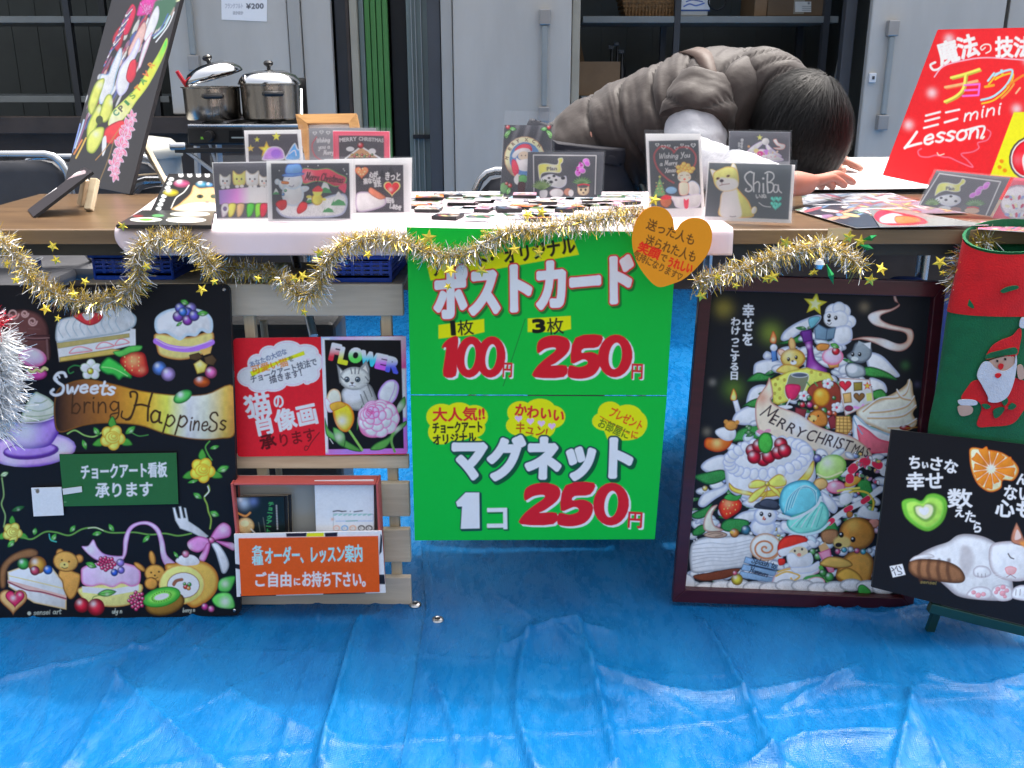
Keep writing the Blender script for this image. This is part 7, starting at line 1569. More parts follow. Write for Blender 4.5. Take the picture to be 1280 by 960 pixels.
# tilted mouth: raise the rear of the rim
def rim(ring, k):
    cx = sum(q.x for q in ring)/len(ring); w_ = max(q.x for q in ring)-cx
    return [q+Vector((0,0,k*(.5+.5*(q.x-cx)/w_)*.010+k*(.5+.5*(q.y-YK-.035)/.035)*.040)) for q in ring]
cuff = [rim(r_, 1-i/(len(cuff)-1)) for i, r_ in enumerate(cuff)]
o = tubeloft(cuff, MB()).build('red_cuff', M['felt_r'], st, smooth=True)
lin = [[q+(Vector((sum(w.x for w in r_)/len(r_), YK+.035, q.z))-q)*.05 for q in r_] for r_ in cuff]
lin0 = [[q+(Vector((sum(w.x for w in cuff[0])/len(cuff[0]), YK+.035, q.z))-q)*(-.015)+Vector((0,0,.004)) for q in cuff[0]]]
tubeloft(lin0+[[q+Vector((0,0,.0042)) for q in lin[0]]]+lin, MB(), close=True).build('green_lining', M['felt_g'], st, smooth=True)
def felt(name, pts, m, lift=.002, k=(1140,280,3.4286), n_=6, sm=True):
    """flat felt piece on the bulging front of the stocking"""
    p = catmull(pts, n_, True) if sm else np.array(pts, float); q3 = []
    for x, y in p:
        px, py = k[0]+x/k[2], k[1]+y/k[2]; a = np.interp(py, pr[:,0], pr[:,1]); b = np.interp(py, pr[:,0], pr[:,2]); th = np.interp(py, pr[:,0], pr[:,3])
        u = np.clip((px-(a+b)/2)/((b-a)/2), -1, 1); yy = YK+.035-th*math.sqrt(max(0,1-u*u))-lift; q3.append(P(px, py, yy))
    cen = sum(q3, Vector())/len(q3); v = q3+[q+Vector((0,.0018,0)) for q in q3]; m_ = len(q3); f = [(i, (i+1) % m_, (i+1) % m_+m_, i+m_) for i in range(m_)]
    bm = bmesh.new(); vv = [bm.verts.new(q) for q in q3]; fc = bm.faces.new(vv); bmesh.ops.triangulate(bm, faces=[fc]); bm.verts.index_update()
    f += [tuple(w.index for w in t.verts) for t in bm.faces]; bm.free()
    return mesh_obj(name, v, f, m, st)
felt('cuff_leaf', [(382,286),(410,270),(450,264),(456,276),(420,288),(390,296)], M['felt_g'], .005); felt('cuff_leaf', [(222,310),(240,316),(264,350),(262,362),(240,350),(226,328)], M['felt_g'], .005)
felt('felt_coat', [(270,672),(240,700),(212,750),(274,756),(300,790),(280,864),(340,868),(430,856),(478,800),(500,760),(500,690),(440,660),(340,670)], M['felt_r'], .0025)
felt('felt_hat', [(318,580),(340,530),(380,500),(430,480),(462,448),(470,470),(462,520),(446,566),(380,566)], M['felt_r'], .0045)
felt('hat_band', [(320,578),(330,556),(390,540),(444,530),(450,556),(400,562)], M['felt_g'], .0062)
felt('felt_face', [(330,600),(350,580),(430,566),(446,600),(436,640),(380,640)], M['felt_skin'], .0045)
felt('felt_beard', [(280,650),(300,600),(330,590),(360,618),(400,630),(440,600),(446,560),(450,600),(436,680),(410,740),(370,764),(330,762),(326,740),(300,690)], M['felt_w'], .0065)
felt('nose', [(370,612),(378,600),(392,602),(390,618),(378,624)], M['felt_r'], .0085); felt('mouth', [(358,646),(372,640),(384,646),(372,660),(360,658)], M['felt_r'], .0085)
felt('eye', [(364,584),(370,584),(370,592),(364,592)], M['blackplastic'], .0065); felt('eye', [(398,576),(404,576),(404,584),(398,584)], M['blackplastic'], .0065)
felt('cuff_trim', [(200,756),(240,752),(276,758),(274,776),(210,776)], M['felt_w'], .0045); felt('felt_mitten', [(196,790),(210,778),(250,780),(262,796),(250,816),(210,822)], M['felt_skin'], .0045)
felt('holly_leaf', [(350,800),(376,786),(398,790),(380,820),(356,832)], M['felt_g'], .005); felt('holly_leaf', [(410,790),(430,768),(448,780),(430,796)], M['felt_g'], .005); felt('holly_leaf', [(300,776),(322,772),(338,784),(318,794)], M['felt_g'], .005); felt('holly_leaf', [(384,750),(404,740),(412,760),(396,780)], M['felt_g'], .005)
felt('holly_berry', [(396,786),(404,778),(412,786),(404,796)], M['felt_r'], .0065); felt('hat_pompom', [(462,440),(466,410),(480,400),(490,420),(482,446)], M['felt_w'], .006); felt('felt_mitten', [(452,612),(474,606),(484,650),(474,666),(456,660)], M['felt_skin'], .006)
MB().tube([P(1216,322,YK+.03), P(1214,308,YK+.05), Vector((P(1214,300,1.6).x, 1.575, TZ-.02))], .003, 8).build('hanging_loop', M['felt_g'], st, smooth=True)
# ================================================================ THINGS ON THE TABLE
LT = (.44,.47,.53)
def clear_mat():
    m = bpy.data.materials.new('clear_plastic'); m.use_nodes = True; N = m.node_tree.nodes; L = m.node_tree.links; N.clear()
    o = N.new('ShaderNodeOutputMaterial'); t = N.new('ShaderNodeBsdfTransparent'); g = N.new('ShaderNodeBsdfGlossy'); g.inputs['Roughness'].default_value = .12; g.inputs['Color'].default_value = (.95,.97,1,1)
    d = N.new('ShaderNodeBsdfDiffuse'); d.inputs['Color'].default_value = (.7,.72,.76,1); f = N.new('ShaderNodeFresnel'); f.inputs[0].default_value = 1.45
    a = N.new('ShaderNodeMixShader'); a.inputs[0].default_value = .035; L.new(t.outputs[0], a.inputs[1]); L.new(d.outputs[0], a.inputs[2])  # white diffuse share puts a haze of glare over the print
    tc = N.new('ShaderNodeTexCoord'); no = N.new('ShaderNodeTexNoise'); no.inputs['Scale'].default_value = 14; bp = N.new('ShaderNodeBump'); bp.inputs['Strength'].default_value = .3; bp.inputs['Distance'].default_value = .01
    L.new(tc.outputs['Object'], no.inputs[0]); L.new(no.outputs[0], bp.inputs['Height']); L.new(bp.outputs[0], g.inputs['Normal'])
    b = N.new('ShaderNodeMixShader'); L.new(f.outputs[0], b.inputs[0]); L.new(a.outputs[0], b.inputs[1]); L.new(g.outputs[0], b.inputs[2]); L.new(b.outputs[0], o.inputs[0]); return m
M['clear'] = clear_mat()
m_ = M['thin'] = mat('card_back', (.8,.8,.8), .7, var=.02); _n = m_.node_tree; _t = _n.nodes.new('ShaderNodeBsdfTranslucent'); _t.inputs[0].default_value = (.85,.85,.85,1); _x = _n.nodes.new('ShaderNodeMixShader'); _x.inputs[0].default_value = .5
_n.links.new(_n.nodes['Principled BSDF'].outputs[0], _x.inputs[1]); _n.links.new(_t.outputs[0], _x.inputs[2]); _n.links.new(_x.outputs[0], _n.nodes['Material Output'].inputs[0])
def card(quad, sleeve, paint, label, bgc=(232,234,244), lean=10, grp='sleeved cards standing on the table', plane=None, name='sleeved_card', cat='card', z=None):
    z = z or TZ+.0045
    if plane: p, n = plane; c = [hit(*q, p, n) for q in quad]; s_ = [hit(*q, p+n*.0022, n) for q in sleeve]
    else:
        tl, tr, br, bl = quad; c, n = stand(bl, br, tr, tl, z, lean); s_ = [hit(*q, c[3]+n*.0022, n) for q in sleeve]
    t = thing(name, (c[2]+c[3])/2, label, cat, grp)
    slab('printed_card', c, n, .0012, None, M['thin'], t, paint=paint, bgc=bgc, L=LT, res=.0005, rough=.4, chalk=.03, thin=.15)
    k = [s_[0], s_[1], s_[2], s_[3]]; mesh_obj('plastic_sleeve', k, [(0,3,2,1)], M['clear'], t)
    return t, c, n
card([(416,163),(487,164),(489,250),(418,250)], [(414,158),(489,160),(491,251),(416,251)], p_pinkxmas, 'pink bordered Merry Christmas card standing at the right before the wooden frame', (196,190,200))
card([(386,160),(470,160),(472,247),(388,247)], [(383,157),(474,158),(475,248),(386,248)], p_reef, 'grey card with faint hearts and script standing before the wooden picture frame', (104,108,118))
card([(305,163),(376,162),(383,252),(311,253)], [(303,157),(379,156),(385,253),(309,254)], p_stars, 'card with yellow stars and purple candle shapes behind the kitten card')
card([(405,199),(515,197),(514,266),(407,268)], [(403,196),(518,195),(517,267),(405,269)], p_sleepcat, 'card with a sleeping cat and a red heart, right of the snowman card', lean=7)
card([(265,203),(383,201),(384,273),(271,275)], [(262,194),(386,194),(387,275),(269,277)], p_kittens, 'card with a row of kittens above a pale banner, leftmost of the white bordered cards', lean=8)
card([(333,201),(441,199),(441,276),(335,277)], [(331,197),(444,196),(443,278),(333,279)], p_snowman, 'white bordered card with a walking snowman in a blue hat', lean=9)
card([(630,156),(690,157),(690,246),(625,246)], [(631,138),(694,140),(692,248),(624,248)], p_santa, 'tall card with a round wreath portrait of a white bearded man, behind the orchid card', (100,104,112))
card([(660,190),(755,190),(752,247),(658,247)], [(659,188),(757,188),(754,248),(656,248)], p_orchid, 'dark landscape card with thin frame line and purple orchid, beside the bearded man card', (62,66,76))
card([(912,164),(988,165),(986,246),(910,246)], [(910,162),(990,163),(988,247),(908,247)], p_tree, 'small grey card of the sweets tree standing behind the shiba dog card', (120,126,138))
card([(807,167),(876,167),(881,271),(812,272)], [(805,162),(879,163),(884,272),(810,273)], p_wish, 'portrait card wishing a merry Christmas with a curly haired child, behind the orange heart')
card([(885,202),(994,206),(989,279),(880,275)], [(883,196),(997,200),(992,281),(878,277)], p_shiba, 'white bordered card with a shiba dog and the word Shiba')
n12 = Vector((math.sin(R(-14)), -math.cos(R(-14)), 0))*math.cos(R(38))+Vector((0,0,1))*math.sin(R(38)); p12 = G(1240,271,TZ+.004)
card([(1268,222),(1352,230),(1335,288),(1240,273)], [(1266,220),(1355,228),(1337,289),(1238,274)], p_pinkfruit, 'pink card with a pale round bouquet at the right edge of the table', (186,70,96), plane=(p12-n12*.012, n12))
card([(1170.5,213),(1263,222),(1238,270),(1148.5,256)], [(1168,211),(1265,220),(1241,272),(1146,257)], p_orchid2, 'tilted dark orchid card leaning before the red lesson sign', (72,74,86), plane=(p12, n12))

# wooden picture frame behind
M['honey'] = wood('honey_frame_wood', (.42,.20,.06), (.58,.32,.11), 2, .35)
co, nf = stand((392,244), (466,244), (446,142.5), (370,143.5), TZ+.004, 14)
pf = thing('picture_frame', (co[2]+co[3])/2, 'honey coloured wooden picture frame standing behind the small cards', 'picture frame')
ins = inset(co, .17, .12, .15, .12)
for i, nm in enumerate(('frame_bar',)*4):
    a, b, ai, bi = co[i], co[(i+1) % 4], ins[i], ins[(i+1) % 4]
    mesh_obj(nm, [a+nf*.006, b+nf*.006, bi+nf*.012, ai+nf*.012, a-nf*.01, b-nf*.01, bi-nf*.01, ai-nf*.01], [(0,1,2,3),(7,6,5,4),(0,4,5,1),(1,5,6,2),(2,6,7,3),(3,7,4,0)], M['honey'], pf)
slab('white_mat', [q-nf*.003 for q in ins], nf, .004, M['paper'], M['paper'], pf)

# red lesson sign
co, nf = stand((1103,219), (1330,266), (1346,33), (1172,37), TZ+.02, 14)
rs = thing('lesson_sign', (co[2]+co[3])/2, 'big red hand lettered lesson sign with a yellow corner at the right', 'sign')
slab('sign_panel', co, nf, .005, None, M['redplastic'], rs, paint=p_redsign, bgc=(214,30,40), L=(.55,.6,.72), res=.0007, rough=.5, rnd=.004)
bar('rear_prop', co[1]*.5+co[0]*.5-nf*.012-Vector((0,0,.12)), G(1240,235,TZ+.02)-nf*.16, .02, .01, M['pine_z'], rs)

# tall painted board at the left, seen at a slant
br_, bl_ = Vector((-.77,2.0,TZ+.002)), Vector((-1.0,2.23,TZ+.002)); upv = Vector((.107,.107,.372)).normalized(); Uv = (br_-bl_).normalized(); nv = Uv.cross(upv).normalized()
bp_ = thing('painted_board', br_, 'tall slanting chalk painting of green pitcher and pink flower at the left', 'painting')
slab('painted_panel', [bl_+upv*.62, br_+upv*.62, br_, bl_], nv, .008, None, side_k, bp_, paint=p_bigpaint, bgc=(38,36,40), L=(.5,.54,.62), res=.0005, rough=.35, spec=.5)
bar('prop_leg', G(212,238,TZ+.002), P(171,163,2.13), .011, .011, M['pine_z'], bp_); bar('prop_link', P(155,221,2.08), P(198,217,2.08), .004, .004, M['pine_z'], bp_)
# little board with its wooden stand
a2 = Vector((-.82,1.69,TZ+.002)); b2 = a2+Vector((-.5,.85,0))*.10; u2 = Vector((.0875,.0515,.0695)); U2 = (a2-b2).normalized(); n2_ = U2.cross(u2.normalized()).normalized()
sb2 = thing('small_painted_board', a2, 'small black painted board tilted on a wood block at the left table end', 'painting')
slab('painted_panel', [b2+u2*1.02, a2+u2*1.02, a2, b2], n2_, .005, None, side_k, sb2, paint=p_smallbent, bgc=(46,46,52), L=(.55,.6,.66), res=.0005, rough=.3)
bar('prop_block', G(111,263,TZ+.002), P(119,224,1.80), .014, .012, M['pine_z'], sb2); bar('prop_block', G(101,256,TZ+.002), P(107,224,1.83), .010, .012, M['pine_z'], sb2)
# kitten board and flat board
co, nf = stand((187,266), (300,267), (318,217), (211,217), TZ+.004, 48)
t = thing('kitten_board', (co[2]+co[3])/2, 'black board with a painted kitten and balloons leaning back beside the kitten card', 'painting'); slab('painted_panel', co, nf, .004, None, side_k, t, paint=p_kittenboard, bgc=(22,22,26), L=(.8,.8,.86), res=.0006, rough=.4)
bar('prop_leg', G(262,240,TZ+.004), co[1]*.45+co[0]*.55-nf*.012-(co[1]-co[2])*.2, .01, .008, M['pine_z'], t)
co = [G(*q, TZ+.010) for q in ((178,262.5),(268,263.5),(264,281.5),(145,281))]
tag(slab('flat_painted_board', co, (0,0,1), .006, None, side_k, paint=p_flatboard, bgc=(30,32,34), L=(.9,.9,.95), res=.0006, rough=.3), 'small black painted board lying flat on the sheet before the kitten board', 'painting')
# magnets, in little piles
spots = [(536,262,0),(534,253,0),(537,252,1),(578,263,0),(577,254,0),(576,255,1),(560,271,0),(616,259,0),(615,250,0),(614,251,1),(657,259,0),(655,249,0),(656,249,1),(650,271,0),(700,262,0),(703,251,0),(744,252,0),(746,259,0),(672,273,0),(688,272,0),(780,253,0),(600,273,0),(560,245,0),(625,243,0),(722,272,0),(757,270,0),(520,258,0),(522,250,0),(596,262,0),(596,253,1),(636,262,0),(636,254,0),(678,253,0),(680,262,0),(722,259,0),(724,251,0),(764,258,0),(764,248,0),(786,262,0)]
bgs = [((30,34,44),'black'),((150,196,214),'pale blue'),((214,206,196),'cream'),((40,90,60),'green'),((224,120,50),'orange'),((216,216,230),'white'),((200,150,170),'pink'),((90,110,70),'olive')]
def magl(i):
    px, py, lv = spots[i]; nm = bgs[(i*5+2) % 8][1]
    row = [k for k in spots if abs(k[1]-py) <= 3 and k[2] == lv]; row.sort(); k = row.index(spots[i]); o_ = ['leftmost','second','third','fourth','fifth','sixth','seventh','eighth','ninth','tenth','eleventh','twelfth','thirteenth','fourteenth'][k]
    rn = 'front row' if py > 266 else 'second row from the front' if py > 257 else 'rear row' if py > 247 else 'farthest row'
    return f'{nm} square magnet, {o_} from the left in the {rn}' + (', on top of another' if lv else '')
MAGL = [magl(i) for i in range(len(spots))]
for i, (px, py, lv) in enumerate(spots):
    g = G(px, py, TZ+.006); w2, d2 = (.026,.019) if i % 3 else (.022,.022); a = random.uniform(-.3,.3); z0 = TZ+.0045+lv*.0065+.0055
    cc = [Vector((g.x+x*math.cos(a)-y*math.sin(a), g.y+x*math.sin(a)+y*math.cos(a), z0)) for x, y in ((-w2,d2),(w2,d2),(w2,-d2),(-w2,-d2))]
    bgk, nm = bgs[(i*5+2) % 8]
    tag(slab('magnet', cc, (0,0,1), .0055, None, M['cardpaper'] if i % 2 else side_k, paint=board_flat(i, None), bgc=bgk, L=(1.1,1.1,1.1), res=.0009, rough=.3), MAGL[i], 'magnet', 'small picture magnets on the sheet')
# loose cards lying flat
def flatcard(q, z, bgk, seed, label, m=None, paint=None):
    co = [G(*k, z) for k in q]; tag(slab('flat_card', co, (0,0,1), .0009, None, m or M['cardpaper'], paint=paint or board_flat(seed, None), bgc=bgk, L=(1.05,1.05,1.05), res=.0008, rough=.3, coat=.3), label, 'card', 'cards lying flat on the table')
flatcard([(548,240),(604,239),(610,243),(545,244)], TZ+.0056, (206,206,216), 31, 'white flat card behind the magnets, left of the bearded man card')
flatcard([(756,241),(800,240),(806,247),(758,248)], TZ+.0056, (190,206,216), 32, 'pale flat card behind the magnets at the right')
flatcard([(517,243),(545,242),(548,247),(514,248)], TZ+.006, (226,220,226), 33, 'small pale flat card beside the sleeping cat card')
flatcard([(1002,243),(1108,239),(1150,252),(1004,256)], TZ+.002, (170,176,186), 41, 'pale grey sleeved card lying at the far edge of the table near the hand')
flatcard([(1050,249),(1168,252),(1210,266),(1080,268)], TZ+.0032, (120,130,150), 42, 'greyish card lying under the leaning orchid card')
flatcard([(994,262),(1040,250),(1158,281),(1070,284.5)], TZ+.0044, (44,54,70), 43, 'dark night scene card with blue and white shapes lying beside the shiba card')
flatcard([(1066,262),(1110,256),(1206,279),(1150,283)], TZ+.0056, (110,116,112), 44, 'grey green card lying between the night scene card and the red card')
def p_redfl(c):
    c.view(960, 160, 4)
    c.fill([(530,450),(560,410),(640,420),(740,440),(790,460),(780,480),(600,484)], (196,30,60), rim=(140,16,40), rw=10); c.fill([(560,450),(620,425),(680,440),(700,470),(580,475)], (230,170,180)); c.fill([(640,440),(740,445),(760,470),(650,478)], (214,110,60), rim=(190,60,40), rw=8)
flatcard([(1086,262),(1138,264),(1236,281),(1100,283.5)], TZ+.0068, (120,124,124), 45, 'card with a bright red flower lying near the front edge of the table', paint=p_redfl)
flatcard([(1226,276),(1350,284),(1352,294),(1222,286)], TZ+.003, (206,110,140), 46, 'pink card lying at the front right corner of the table')

# orange heart tag
ho, hn = [(40,680),(58,590),(100,532),(155,512),(212,528),(244,575),(256,632),(290,592),(340,570),(398,578),(434,618),(440,680),(418,750),(362,820),(300,874),(240,900),(170,914),(110,862),(60,780)], Vector((0,-1,.05)).normalized()
YH = TF-.055; hp = Vector((0,YH,.6)); sh = [hit(780+x/4, 130+y/4, hp, hn) for x, y in catmull(ho, 5, True)]
bb = [hit(788,256,hp,hn), hit(892,256,hp,hn), hit(892,360,hp,hn), hit(788,360,hp,hn)]
tag(slab('heart_tag', bb, hn, .002, None, mat('orange_card', (.75,.22,.02), .6, var=.04), paint=paint_heart, bgc=(255,128,30), L=(.50,.66,.8), res=.0004, shape=sh, chalk=.02), 'orange heart shaped card with handwriting hanging at the corner of the green sign', 'tag')

# ================================================================ BEHIND THE TABLE
# chairs
def chair(px, py, Y, label, rz=0.0):
    x = P(px, py, Y).x; zt_ = P(px, py, Y).z; t = thing('folding_chair', (x, Y, 0), label, 'chair', 'dark folding chairs behind the table'); w2 = .20
    def T(a, b, c_): return Vector((x+a*math.cos(rz)-b*math.sin(rz), Y+a*math.sin(rz)+b*math.cos(rz), c_))
    arc = [T(-w2,0,zt_-.22)]+[T(-w2+.05*(1-math.cos(k*math.pi/8)), 0, zt_-.07+.07*math.sin(k*math.pi/8)) for k in range(5)]+[T(w2-.05*(1-math.cos(k*math.pi/8)), 0, zt_-.07+.07*math.sin(k*math.pi/8)) for k in range(4,-1,-1)]+[T(w2,0,zt_-.22)]
    MB().tube([T(-w2,.30,.01)]+[T(-w2,.12,.42)]+arc+[T(w2,.12,.42)]+[T(w2,.30,.01)], .0095, 10).build('chrome_frame', M['chrome'], t, smooth=True)
    v = []; f = []; nx, nz = 14, 8
    for s_ in (0, 1):
        for j in range(nz+1):
            for i in range(nx+1):
                u, w_ = i/nx*2-1, j/nz; edge_ = max(0, abs(u)-.75)/.25; top = (1-.16*edge_**2) if w_ > .6 else 1
                v.append(T(u*(w2-.012), -.012-.012*(1-u*u)+(.03 if s_ else 0)+.02*u*u, zt_-.235+.22*w_*top))
    m_ = (nx+1)*(nz+1)
    for s_ in (0, 1):
        for j in range(nz):
            for i in range(nx): q = s_*m_+j*(nx+1)+i; qq = (q, q+1, q+nx+2, q+nx+1); f.append(qq if not s_ else qq[::-1])
    for i in range(nx): q = nz*(nx+1)+i; f.append((q, q+1, q+1+m_, q+m_))
    for j in range(nz): q = j*(nx+1); f.append((q, q+nx+1, q+nx+1+m_, q+m_)); q += nx; f.append((q+nx+1, q, q+m_, q+m_+nx+1))
    mesh_obj('backrest', v, f, M['padding'], t, smooth=True)
    o = MB().box((-w2+.01,-.36,.42),(w2-.01,.0,.455), bev=.014, M=Matrix.Translation((x,Y,0))@Matrix.Rotation(rz,4,'Z')).build('seat', M['padding'], t, smooth=True)
    for s_ in (-1, 1): MB().tube([T(s_*(w2-.02),-.34,.41), T(s_*(w2-.02),-.36,.01)], .009, 8).build('front_leg', M['chrome'], t, smooth=True)
    return t
chair(-18, 193, 2.5, 'dark folding chair at the far left behind the small tilted board')
chair(112, 196, 2.85, 'dark folding chair behind the prop of the tall painting, nearest the white drum')
chair(266, 225, 2.28, 'dark chrome rimmed folding chair just behind the kitten board', .06)
chair(700, 214, 2.32, 'dark folding chair beside the leaning person, behind the orchid card', -.05)

# white drum
t = thing('plastic_drum', (P(172,170,3.2).x, 3.2, 0), 'white plastic drum with a domed lid behind the tall painting', 'drum'); zt_ = P(172,170,3.2).z; r_ = .125
MB().lathe([(r_*.92,0),(r_*.95,.02),(r_,.2),(r_,zt_-.06)], (t.location.x,3.2,.012), 36).build('drum_body', M['white_plastic'], t, smooth=True)
MB().lathe([(r_+.006,zt_-.075),(r_+.008,zt_-.055),(r_+.002,zt_-.045),(r_*.8,zt_-.022),(r_*.3,zt_-.012),(.0001,zt_-.010)], (t.location.x,3.2,.012), 36).build('domed_lid', mat('pale_lid', (.55,.55,.5), .3, var=.04), t, smooth=True)

# stove on its folding stand, with two pots
YV = 3.05
xs0, xs1 = P(234,170,YV).x, P(386,170,YV).x; z1, z0 = P(300,158,YV).z, P(300,181,YV).z
sv = thing('camp_stove', ((xs0+xs1)/2, YV, z0), 'black two burner gas stove with silver rail carrying the two pots', 'stove')
MB().box((xs0,YV,z0),(xs1,YV+.27,z1), bev=.006).build('stove_body', M['blackplastic'], sv)
MB().tube([(xs0+.01,YV-.012,z1+.003),(xs1-.01,YV-.012,z1+.003)], .0045, 8).build('front_rail', M['chrome'], sv, smooth=True)
for px in (262, 345): c0 = P(px,170,YV-.005); MB().lathe([(.0001,.022),(.014,.022),(.017,0)], c0, 18, M=Matrix.Rotation(R(90),4,'X')).build('knob', M['blackplastic'], sv, smooth=True)
MB().box((P(251,170,YV).x,YV-.003,P(0,174,YV).z),(P(256,170,YV).x,YV-.0005,P(0,171,YV).z)).build('green_lamp', mat('green_marker', (.25,.7,.05), .5, var=0), sv)
def p_st(c): c.text('TWIN BURNER', (290,170),(304,170), 3, (180,190,196)); c.text('GS-200', (292,175),(303,175), 3, (180,190,196))
c, n = upright([(286,163),(307,163),(307,178),(286,178)], YV-.0012); slab('maker_plate', c, n, .001, None, M['blackplastic'], sv, paint=lambda c: c.line([(290,172),(304,172)], 1.6, (150,160,170), sm=False), bgc=(16,17,20), L=(.7,.7,.8), res=.001)
for px in (250, 284, 318, 352): xx = P(px,158,YV).x; MB().box((xx-.004,YV+.01,z1+.0005),(xx+.004,YV+.25,z1+.012), bev=.002).build('grate_bar', M['blackplastic'], sv)
sh_ = MB().box((P(303,120,YV+.28).x,YV+.272,z1-.01),(P(384,120,YV+.28).x,YV+.278,P(0,97,YV+.28).z), bev=.003).build('wind_shield', M['blackplastic'], sv)
MB().tube([P(376,112,YV+.20),P(377,155,YV+.1)], .006, 8).build('shield_strut', M['chrome'], sv, smooth=True)
fs = thing('stove_stand', ((xs0+xs1)/2, YV+.1, 0), 'folding aluminium stand under the camp stove', 'stand'); alu = mat('aluminium', (.55,.56,.58), .4, metal=.6, var=.1)
zt2 = z0-.004
for (xx, yy, ex, ey) in ((xs0+.02,YV+.02,-.03,-.04),(xs1-.02,YV+.02,.03,-.04),(xs0+.02,YV+.25,-.03,.04),(xs1-.02,YV+.25,.03,.04)): bar('stand_leg', Vector((xx+ex,yy+ey,.012)), Vector((xx,yy,zt2)), .018, .012, alu, fs)
bar('diagonal_brace', P(222,180,YV-.02), P(300,240,YV-.02), .014, .010, alu, fs); bar('diagonal_brace', P(282,240,YV+.2), P(262,180,YV+.2), .008, .008, alu, fs)
bar('top_rail', Vector((xs0-.03,YV-.03,zt2-.01)), Vector((xs1+.02,YV-.03,zt2-.01)), .016, .014, M['blackplastic'], fs)
MB().lathe([(.010,0),(.012,.002),(.012,.045),(.010,.047)], P(213,183,YV-.03), 14, M=Matrix.Rotation(R(90),4,'Y')).build('tube_clamp', M['chrome'], fs, smooth=True)
def pot(px, w_px, pyt, pyb, label, tilt=None):
    c0 = P(px, pyb, YV+.12); zt_ = P(px, pyt, YV+.12).z; r = w_px/2/1229*(YV+.12)*.97; h = zt_-c0.z; zb_ = z1+.0135
    t = thing('stock_pot', (c0.x, YV+.12, zb_), label, 'pot', 'stainless pots on the stove'); O = Vector((c0.x, YV+.12, zb_))
    MB().lathe([(.0001,.001),(r*.9,.001),(r*.95,.006),(r*.96,h*.5),(r*.97,h-.004),(r*1.04,h-.002),(r*1.04,h+.001),(r*.95,h),(r*.93,.01),(.0001,.008)], O, 44).build('pot_body', M['steel'], t, smooth=True)
    Mx = Matrix.Translation(O+Vector((0,0,h+.002)))
    if tilt: Mx = Matrix.Translation(O+Vector((.012,0,h+.030)))@Matrix.Rotation(R(-tilt),4,'Y')
    lid = MB().lathe([(r*1.02,-.004),(r*1.03,.0),(r*.99,.009),(r*.86,.024),(r*.5,.037),(.0001,.040)], (0,0,0), 44, M=Mx).build('lid', mat('polished_lid', (.70,.70,.70), .14, metal=1, var=.08), t, smooth=True)
    kb = Mx@Vector((0,0,.040)); MB().lathe([(.006,0),(.006,.008),(.014,.014),(.015,.02),(.010,.026),(.0001,.027)], (0,0,0), 20, M=Mx@Matrix.Translation((0,0,.039))).build('lid_knob', M['blackplastic'], lid_fix(lid), smooth=True)
    for q in ([-1,1] if True else []):
        a = R(-72 if q < 0 else 108); e = Vector((math.cos(a), math.sin(a), 0)); s_ = Vector((-e.y, e.x, 0)); b = O+Vector((0,0,h*.74))
        MB().tube([b+e*r*.95-s_*.026, b+e*(r+.020)-s_*.022, b+e*(r+.026), b+e*(r+.020)+s_*.022, b+e*r*.95+s_*.026], .0075, 8).build('side_handle', M['blackplastic'], t, smooth=True)
    return t, O, r, h
def lid_fix(l): return l
tp, O1, r1, h1 = pot(268, 70, 114, 155, 'left stainless pot with its lid askew and a red ladle handle sticking out', tilt=16)
pot(341, 74, 111, 156, 'right stainless pot with its lid on')
ld = thing('ladle', P(232,110,YV+.1), 'red handled ladle standing in the left pot', 'ladle')
MB().tube([P(221,89,YV+.08), P(230,103,YV+.09), P(237,113,YV+.10), Vector((O1.x-.03,O1.y,O1.z+.03))], [.006,.0065,.005,.003], 8).build('ladle_handle', M['redplastic'], ld, smooth=True)
MB().lathe([(.0001,0),(.02,.004),(.03,.018),(.031,.02)], (O1.x-.03,O1.y,O1.z+.011), 16).build('ladle_bowl', M['steel'], ld, smooth=True)

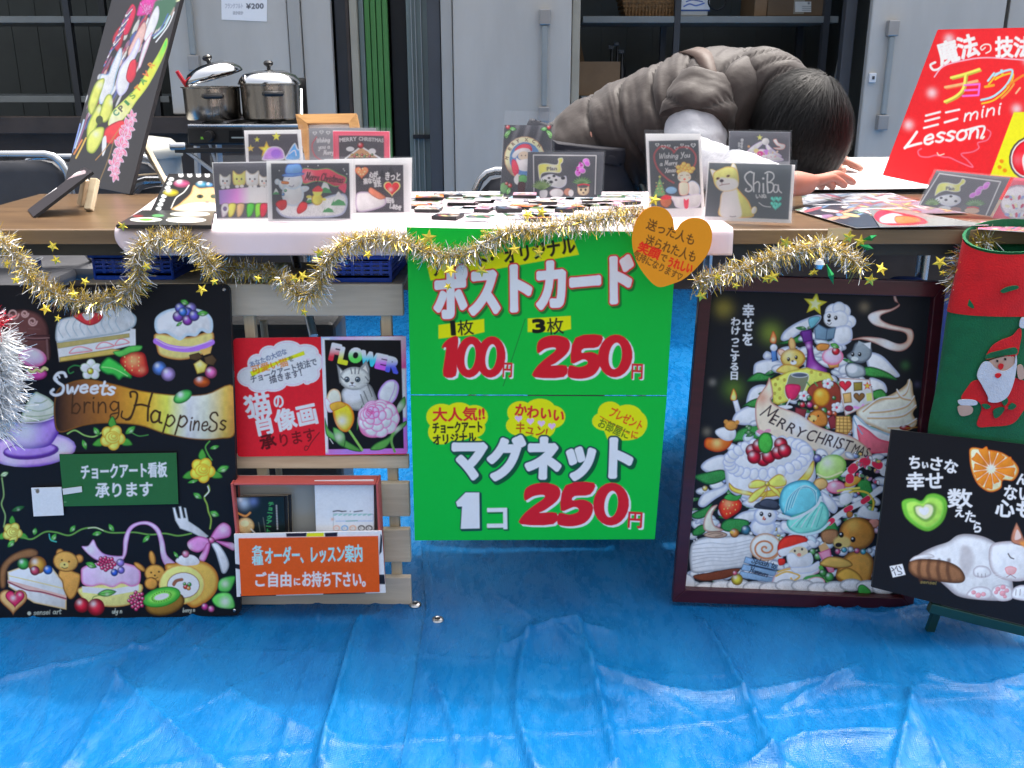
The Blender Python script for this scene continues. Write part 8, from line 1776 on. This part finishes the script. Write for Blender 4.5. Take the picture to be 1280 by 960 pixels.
# things under the table
def basket(px0, px1, pyt, pyb, Y, label, d=.16):
    x0, x1 = P(px0, pyt, Y).x, P(px1, pyt, Y).x; zt_, zb_ = P(0, pyt, Y).z, SHZ; t = thing('plastic_basket', ((x0+x1)/2, Y, zb_), label, 'basket', 'blue plastic baskets under the table')
    g = .008
    def side(a, b, nm):
        mb = MB(); a0, b0 = Vector(a), Vector(b); L_ = (b0-a0).length; e = (b0-a0)/L_; nn = Vector((-e.y, e.x, 0)); h = zt_-zb_; k = max(3, int(L_/.0155))
        for i in range(k+1): q = a0+e*L_*i/k; mb.box((-.0026,-.001,0),(.0026,.001,h), M=Matrix(((e.x,nn.x,0,q.x),(e.y,nn.y,0,q.y),(0,0,1,zb_),(0,0,0,1))))
        for z_, w_ in [(0,.012),(h-.008,.009)]+[(h*j/6, .0045) for j in range(1,6)]: mb.box((0,-.0013,z_),(L_,.0013,z_+w_), M=Matrix(((e.x,nn.x,0,a0.x),(e.y,nn.y,0,a0.y),(0,0,1,zb_),(0,0,0,1))))
        return mb.build(nm, M['bluemesh'], t, kind='stuff')
    side((x0,Y,0),(x1,Y,0),'lattice_side'); side((x1,Y,0),(x1+.01,Y+d,0),'lattice_side'); side((x0,Y,0),(x0-.01,Y+d,0),'lattice_side'); side((x0-.01,Y+d,0),(x1+.01,Y+d,0),'lattice_side')
    MB().box((x0,Y,zb_+.0005),(x1,Y+d,zb_+.003)).build('basket_base', M['bluemesh'], t)
    MB().tube([(x0-.004,Y-.004,zt_),(x1+.004,Y-.004,zt_),(x1+.014,Y+d+.004,zt_),(x0-.014,Y+d+.004,zt_)], .004, 6, closed=True).build('rolled_rim', M['bluemesh'], t, smooth=True)
    for k in range(3): MB().box((x0+.015+k*.03,Y+.02,zb_+.004),(x0+.036+k*.03,Y+d-.03,zb_+.03+.01*k), bev=.002).build('packet', M['cardpaper'], t)
SHZ = P(0,356,YP).z+.0005
basket(405, 487, 321, 352, YP+.02, 'blue mesh basket on the pine stand under the middle of the table')
basket(116, 213, 319, 356, YP+.04, 'blue mesh basket under the table behind the sweets board')
MB().box((P(100,360,YP).x, YP+.016, SHZ-.0115), (P(261,360,YP).x, YP+.2, SHZ-.001)).build('shelf_extension', M['pine'], ps)
ca = thing('storage_case', (P(345,410,1.9).x,1.9,0), 'dark grey storage case standing behind the pine stand', 'case')
MB().box((P(262,410,1.86).x,1.86,.012),(P(418,410,1.86).x,2.0,.47), bev=.012).build('case_body', M['caseg'], ca, smooth=False); MB().box((P(262,410,1.86).x-.004,1.856,.36),(P(418,410,1.86).x+.004,2.004,.372), bev=.003).build('case_rim', M['chrome'], ca)
bg_ = thing('blue_bag', (P(1135,330,1.95).x,1.95,0), 'blue and black bag under the right side of the table', 'bag')
mb = MB(); mb.lathe([(.0001,0),(.09,.0),(.10,.05),(.095,.40),(.07,.50),(.02,.53),(.0001,.53)], (P(1135,330,1.95).x,1.95,.012), 20, M=Matrix.Diagonal((1.3,.7,1,1))); mb.build('bag_body', mat('blue_fabric', (.012,.04,.22), .7, var=.3, bump=.5, bscale=20), bg_, smooth=True)
# ================================================================ TINSEL
def foil(name, col, rough=.32, metal=.75):
    m = bpy.data.materials.new(name); m.use_nodes = True; B = m.node_tree.nodes['Principled BSDF']
    B.inputs['Base Color'].default_value = (*col, 1); B.inputs['Metallic'].default_value = metal; B.inputs['Roughness'].default_value = rough; return m
FG, FS, FWH, FR, FGR = foil('gold_foil', (.66,.48,.08)), foil('silver_foil', (.72,.72,.70), .22, .9), foil('white_foil', (.90,.92,.94), .5, .0), foil('red_foil', (.6,.02,.05)), foil('green_foil', (.02,.28,.08))
ST = foil('star_foil', (.88,.68,.08), .25, .7)
def strands(name, path, r, per, mats, wts, parent, w_=.00095, seed=3, sq=.95):
    rg = np.random.default_rng(seed); p = catmull(path, 14); seg = np.diff(p, axis=0); L_ = np.hypot(np.hypot(seg[:,0], seg[:,1]), seg[:,2]); cum = np.concatenate([[0], np.cumsum(L_)]); n = int(cum[-1]*1000*per)
    s = rg.random(n)*cum[-1]; k = np.clip(np.searchsorted(cum, s)-1, 0, len(seg)-1); t = (s-cum[k])/L_[k]; c = p[k]+seg[k]*t[:,None]; tg = seg[k]/L_[k][:,None]
    d = rg.normal(size=(n,3)); d -= (d*tg).sum(1)[:,None]*tg; d /= np.linalg.norm(d, axis=1)[:,None]; d = d+tg*rg.normal(0,.38,n)[:,None]; d[:,1] *= sq; d /= np.linalg.norm(d, axis=1)[:,None]
    ln = r*(.42+.68*rg.random(n)); side = np.cross(d, rg.normal(size=(n,3))); side /= np.linalg.norm(side, axis=1)[:,None]; side *= w_/2
    bend = rg.normal(0,.16,(n,3)); bend[:,2] -= .10
    a = c; b = c+d*(ln*.55)[:,None]; e = c+(d+bend)*ln[:,None]; V = np.stack([a-side, a+side, b-side, b+side, e-side*.7, e+side*.7], 1).reshape(-1,3)
    i = np.arange(n)*6; F = np.stack([np.stack([i,i+1,i+3,i+2],1), np.stack([i+2,i+3,i+5,i+4],1)],1).reshape(-1,4)
    fm = np.repeat(rg.choice(len(mats), n, p=wts), 2)
    if parent is not None: V = V-np.array(parent.location)
    me = bpy.data.meshes.new(name); me.from_pydata(V.tolist(), [], F.tolist())
    for m in mats: me.materials.append(m)
    me.polygons.foreach_set('material_index', fm.astype(np.int32)); me.update()
    o = bpy.data.objects.new(name, me); COL.objects.link(o); o.parent = parent; o['kind'] = 'stuff'; return o
_starm = None
def star(px, py, Y, r, par, m=None, rot=None):
    c = P(px, py, Y); rot = random.uniform(0, 6.28) if rot is None else rot; ax = Vector((random.uniform(-.5,.5), -1, random.uniform(-.3,.6))).normalized(); u = ax.cross(Vector((0,0,1))).normalized(); v_ = u.cross(ax)
    pts = [c+(u*math.cos(rot+i*math.pi/5)+v_*math.sin(rot+i*math.pi/5))*(r if i % 2 == 0 else r*.42) for i in range(10)]
    vs = pts+[c-ax*-.0016]+[q-ax*.0006 for q in pts]; f = [(i, (i+1) % 10, 10) for i in range(10)]+[tuple(range(11,21))[::-1]]+[(i+11, (i+1) % 10+11, (i+1) % 10, i) for i in range(10)]
    return mesh_obj('star', vs, f, m or ST, par)
def garland(label, px, rad, stars, per=10, cat='garland', Y0=TF-.026, seed=3):
    g = thing('tinsel_garland', P(*px[len(px)//2][:2], Y0), label, cat, 'gold and silver tinsel garlands along the table edge')
    path = [tuple(P(q[0], q[1], Y0+(q[2] if len(q) > 2 else 0))) for q in px]
    MB().tube([Vector(q) for q in catmull(path, 6)], .0014, 5).build('core_wire', M['chrome'], g)
    strands('foil_strands', path, rad, per, [FG, FS, FWH], [.50,.40,.10], g, seed=seed)
    for s_ in stars: star(s_[0], s_[1], Y0-rad*.75, (s_[2] if len(s_) > 2 else 9)*.00118, g)
    return g
garland('left tinsel garland looping low over the top of the sweets board', [(-30,296),(0,300),(20,322),(42,348),(68,366),(100,376),(135,376),(162,364),(174,342),(172,318),(186,302),(212,298),(236,302),(256,322),(270,338)], .0255,
        [(66,308,8),(70,325,7),(57,386,9),(252,362,9),(106,352,7),(153,283,7),(20,350,7),(72,398,6,),(183,333,7),(268,352,6),(8,330,7),(92,368,7)])
garland('shaded tinsel strand hanging under the sheet behind the first loop', [(262,336,.02),(285,338,.035),(310,336,.035),(335,340,.03),(352,346,.02)], .021, [(322,348,6)], Y0=TF-.01, seed=5)
garland('middle tinsel garland dipping over the pine stand, then along the green sign top', [(352,346),(368,362),(382,371),(396,362),(403,342),(412,322),(430,306),(455,299),(480,298),(510,304),(545,318),(580,318),(610,303),(640,290),(675,286),(710,281),(745,275),(780,271),(808,270)], .0245,
        [(399,316,8),(378,345,9),(368,348,7),(380,390,7),(460,318,7),(536,297,11),(563,338,10),(602,338,10),(643,312,9),(673,316,9),(660,268,8),(677,265,8),(818,250,9),(560,358,6)], seed=7)
garland('right tinsel garland rising from the heart tag over the framed Christmas board', [(868,352),(890,348),(915,340),(940,334),(968,322),(1000,314),(1030,308),(1055,318),(1078,334)], .0245,
        [(877,370,9),(897,346,7),(966,346,10),(957,349,7),(982,303,9),(1061,296,10),(1076,302,10),(1102,336,10),(1088,350,10),(920,357,6),(1018,340,6),(1014,342,4)], seed=9)
garland('short tinsel garland beside the red cuffed stocking', [(1240,299),(1228,303),(1212,312),(1200,328),(1196,350),(1200,372)], .024, [(1175,328,10),(1218,312,9),(1178,341,5),(1190,385,5)], seed=11, Y0=TF-.004)
# green foil leaves and bells on the garlands
def gleaf(px, py, px2, py2, label):
    a, b = P(px, py, TF-.045), P(px2, py2, TF-.052); m_ = (a+b)/2+Vector((0,-.006,0)); d = (b-a).normalized(); s_ = d.cross(Vector((0,1,0))).normalized()*.0045
    v = [a, m_+s_, b, m_-s_, m_+Vector((0,-.003,0))]; tag(mesh_obj('foil_leaf', v+[q+Vector((0,.001,0)) for q in v], [(0,1,4),(1,2,4),(2,3,4),(3,0,4),(6,5,9),(7,6,9),(8,7,9),(5,8,9)], FGR), label, 'decoration', 'green foil leaves tied on the right garland')
gleaf(1078,300,1096,294,'green foil leaf pointing up beside the two gold stars at the table edge'); gleaf(1074,306,1092,311,'green foil leaf pointing down beside the two gold stars at the table edge'); gleaf(1033,330,1042,356,'curled green foil leaf hanging in front of the maroon frame')
tag(MB().lathe([(.0001,-.009),(.006,-.007),(.009,0),(.006,.007),(.0001,.009)], P(1024,330,TF-.05), 16).build('silver_bauble', FS, smooth=True), 'small silver bauble hanging in the right garland beside the green leaf', 'bauble')
# white and red tinsel bunch at the left edge
wb = thing('tinsel_bunch', P(0,470,1.46), 'fluffy white tinsel bunch with red tinsel on top at the left picture edge', 'decoration')
strands('white_strands', [tuple(P(x, y, 1.47)) for x, y in ((-10,420),(-6,450),(-4,480),(-8,510),(-16,530))], .046, 26, [FWH, FS], [.8,.2], wb, w_=.0016, seed=21)
strands('red_strands', [tuple(P(x, y, 1.455)) for x, y in ((-20,396),(-6,402),(2,408))], .026, 14, [FR, FWH], [.85,.15], wb, seed=22)
MB().tube([P(-8,300,1.50), P(-8,420,1.48), P(-14,525,1.48)], .002, 6).build('hanging_cord', M['chrome'], wb)
# ================================================================ THE PERSON LEANING OVER THE TABLE
M['skin'] = mat('skin', (.40,.17,.12), .5, var=.08, subs=.08); M['quilt'] = mat('taupe_quilted_nylon', (.0225,.0145,.0120), .62, var=.1, vscale=6, bump=.5, bscale=26, spec=.35, sheen=.15)
M['shirt'] = mat('pale_knit_sleeve', (.42,.43,.46), .85, var=.04, bump=.3, bscale=120); M['trouser'] = mat('dark_trousers', (.02,.02,.028), .8, var=.2); M['strap'] = mat('brown_strap', (.06,.032,.022), .6, var=.15, bump=.2); M['seam'] = mat('seam_thread', (.018,.014,.013), .8, var=.1); M['hair'] = mat('black_hair', (.005,.005,.0055), .55, var=.2, spec=.25)
hipc = P(722,196,2.42)
pr_ = thing('person', (hipc.x, hipc.y, 0), 'person with black hair in brown quilted vest bent low over the back table', 'person')
J = {}; E_ = []
def jt(n, p, r): J[n] = (Vector(p), r)
sp_ = [P(722,198,2.42), P(785,172,2.40), P(850,150,2.37), (P(915,132,2.32))]
jt('pelvis', sp_[0], .12); jt('waist', sp_[1], .11); jt('chest', sp_[2], .12); jt('upper', sp_[3], .11); jt('neck', P(955,136,2.27), .055); jt('head', P(985,150,2.22), .07); jt('crown', P(1008,160,2.19), .062)
shn = P(872,158,2.23); eln = Vector((P(862,230,2.13).x,2.13,TZ+.045)); wrn = G(985,231,TZ+.045); shf = P(905,150,2.44); elf = Vector((P(960,190,2.50).x,2.50,TZ+.05)); wrf = Vector((P(1005,200,2.42).x,2.42,TZ+.04))
jt('sh_n', shn, .042); jt('el_n', eln, .034); jt('wr_n', wrn, .026); jt('sh_f', shf, .05); jt('el_f', elf, .038); jt('wr_f', wrf, .026)
hx = hipc.x; jt('hip_l', (hx+.02,2.33,.72), .085); jt('knee_l', (hx+.06,2.30,.42), .058); jt('ank_l', (hx-.02,2.34,.09), .036); jt('toe_l', (hx+.09,2.25,.035), .03)
jt('hip_r', (hx-.02,2.50,.72), .085); jt('knee_r', (hx+.04,2.52,.42), .058); jt('ank_r', (hx-.06,2.56,.09), .036); jt('toe_r', (hx+.05,2.50,.035), .03)
edges = [('pelvis','waist'),('waist','chest'),('chest','upper'),('upper','neck'),('neck','head'),('head','crown'),('upper','sh_n'),('sh_n','el_n'),('el_n','wr_n'),('upper','sh_f'),('sh_f','el_f'),('el_f','wr_f'),('pelvis','hip_l'),('hip_l','knee_l'),('knee_l','ank_l'),('ank_l','toe_l'),('pelvis','hip_r'),('hip_r','knee_r'),('knee_r','ank_r'),('ank_r','toe_r')]
# hands: palm joint then four fingers and a thumb
def hand(tag_, wr, palm, tips, thumb, z):
    jt('pm'+tag_, palm, .021); edges.append(('wr_'+tag_, 'pm'+tag_))
    w0 = J['wr_'+tag_][0]; d = (Vector(palm)-w0); 
    for i, tpx in enumerate(tips):
        tp_ = G(*tpx, z+.007); s_ = Vector(palm)*.72+tp_*.28; s_.z = z+.026; k1 = s_*.55+tp_*.45; k1.z = z+.030-.002*i; k2 = s_*.2+tp_*.8; k2.z = z+.016
        for nm, q, r in (('a', s_, .0115), ('b', k1, .0095), ('c', k2, .0085), ('d', tp_, .007)): jt(f'f{tag_}{i}{nm}', q, r)
        edges.extend([('pm'+tag_, f'f{tag_}{i}a'), (f'f{tag_}{i}a', f'f{tag_}{i}b'), (f'f{tag_}{i}b', f'f{tag_}{i}c'), (f'f{tag_}{i}c', f'f{tag_}{i}d')])
    tp_ = G(*thumb, z+.008); m_ = Vector(palm)*.45+tp_*.55; m_.z = z+.018
    jt(f't{tag_}a', m_, .0115); jt(f't{tag_}b', tp_, .009); edges.extend([('pm'+tag_, f't{tag_}a'), (f't{tag_}a', f't{tag_}b')])
hand('n', wrn, G(1010,226,TZ+.046), [(1068,229),(1057,233),(1042,235),(1028,236)], (1010,238), TZ+.018)
hand('f', wrf, wrf+Vector((.05,-.01,-.005)), [proj(wrf+Vector((.13,a,-.03))) for a in (.02,.0,-.02,-.038)], proj(wrf+Vector((.08,-.06,-.03))), TZ+.008)
names = list(J); me = bpy.data.meshes.new('body'); off = Vector(pr_.location)
me.from_pydata([tuple(J[k][0]-off) for k in names], [(names.index(a), names.index(b)) for a, b in edges], []); ob = bpy.data.objects.new('body', me); COL.objects.link(ob); ob.parent = pr_
me.materials.append(M['skin']); sk = ob.modifiers.new('skin', 'SKIN')
for i, k in enumerate(names): me.skin_vertices[0].data[i].radius = (J[k][1], J[k][1])
me.skin_vertices[0].data[0].use_root = True; ss = ob.modifiers.new('sub', 'SUBSURF'); ss.levels = 2; ss.render_levels = 2; sk.use_smooth_shade = True

LO = []
def loft(name, centers, radii, m, parent, n=48, st=60, quilt=None, flat=1.0, upref=Vector((0,0,1)), disp=0.0, sd=0):
    cc = catmull([tuple(c) for c in centers], 12); rr = catmull([(r, r) for r in radii], 12)[:,0]; idx = np.linspace(0, len(cc)-1, st); C = np.stack([np.interp(idx, np.arange(len(cc)), cc[:,k]) for k in range(3)], 1); Rr = np.interp(idx, np.arange(len(rr)), rr)
    v = []; f = []; s_ = 0; seam = []
    for i in range(st):
        t = Vector(C[min(i+1, st-1)]-C[max(i-1, 0)]).normalized(); a = t.cross(upref).normalized(); b = a.cross(t).normalized()
        if i: s_ += float(np.linalg.norm(C[i]-C[i-1]))
        for j in range(n):
            q = 2*math.pi*j/n; r = Rr[i]
            if quilt: 
                ph = (s_+.020*math.sin(q*2+1)+.016*math.sin(q+sd))/quilt; g_ = abs(math.sin(math.pi*ph)); r *= 1-.05*(1-g_)**4-.02*(g_ < .10); seam.append(g_ < .07)
            nz = mnoise.noise(Vector((C[i][0]*9+math.cos(q)*1.3, C[i][1]*9+sd, C[i][2]*9+math.sin(q)*1.3))); r *= 1+disp*nz+disp*.35*(mnoise.noise(Vector((s_*70, math.cos(q)*3, math.sin(q)*3)))-abs(mnoise.noise(Vector((s_*26+3, math.cos(q)*5, math.sin(q)*5+sd)))))+disp*.6*mnoise.noise(Vector((s_*40, math.cos(q)*2.2, math.sin(q)*2.2+sd)))
            v.append(Vector(C[i])+a*math.cos(q)*r*flat+b*math.sin(q)*r)
        LO.append((Vector(C[i]), a, b, Rr[i]))
    for i in range(st-1):
        for j in range(n): f.append((i*n+j, i*n+(j+1) % n, (i+1)*n+(j+1) % n, (i+1)*n+j))
    fm = [1 if quilt and seam[i] else 0 for i in range((st-1)*n)]+[0,0]
    f.append(tuple(range(n))[::-1]); f.append(tuple(range((st-1)*n, st*n)))
    return mesh_obj(name, v, f, [m, M['seam']], parent, smooth=True, fm=fm)
vest_c = [P(690,232,2.42), P(706,212,2.42), P(740,190,2.41), P(790,170,2.40), P(850,151,2.37), P(900,136,2.34), P(942,132,2.30), P(962,134,2.28)]
loft('quilted_vest', vest_c, [.080,.102,.120,.134,.142,.138,.112,.072], M['quilt'], pr_, quilt=.086, flat=1.18, disp=.07, st=170)
LV = list(LO)
# shoulder cap with armhole edge, collar, strap
loft('vest_shoulder', [P(888,108,2.36), P(880,126,2.29), P(872,146,2.235), P(868,160,2.215)], [.07,.092,.088,.076], M['quilt'], pr_, quilt=.075, disp=.09, sd=4, st=80)
loft('vest_collar', [P(930,108,2.33), P(952,112,2.30), P(976,120,2.27), P(990,126,2.25)], [.085,.092,.085,.070], M['quilt'], pr_, quilt=.036, disp=.05, sd=9, st=80)
loft('shirt_sleeve', [P(872,136,2.26), P(871,160,2.22), P(868,198,2.17), eln+Vector((0,0,.012)), eln*.6+wrn*.4+Vector((0,0,.008)), wrn+(eln-wrn)*.12], [.055,.068,.060,.052,.044,.034], M['shirt'], pr_, disp=.10, sd=2, st=70)
loft('shirt_sleeve', [shf, elf, elf*.5+wrf*.5, wrf+(elf-wrf)*.12], [.062,.054,.043,.034], M['shirt'], pr_, disp=.08, sd=3, st=50)
for s_, sd in (('l', 1), ('r', 5)): loft('trouser_leg', [J['hip_'+s_][0]+Vector((0,0,.06)), J['hip_'+s_][0], J['knee_'+s_][0], J['ank_'+s_][0]+Vector((0,0,-.01))], [.105,.100,.074,.062], M['trouser'], pr_, disp=.08, sd=sd, st=50)
for s_ in 'lr':
    a, b = J['ank_'+s_][0], J['toe_'+s_][0]; a = Vector((a.x, a.y, .045)); loft('shoe', [a-(b-a)*.45, a, a*.4+b*.6, b+(b-a)*.25], [.03,.045,.042,.024], M['blackplastic'], pr_, st=20, n=20)
# strap lying over the back
v = []; f = []; qs = np.linspace(-1.2, 3.6, 40)
for q in qs:
    ii = 108+24*math.cos(q)
    for k, up_ in ((-5,1.035),(5,1.035),(5,.99),(-5,.99)):
        C_, a, b, r_q = LV[int(np.clip(round(ii+k), 0, len(LV)-1))]; v.append(C_+a*math.cos(q)*r_q*1.18*up_+b*math.sin(q)*r_q*up_)
for i in range(len(qs)-1):
    for k in range(4): f.append((i*4+k, i*4+(k+1) % 4, (i+1)*4+(k+1) % 4, (i+1)*4+k))
mesh_obj('bag_strap', v, f, M['strap'], pr_, smooth=True)
# hair: a skull cap and many locks running from the crown
hc = P(1000,163,2.19); rx, ry, rz_ = .103, .115, .122; ax_c = Vector((.35,-.25,.9)).normalized()
def hp_(d, k=1.0): return hc+Vector((d.x*rx, d.y*ry, d.z*rz_))*k
mb = MB(); n1, n2 = 26, 36; v = []; f = []
for i in range(n1+1):
    th = math.pi*i/n1
    for j in range(n2):
        q = 2*math.pi*j/n2; d = Vector((math.sin(th)*math.cos(q), math.sin(th)*math.sin(q), math.cos(th))); v.append(hp_(d, .97+.03*mnoise.noise(d*3)))
for i in range(n1):
    for j in range(n2): f.append((i*n2+j, i*n2+(j+1) % n2, (i+1)*n2+(j+1) % n2, (i+1)*n2+j))
hr = mesh_obj('hair', v, f, M['hair'], pr_, smooth=True)
rg = np.random.default_rng(5); V = []; F = []; a1 = ax_c.cross(Vector((0,1,0))).normalized(); a2_ = ax_c.cross(a1)
for k in range(6500):
    ph = rg.uniform(0, 2*math.pi); t0 = rg.uniform(.03, 1.7); ln = rg.uniform(.5, 1.1); wv = rg.normal(0,.22); w_ = rg.uniform(.0005,.0011); lift = rg.uniform(.985,1.055); base = len(V)
    for i in range(6):
        t = t0+ln*i/5; p2 = ph+wv*i/5; d = ax_c*math.cos(t)+(a1*math.cos(p2)+a2_*math.sin(p2))*math.sin(t); q = hp_(d, lift+.014*math.sin(i*.8+k*1.7)+(.06 if k % 7 == 0 else .0)*i/5); s_ = d.cross(a1*math.sin(p2)-a2_*math.cos(p2))
        s_ = (a2_*math.cos(p2)-a1*math.sin(p2)).normalized()*w_*(1-i/6.5); V += [q-s_, q+s_]
    F += [(base+2*i, base+2*i+1, base+2*i+3, base+2*i+2) for i in range(5)]
o = mesh_obj('hair_locks', V, F, M['hair'], pr_, smooth=True); o['kind'] = 'stuff'
bpy.data.objects.remove(_fo)
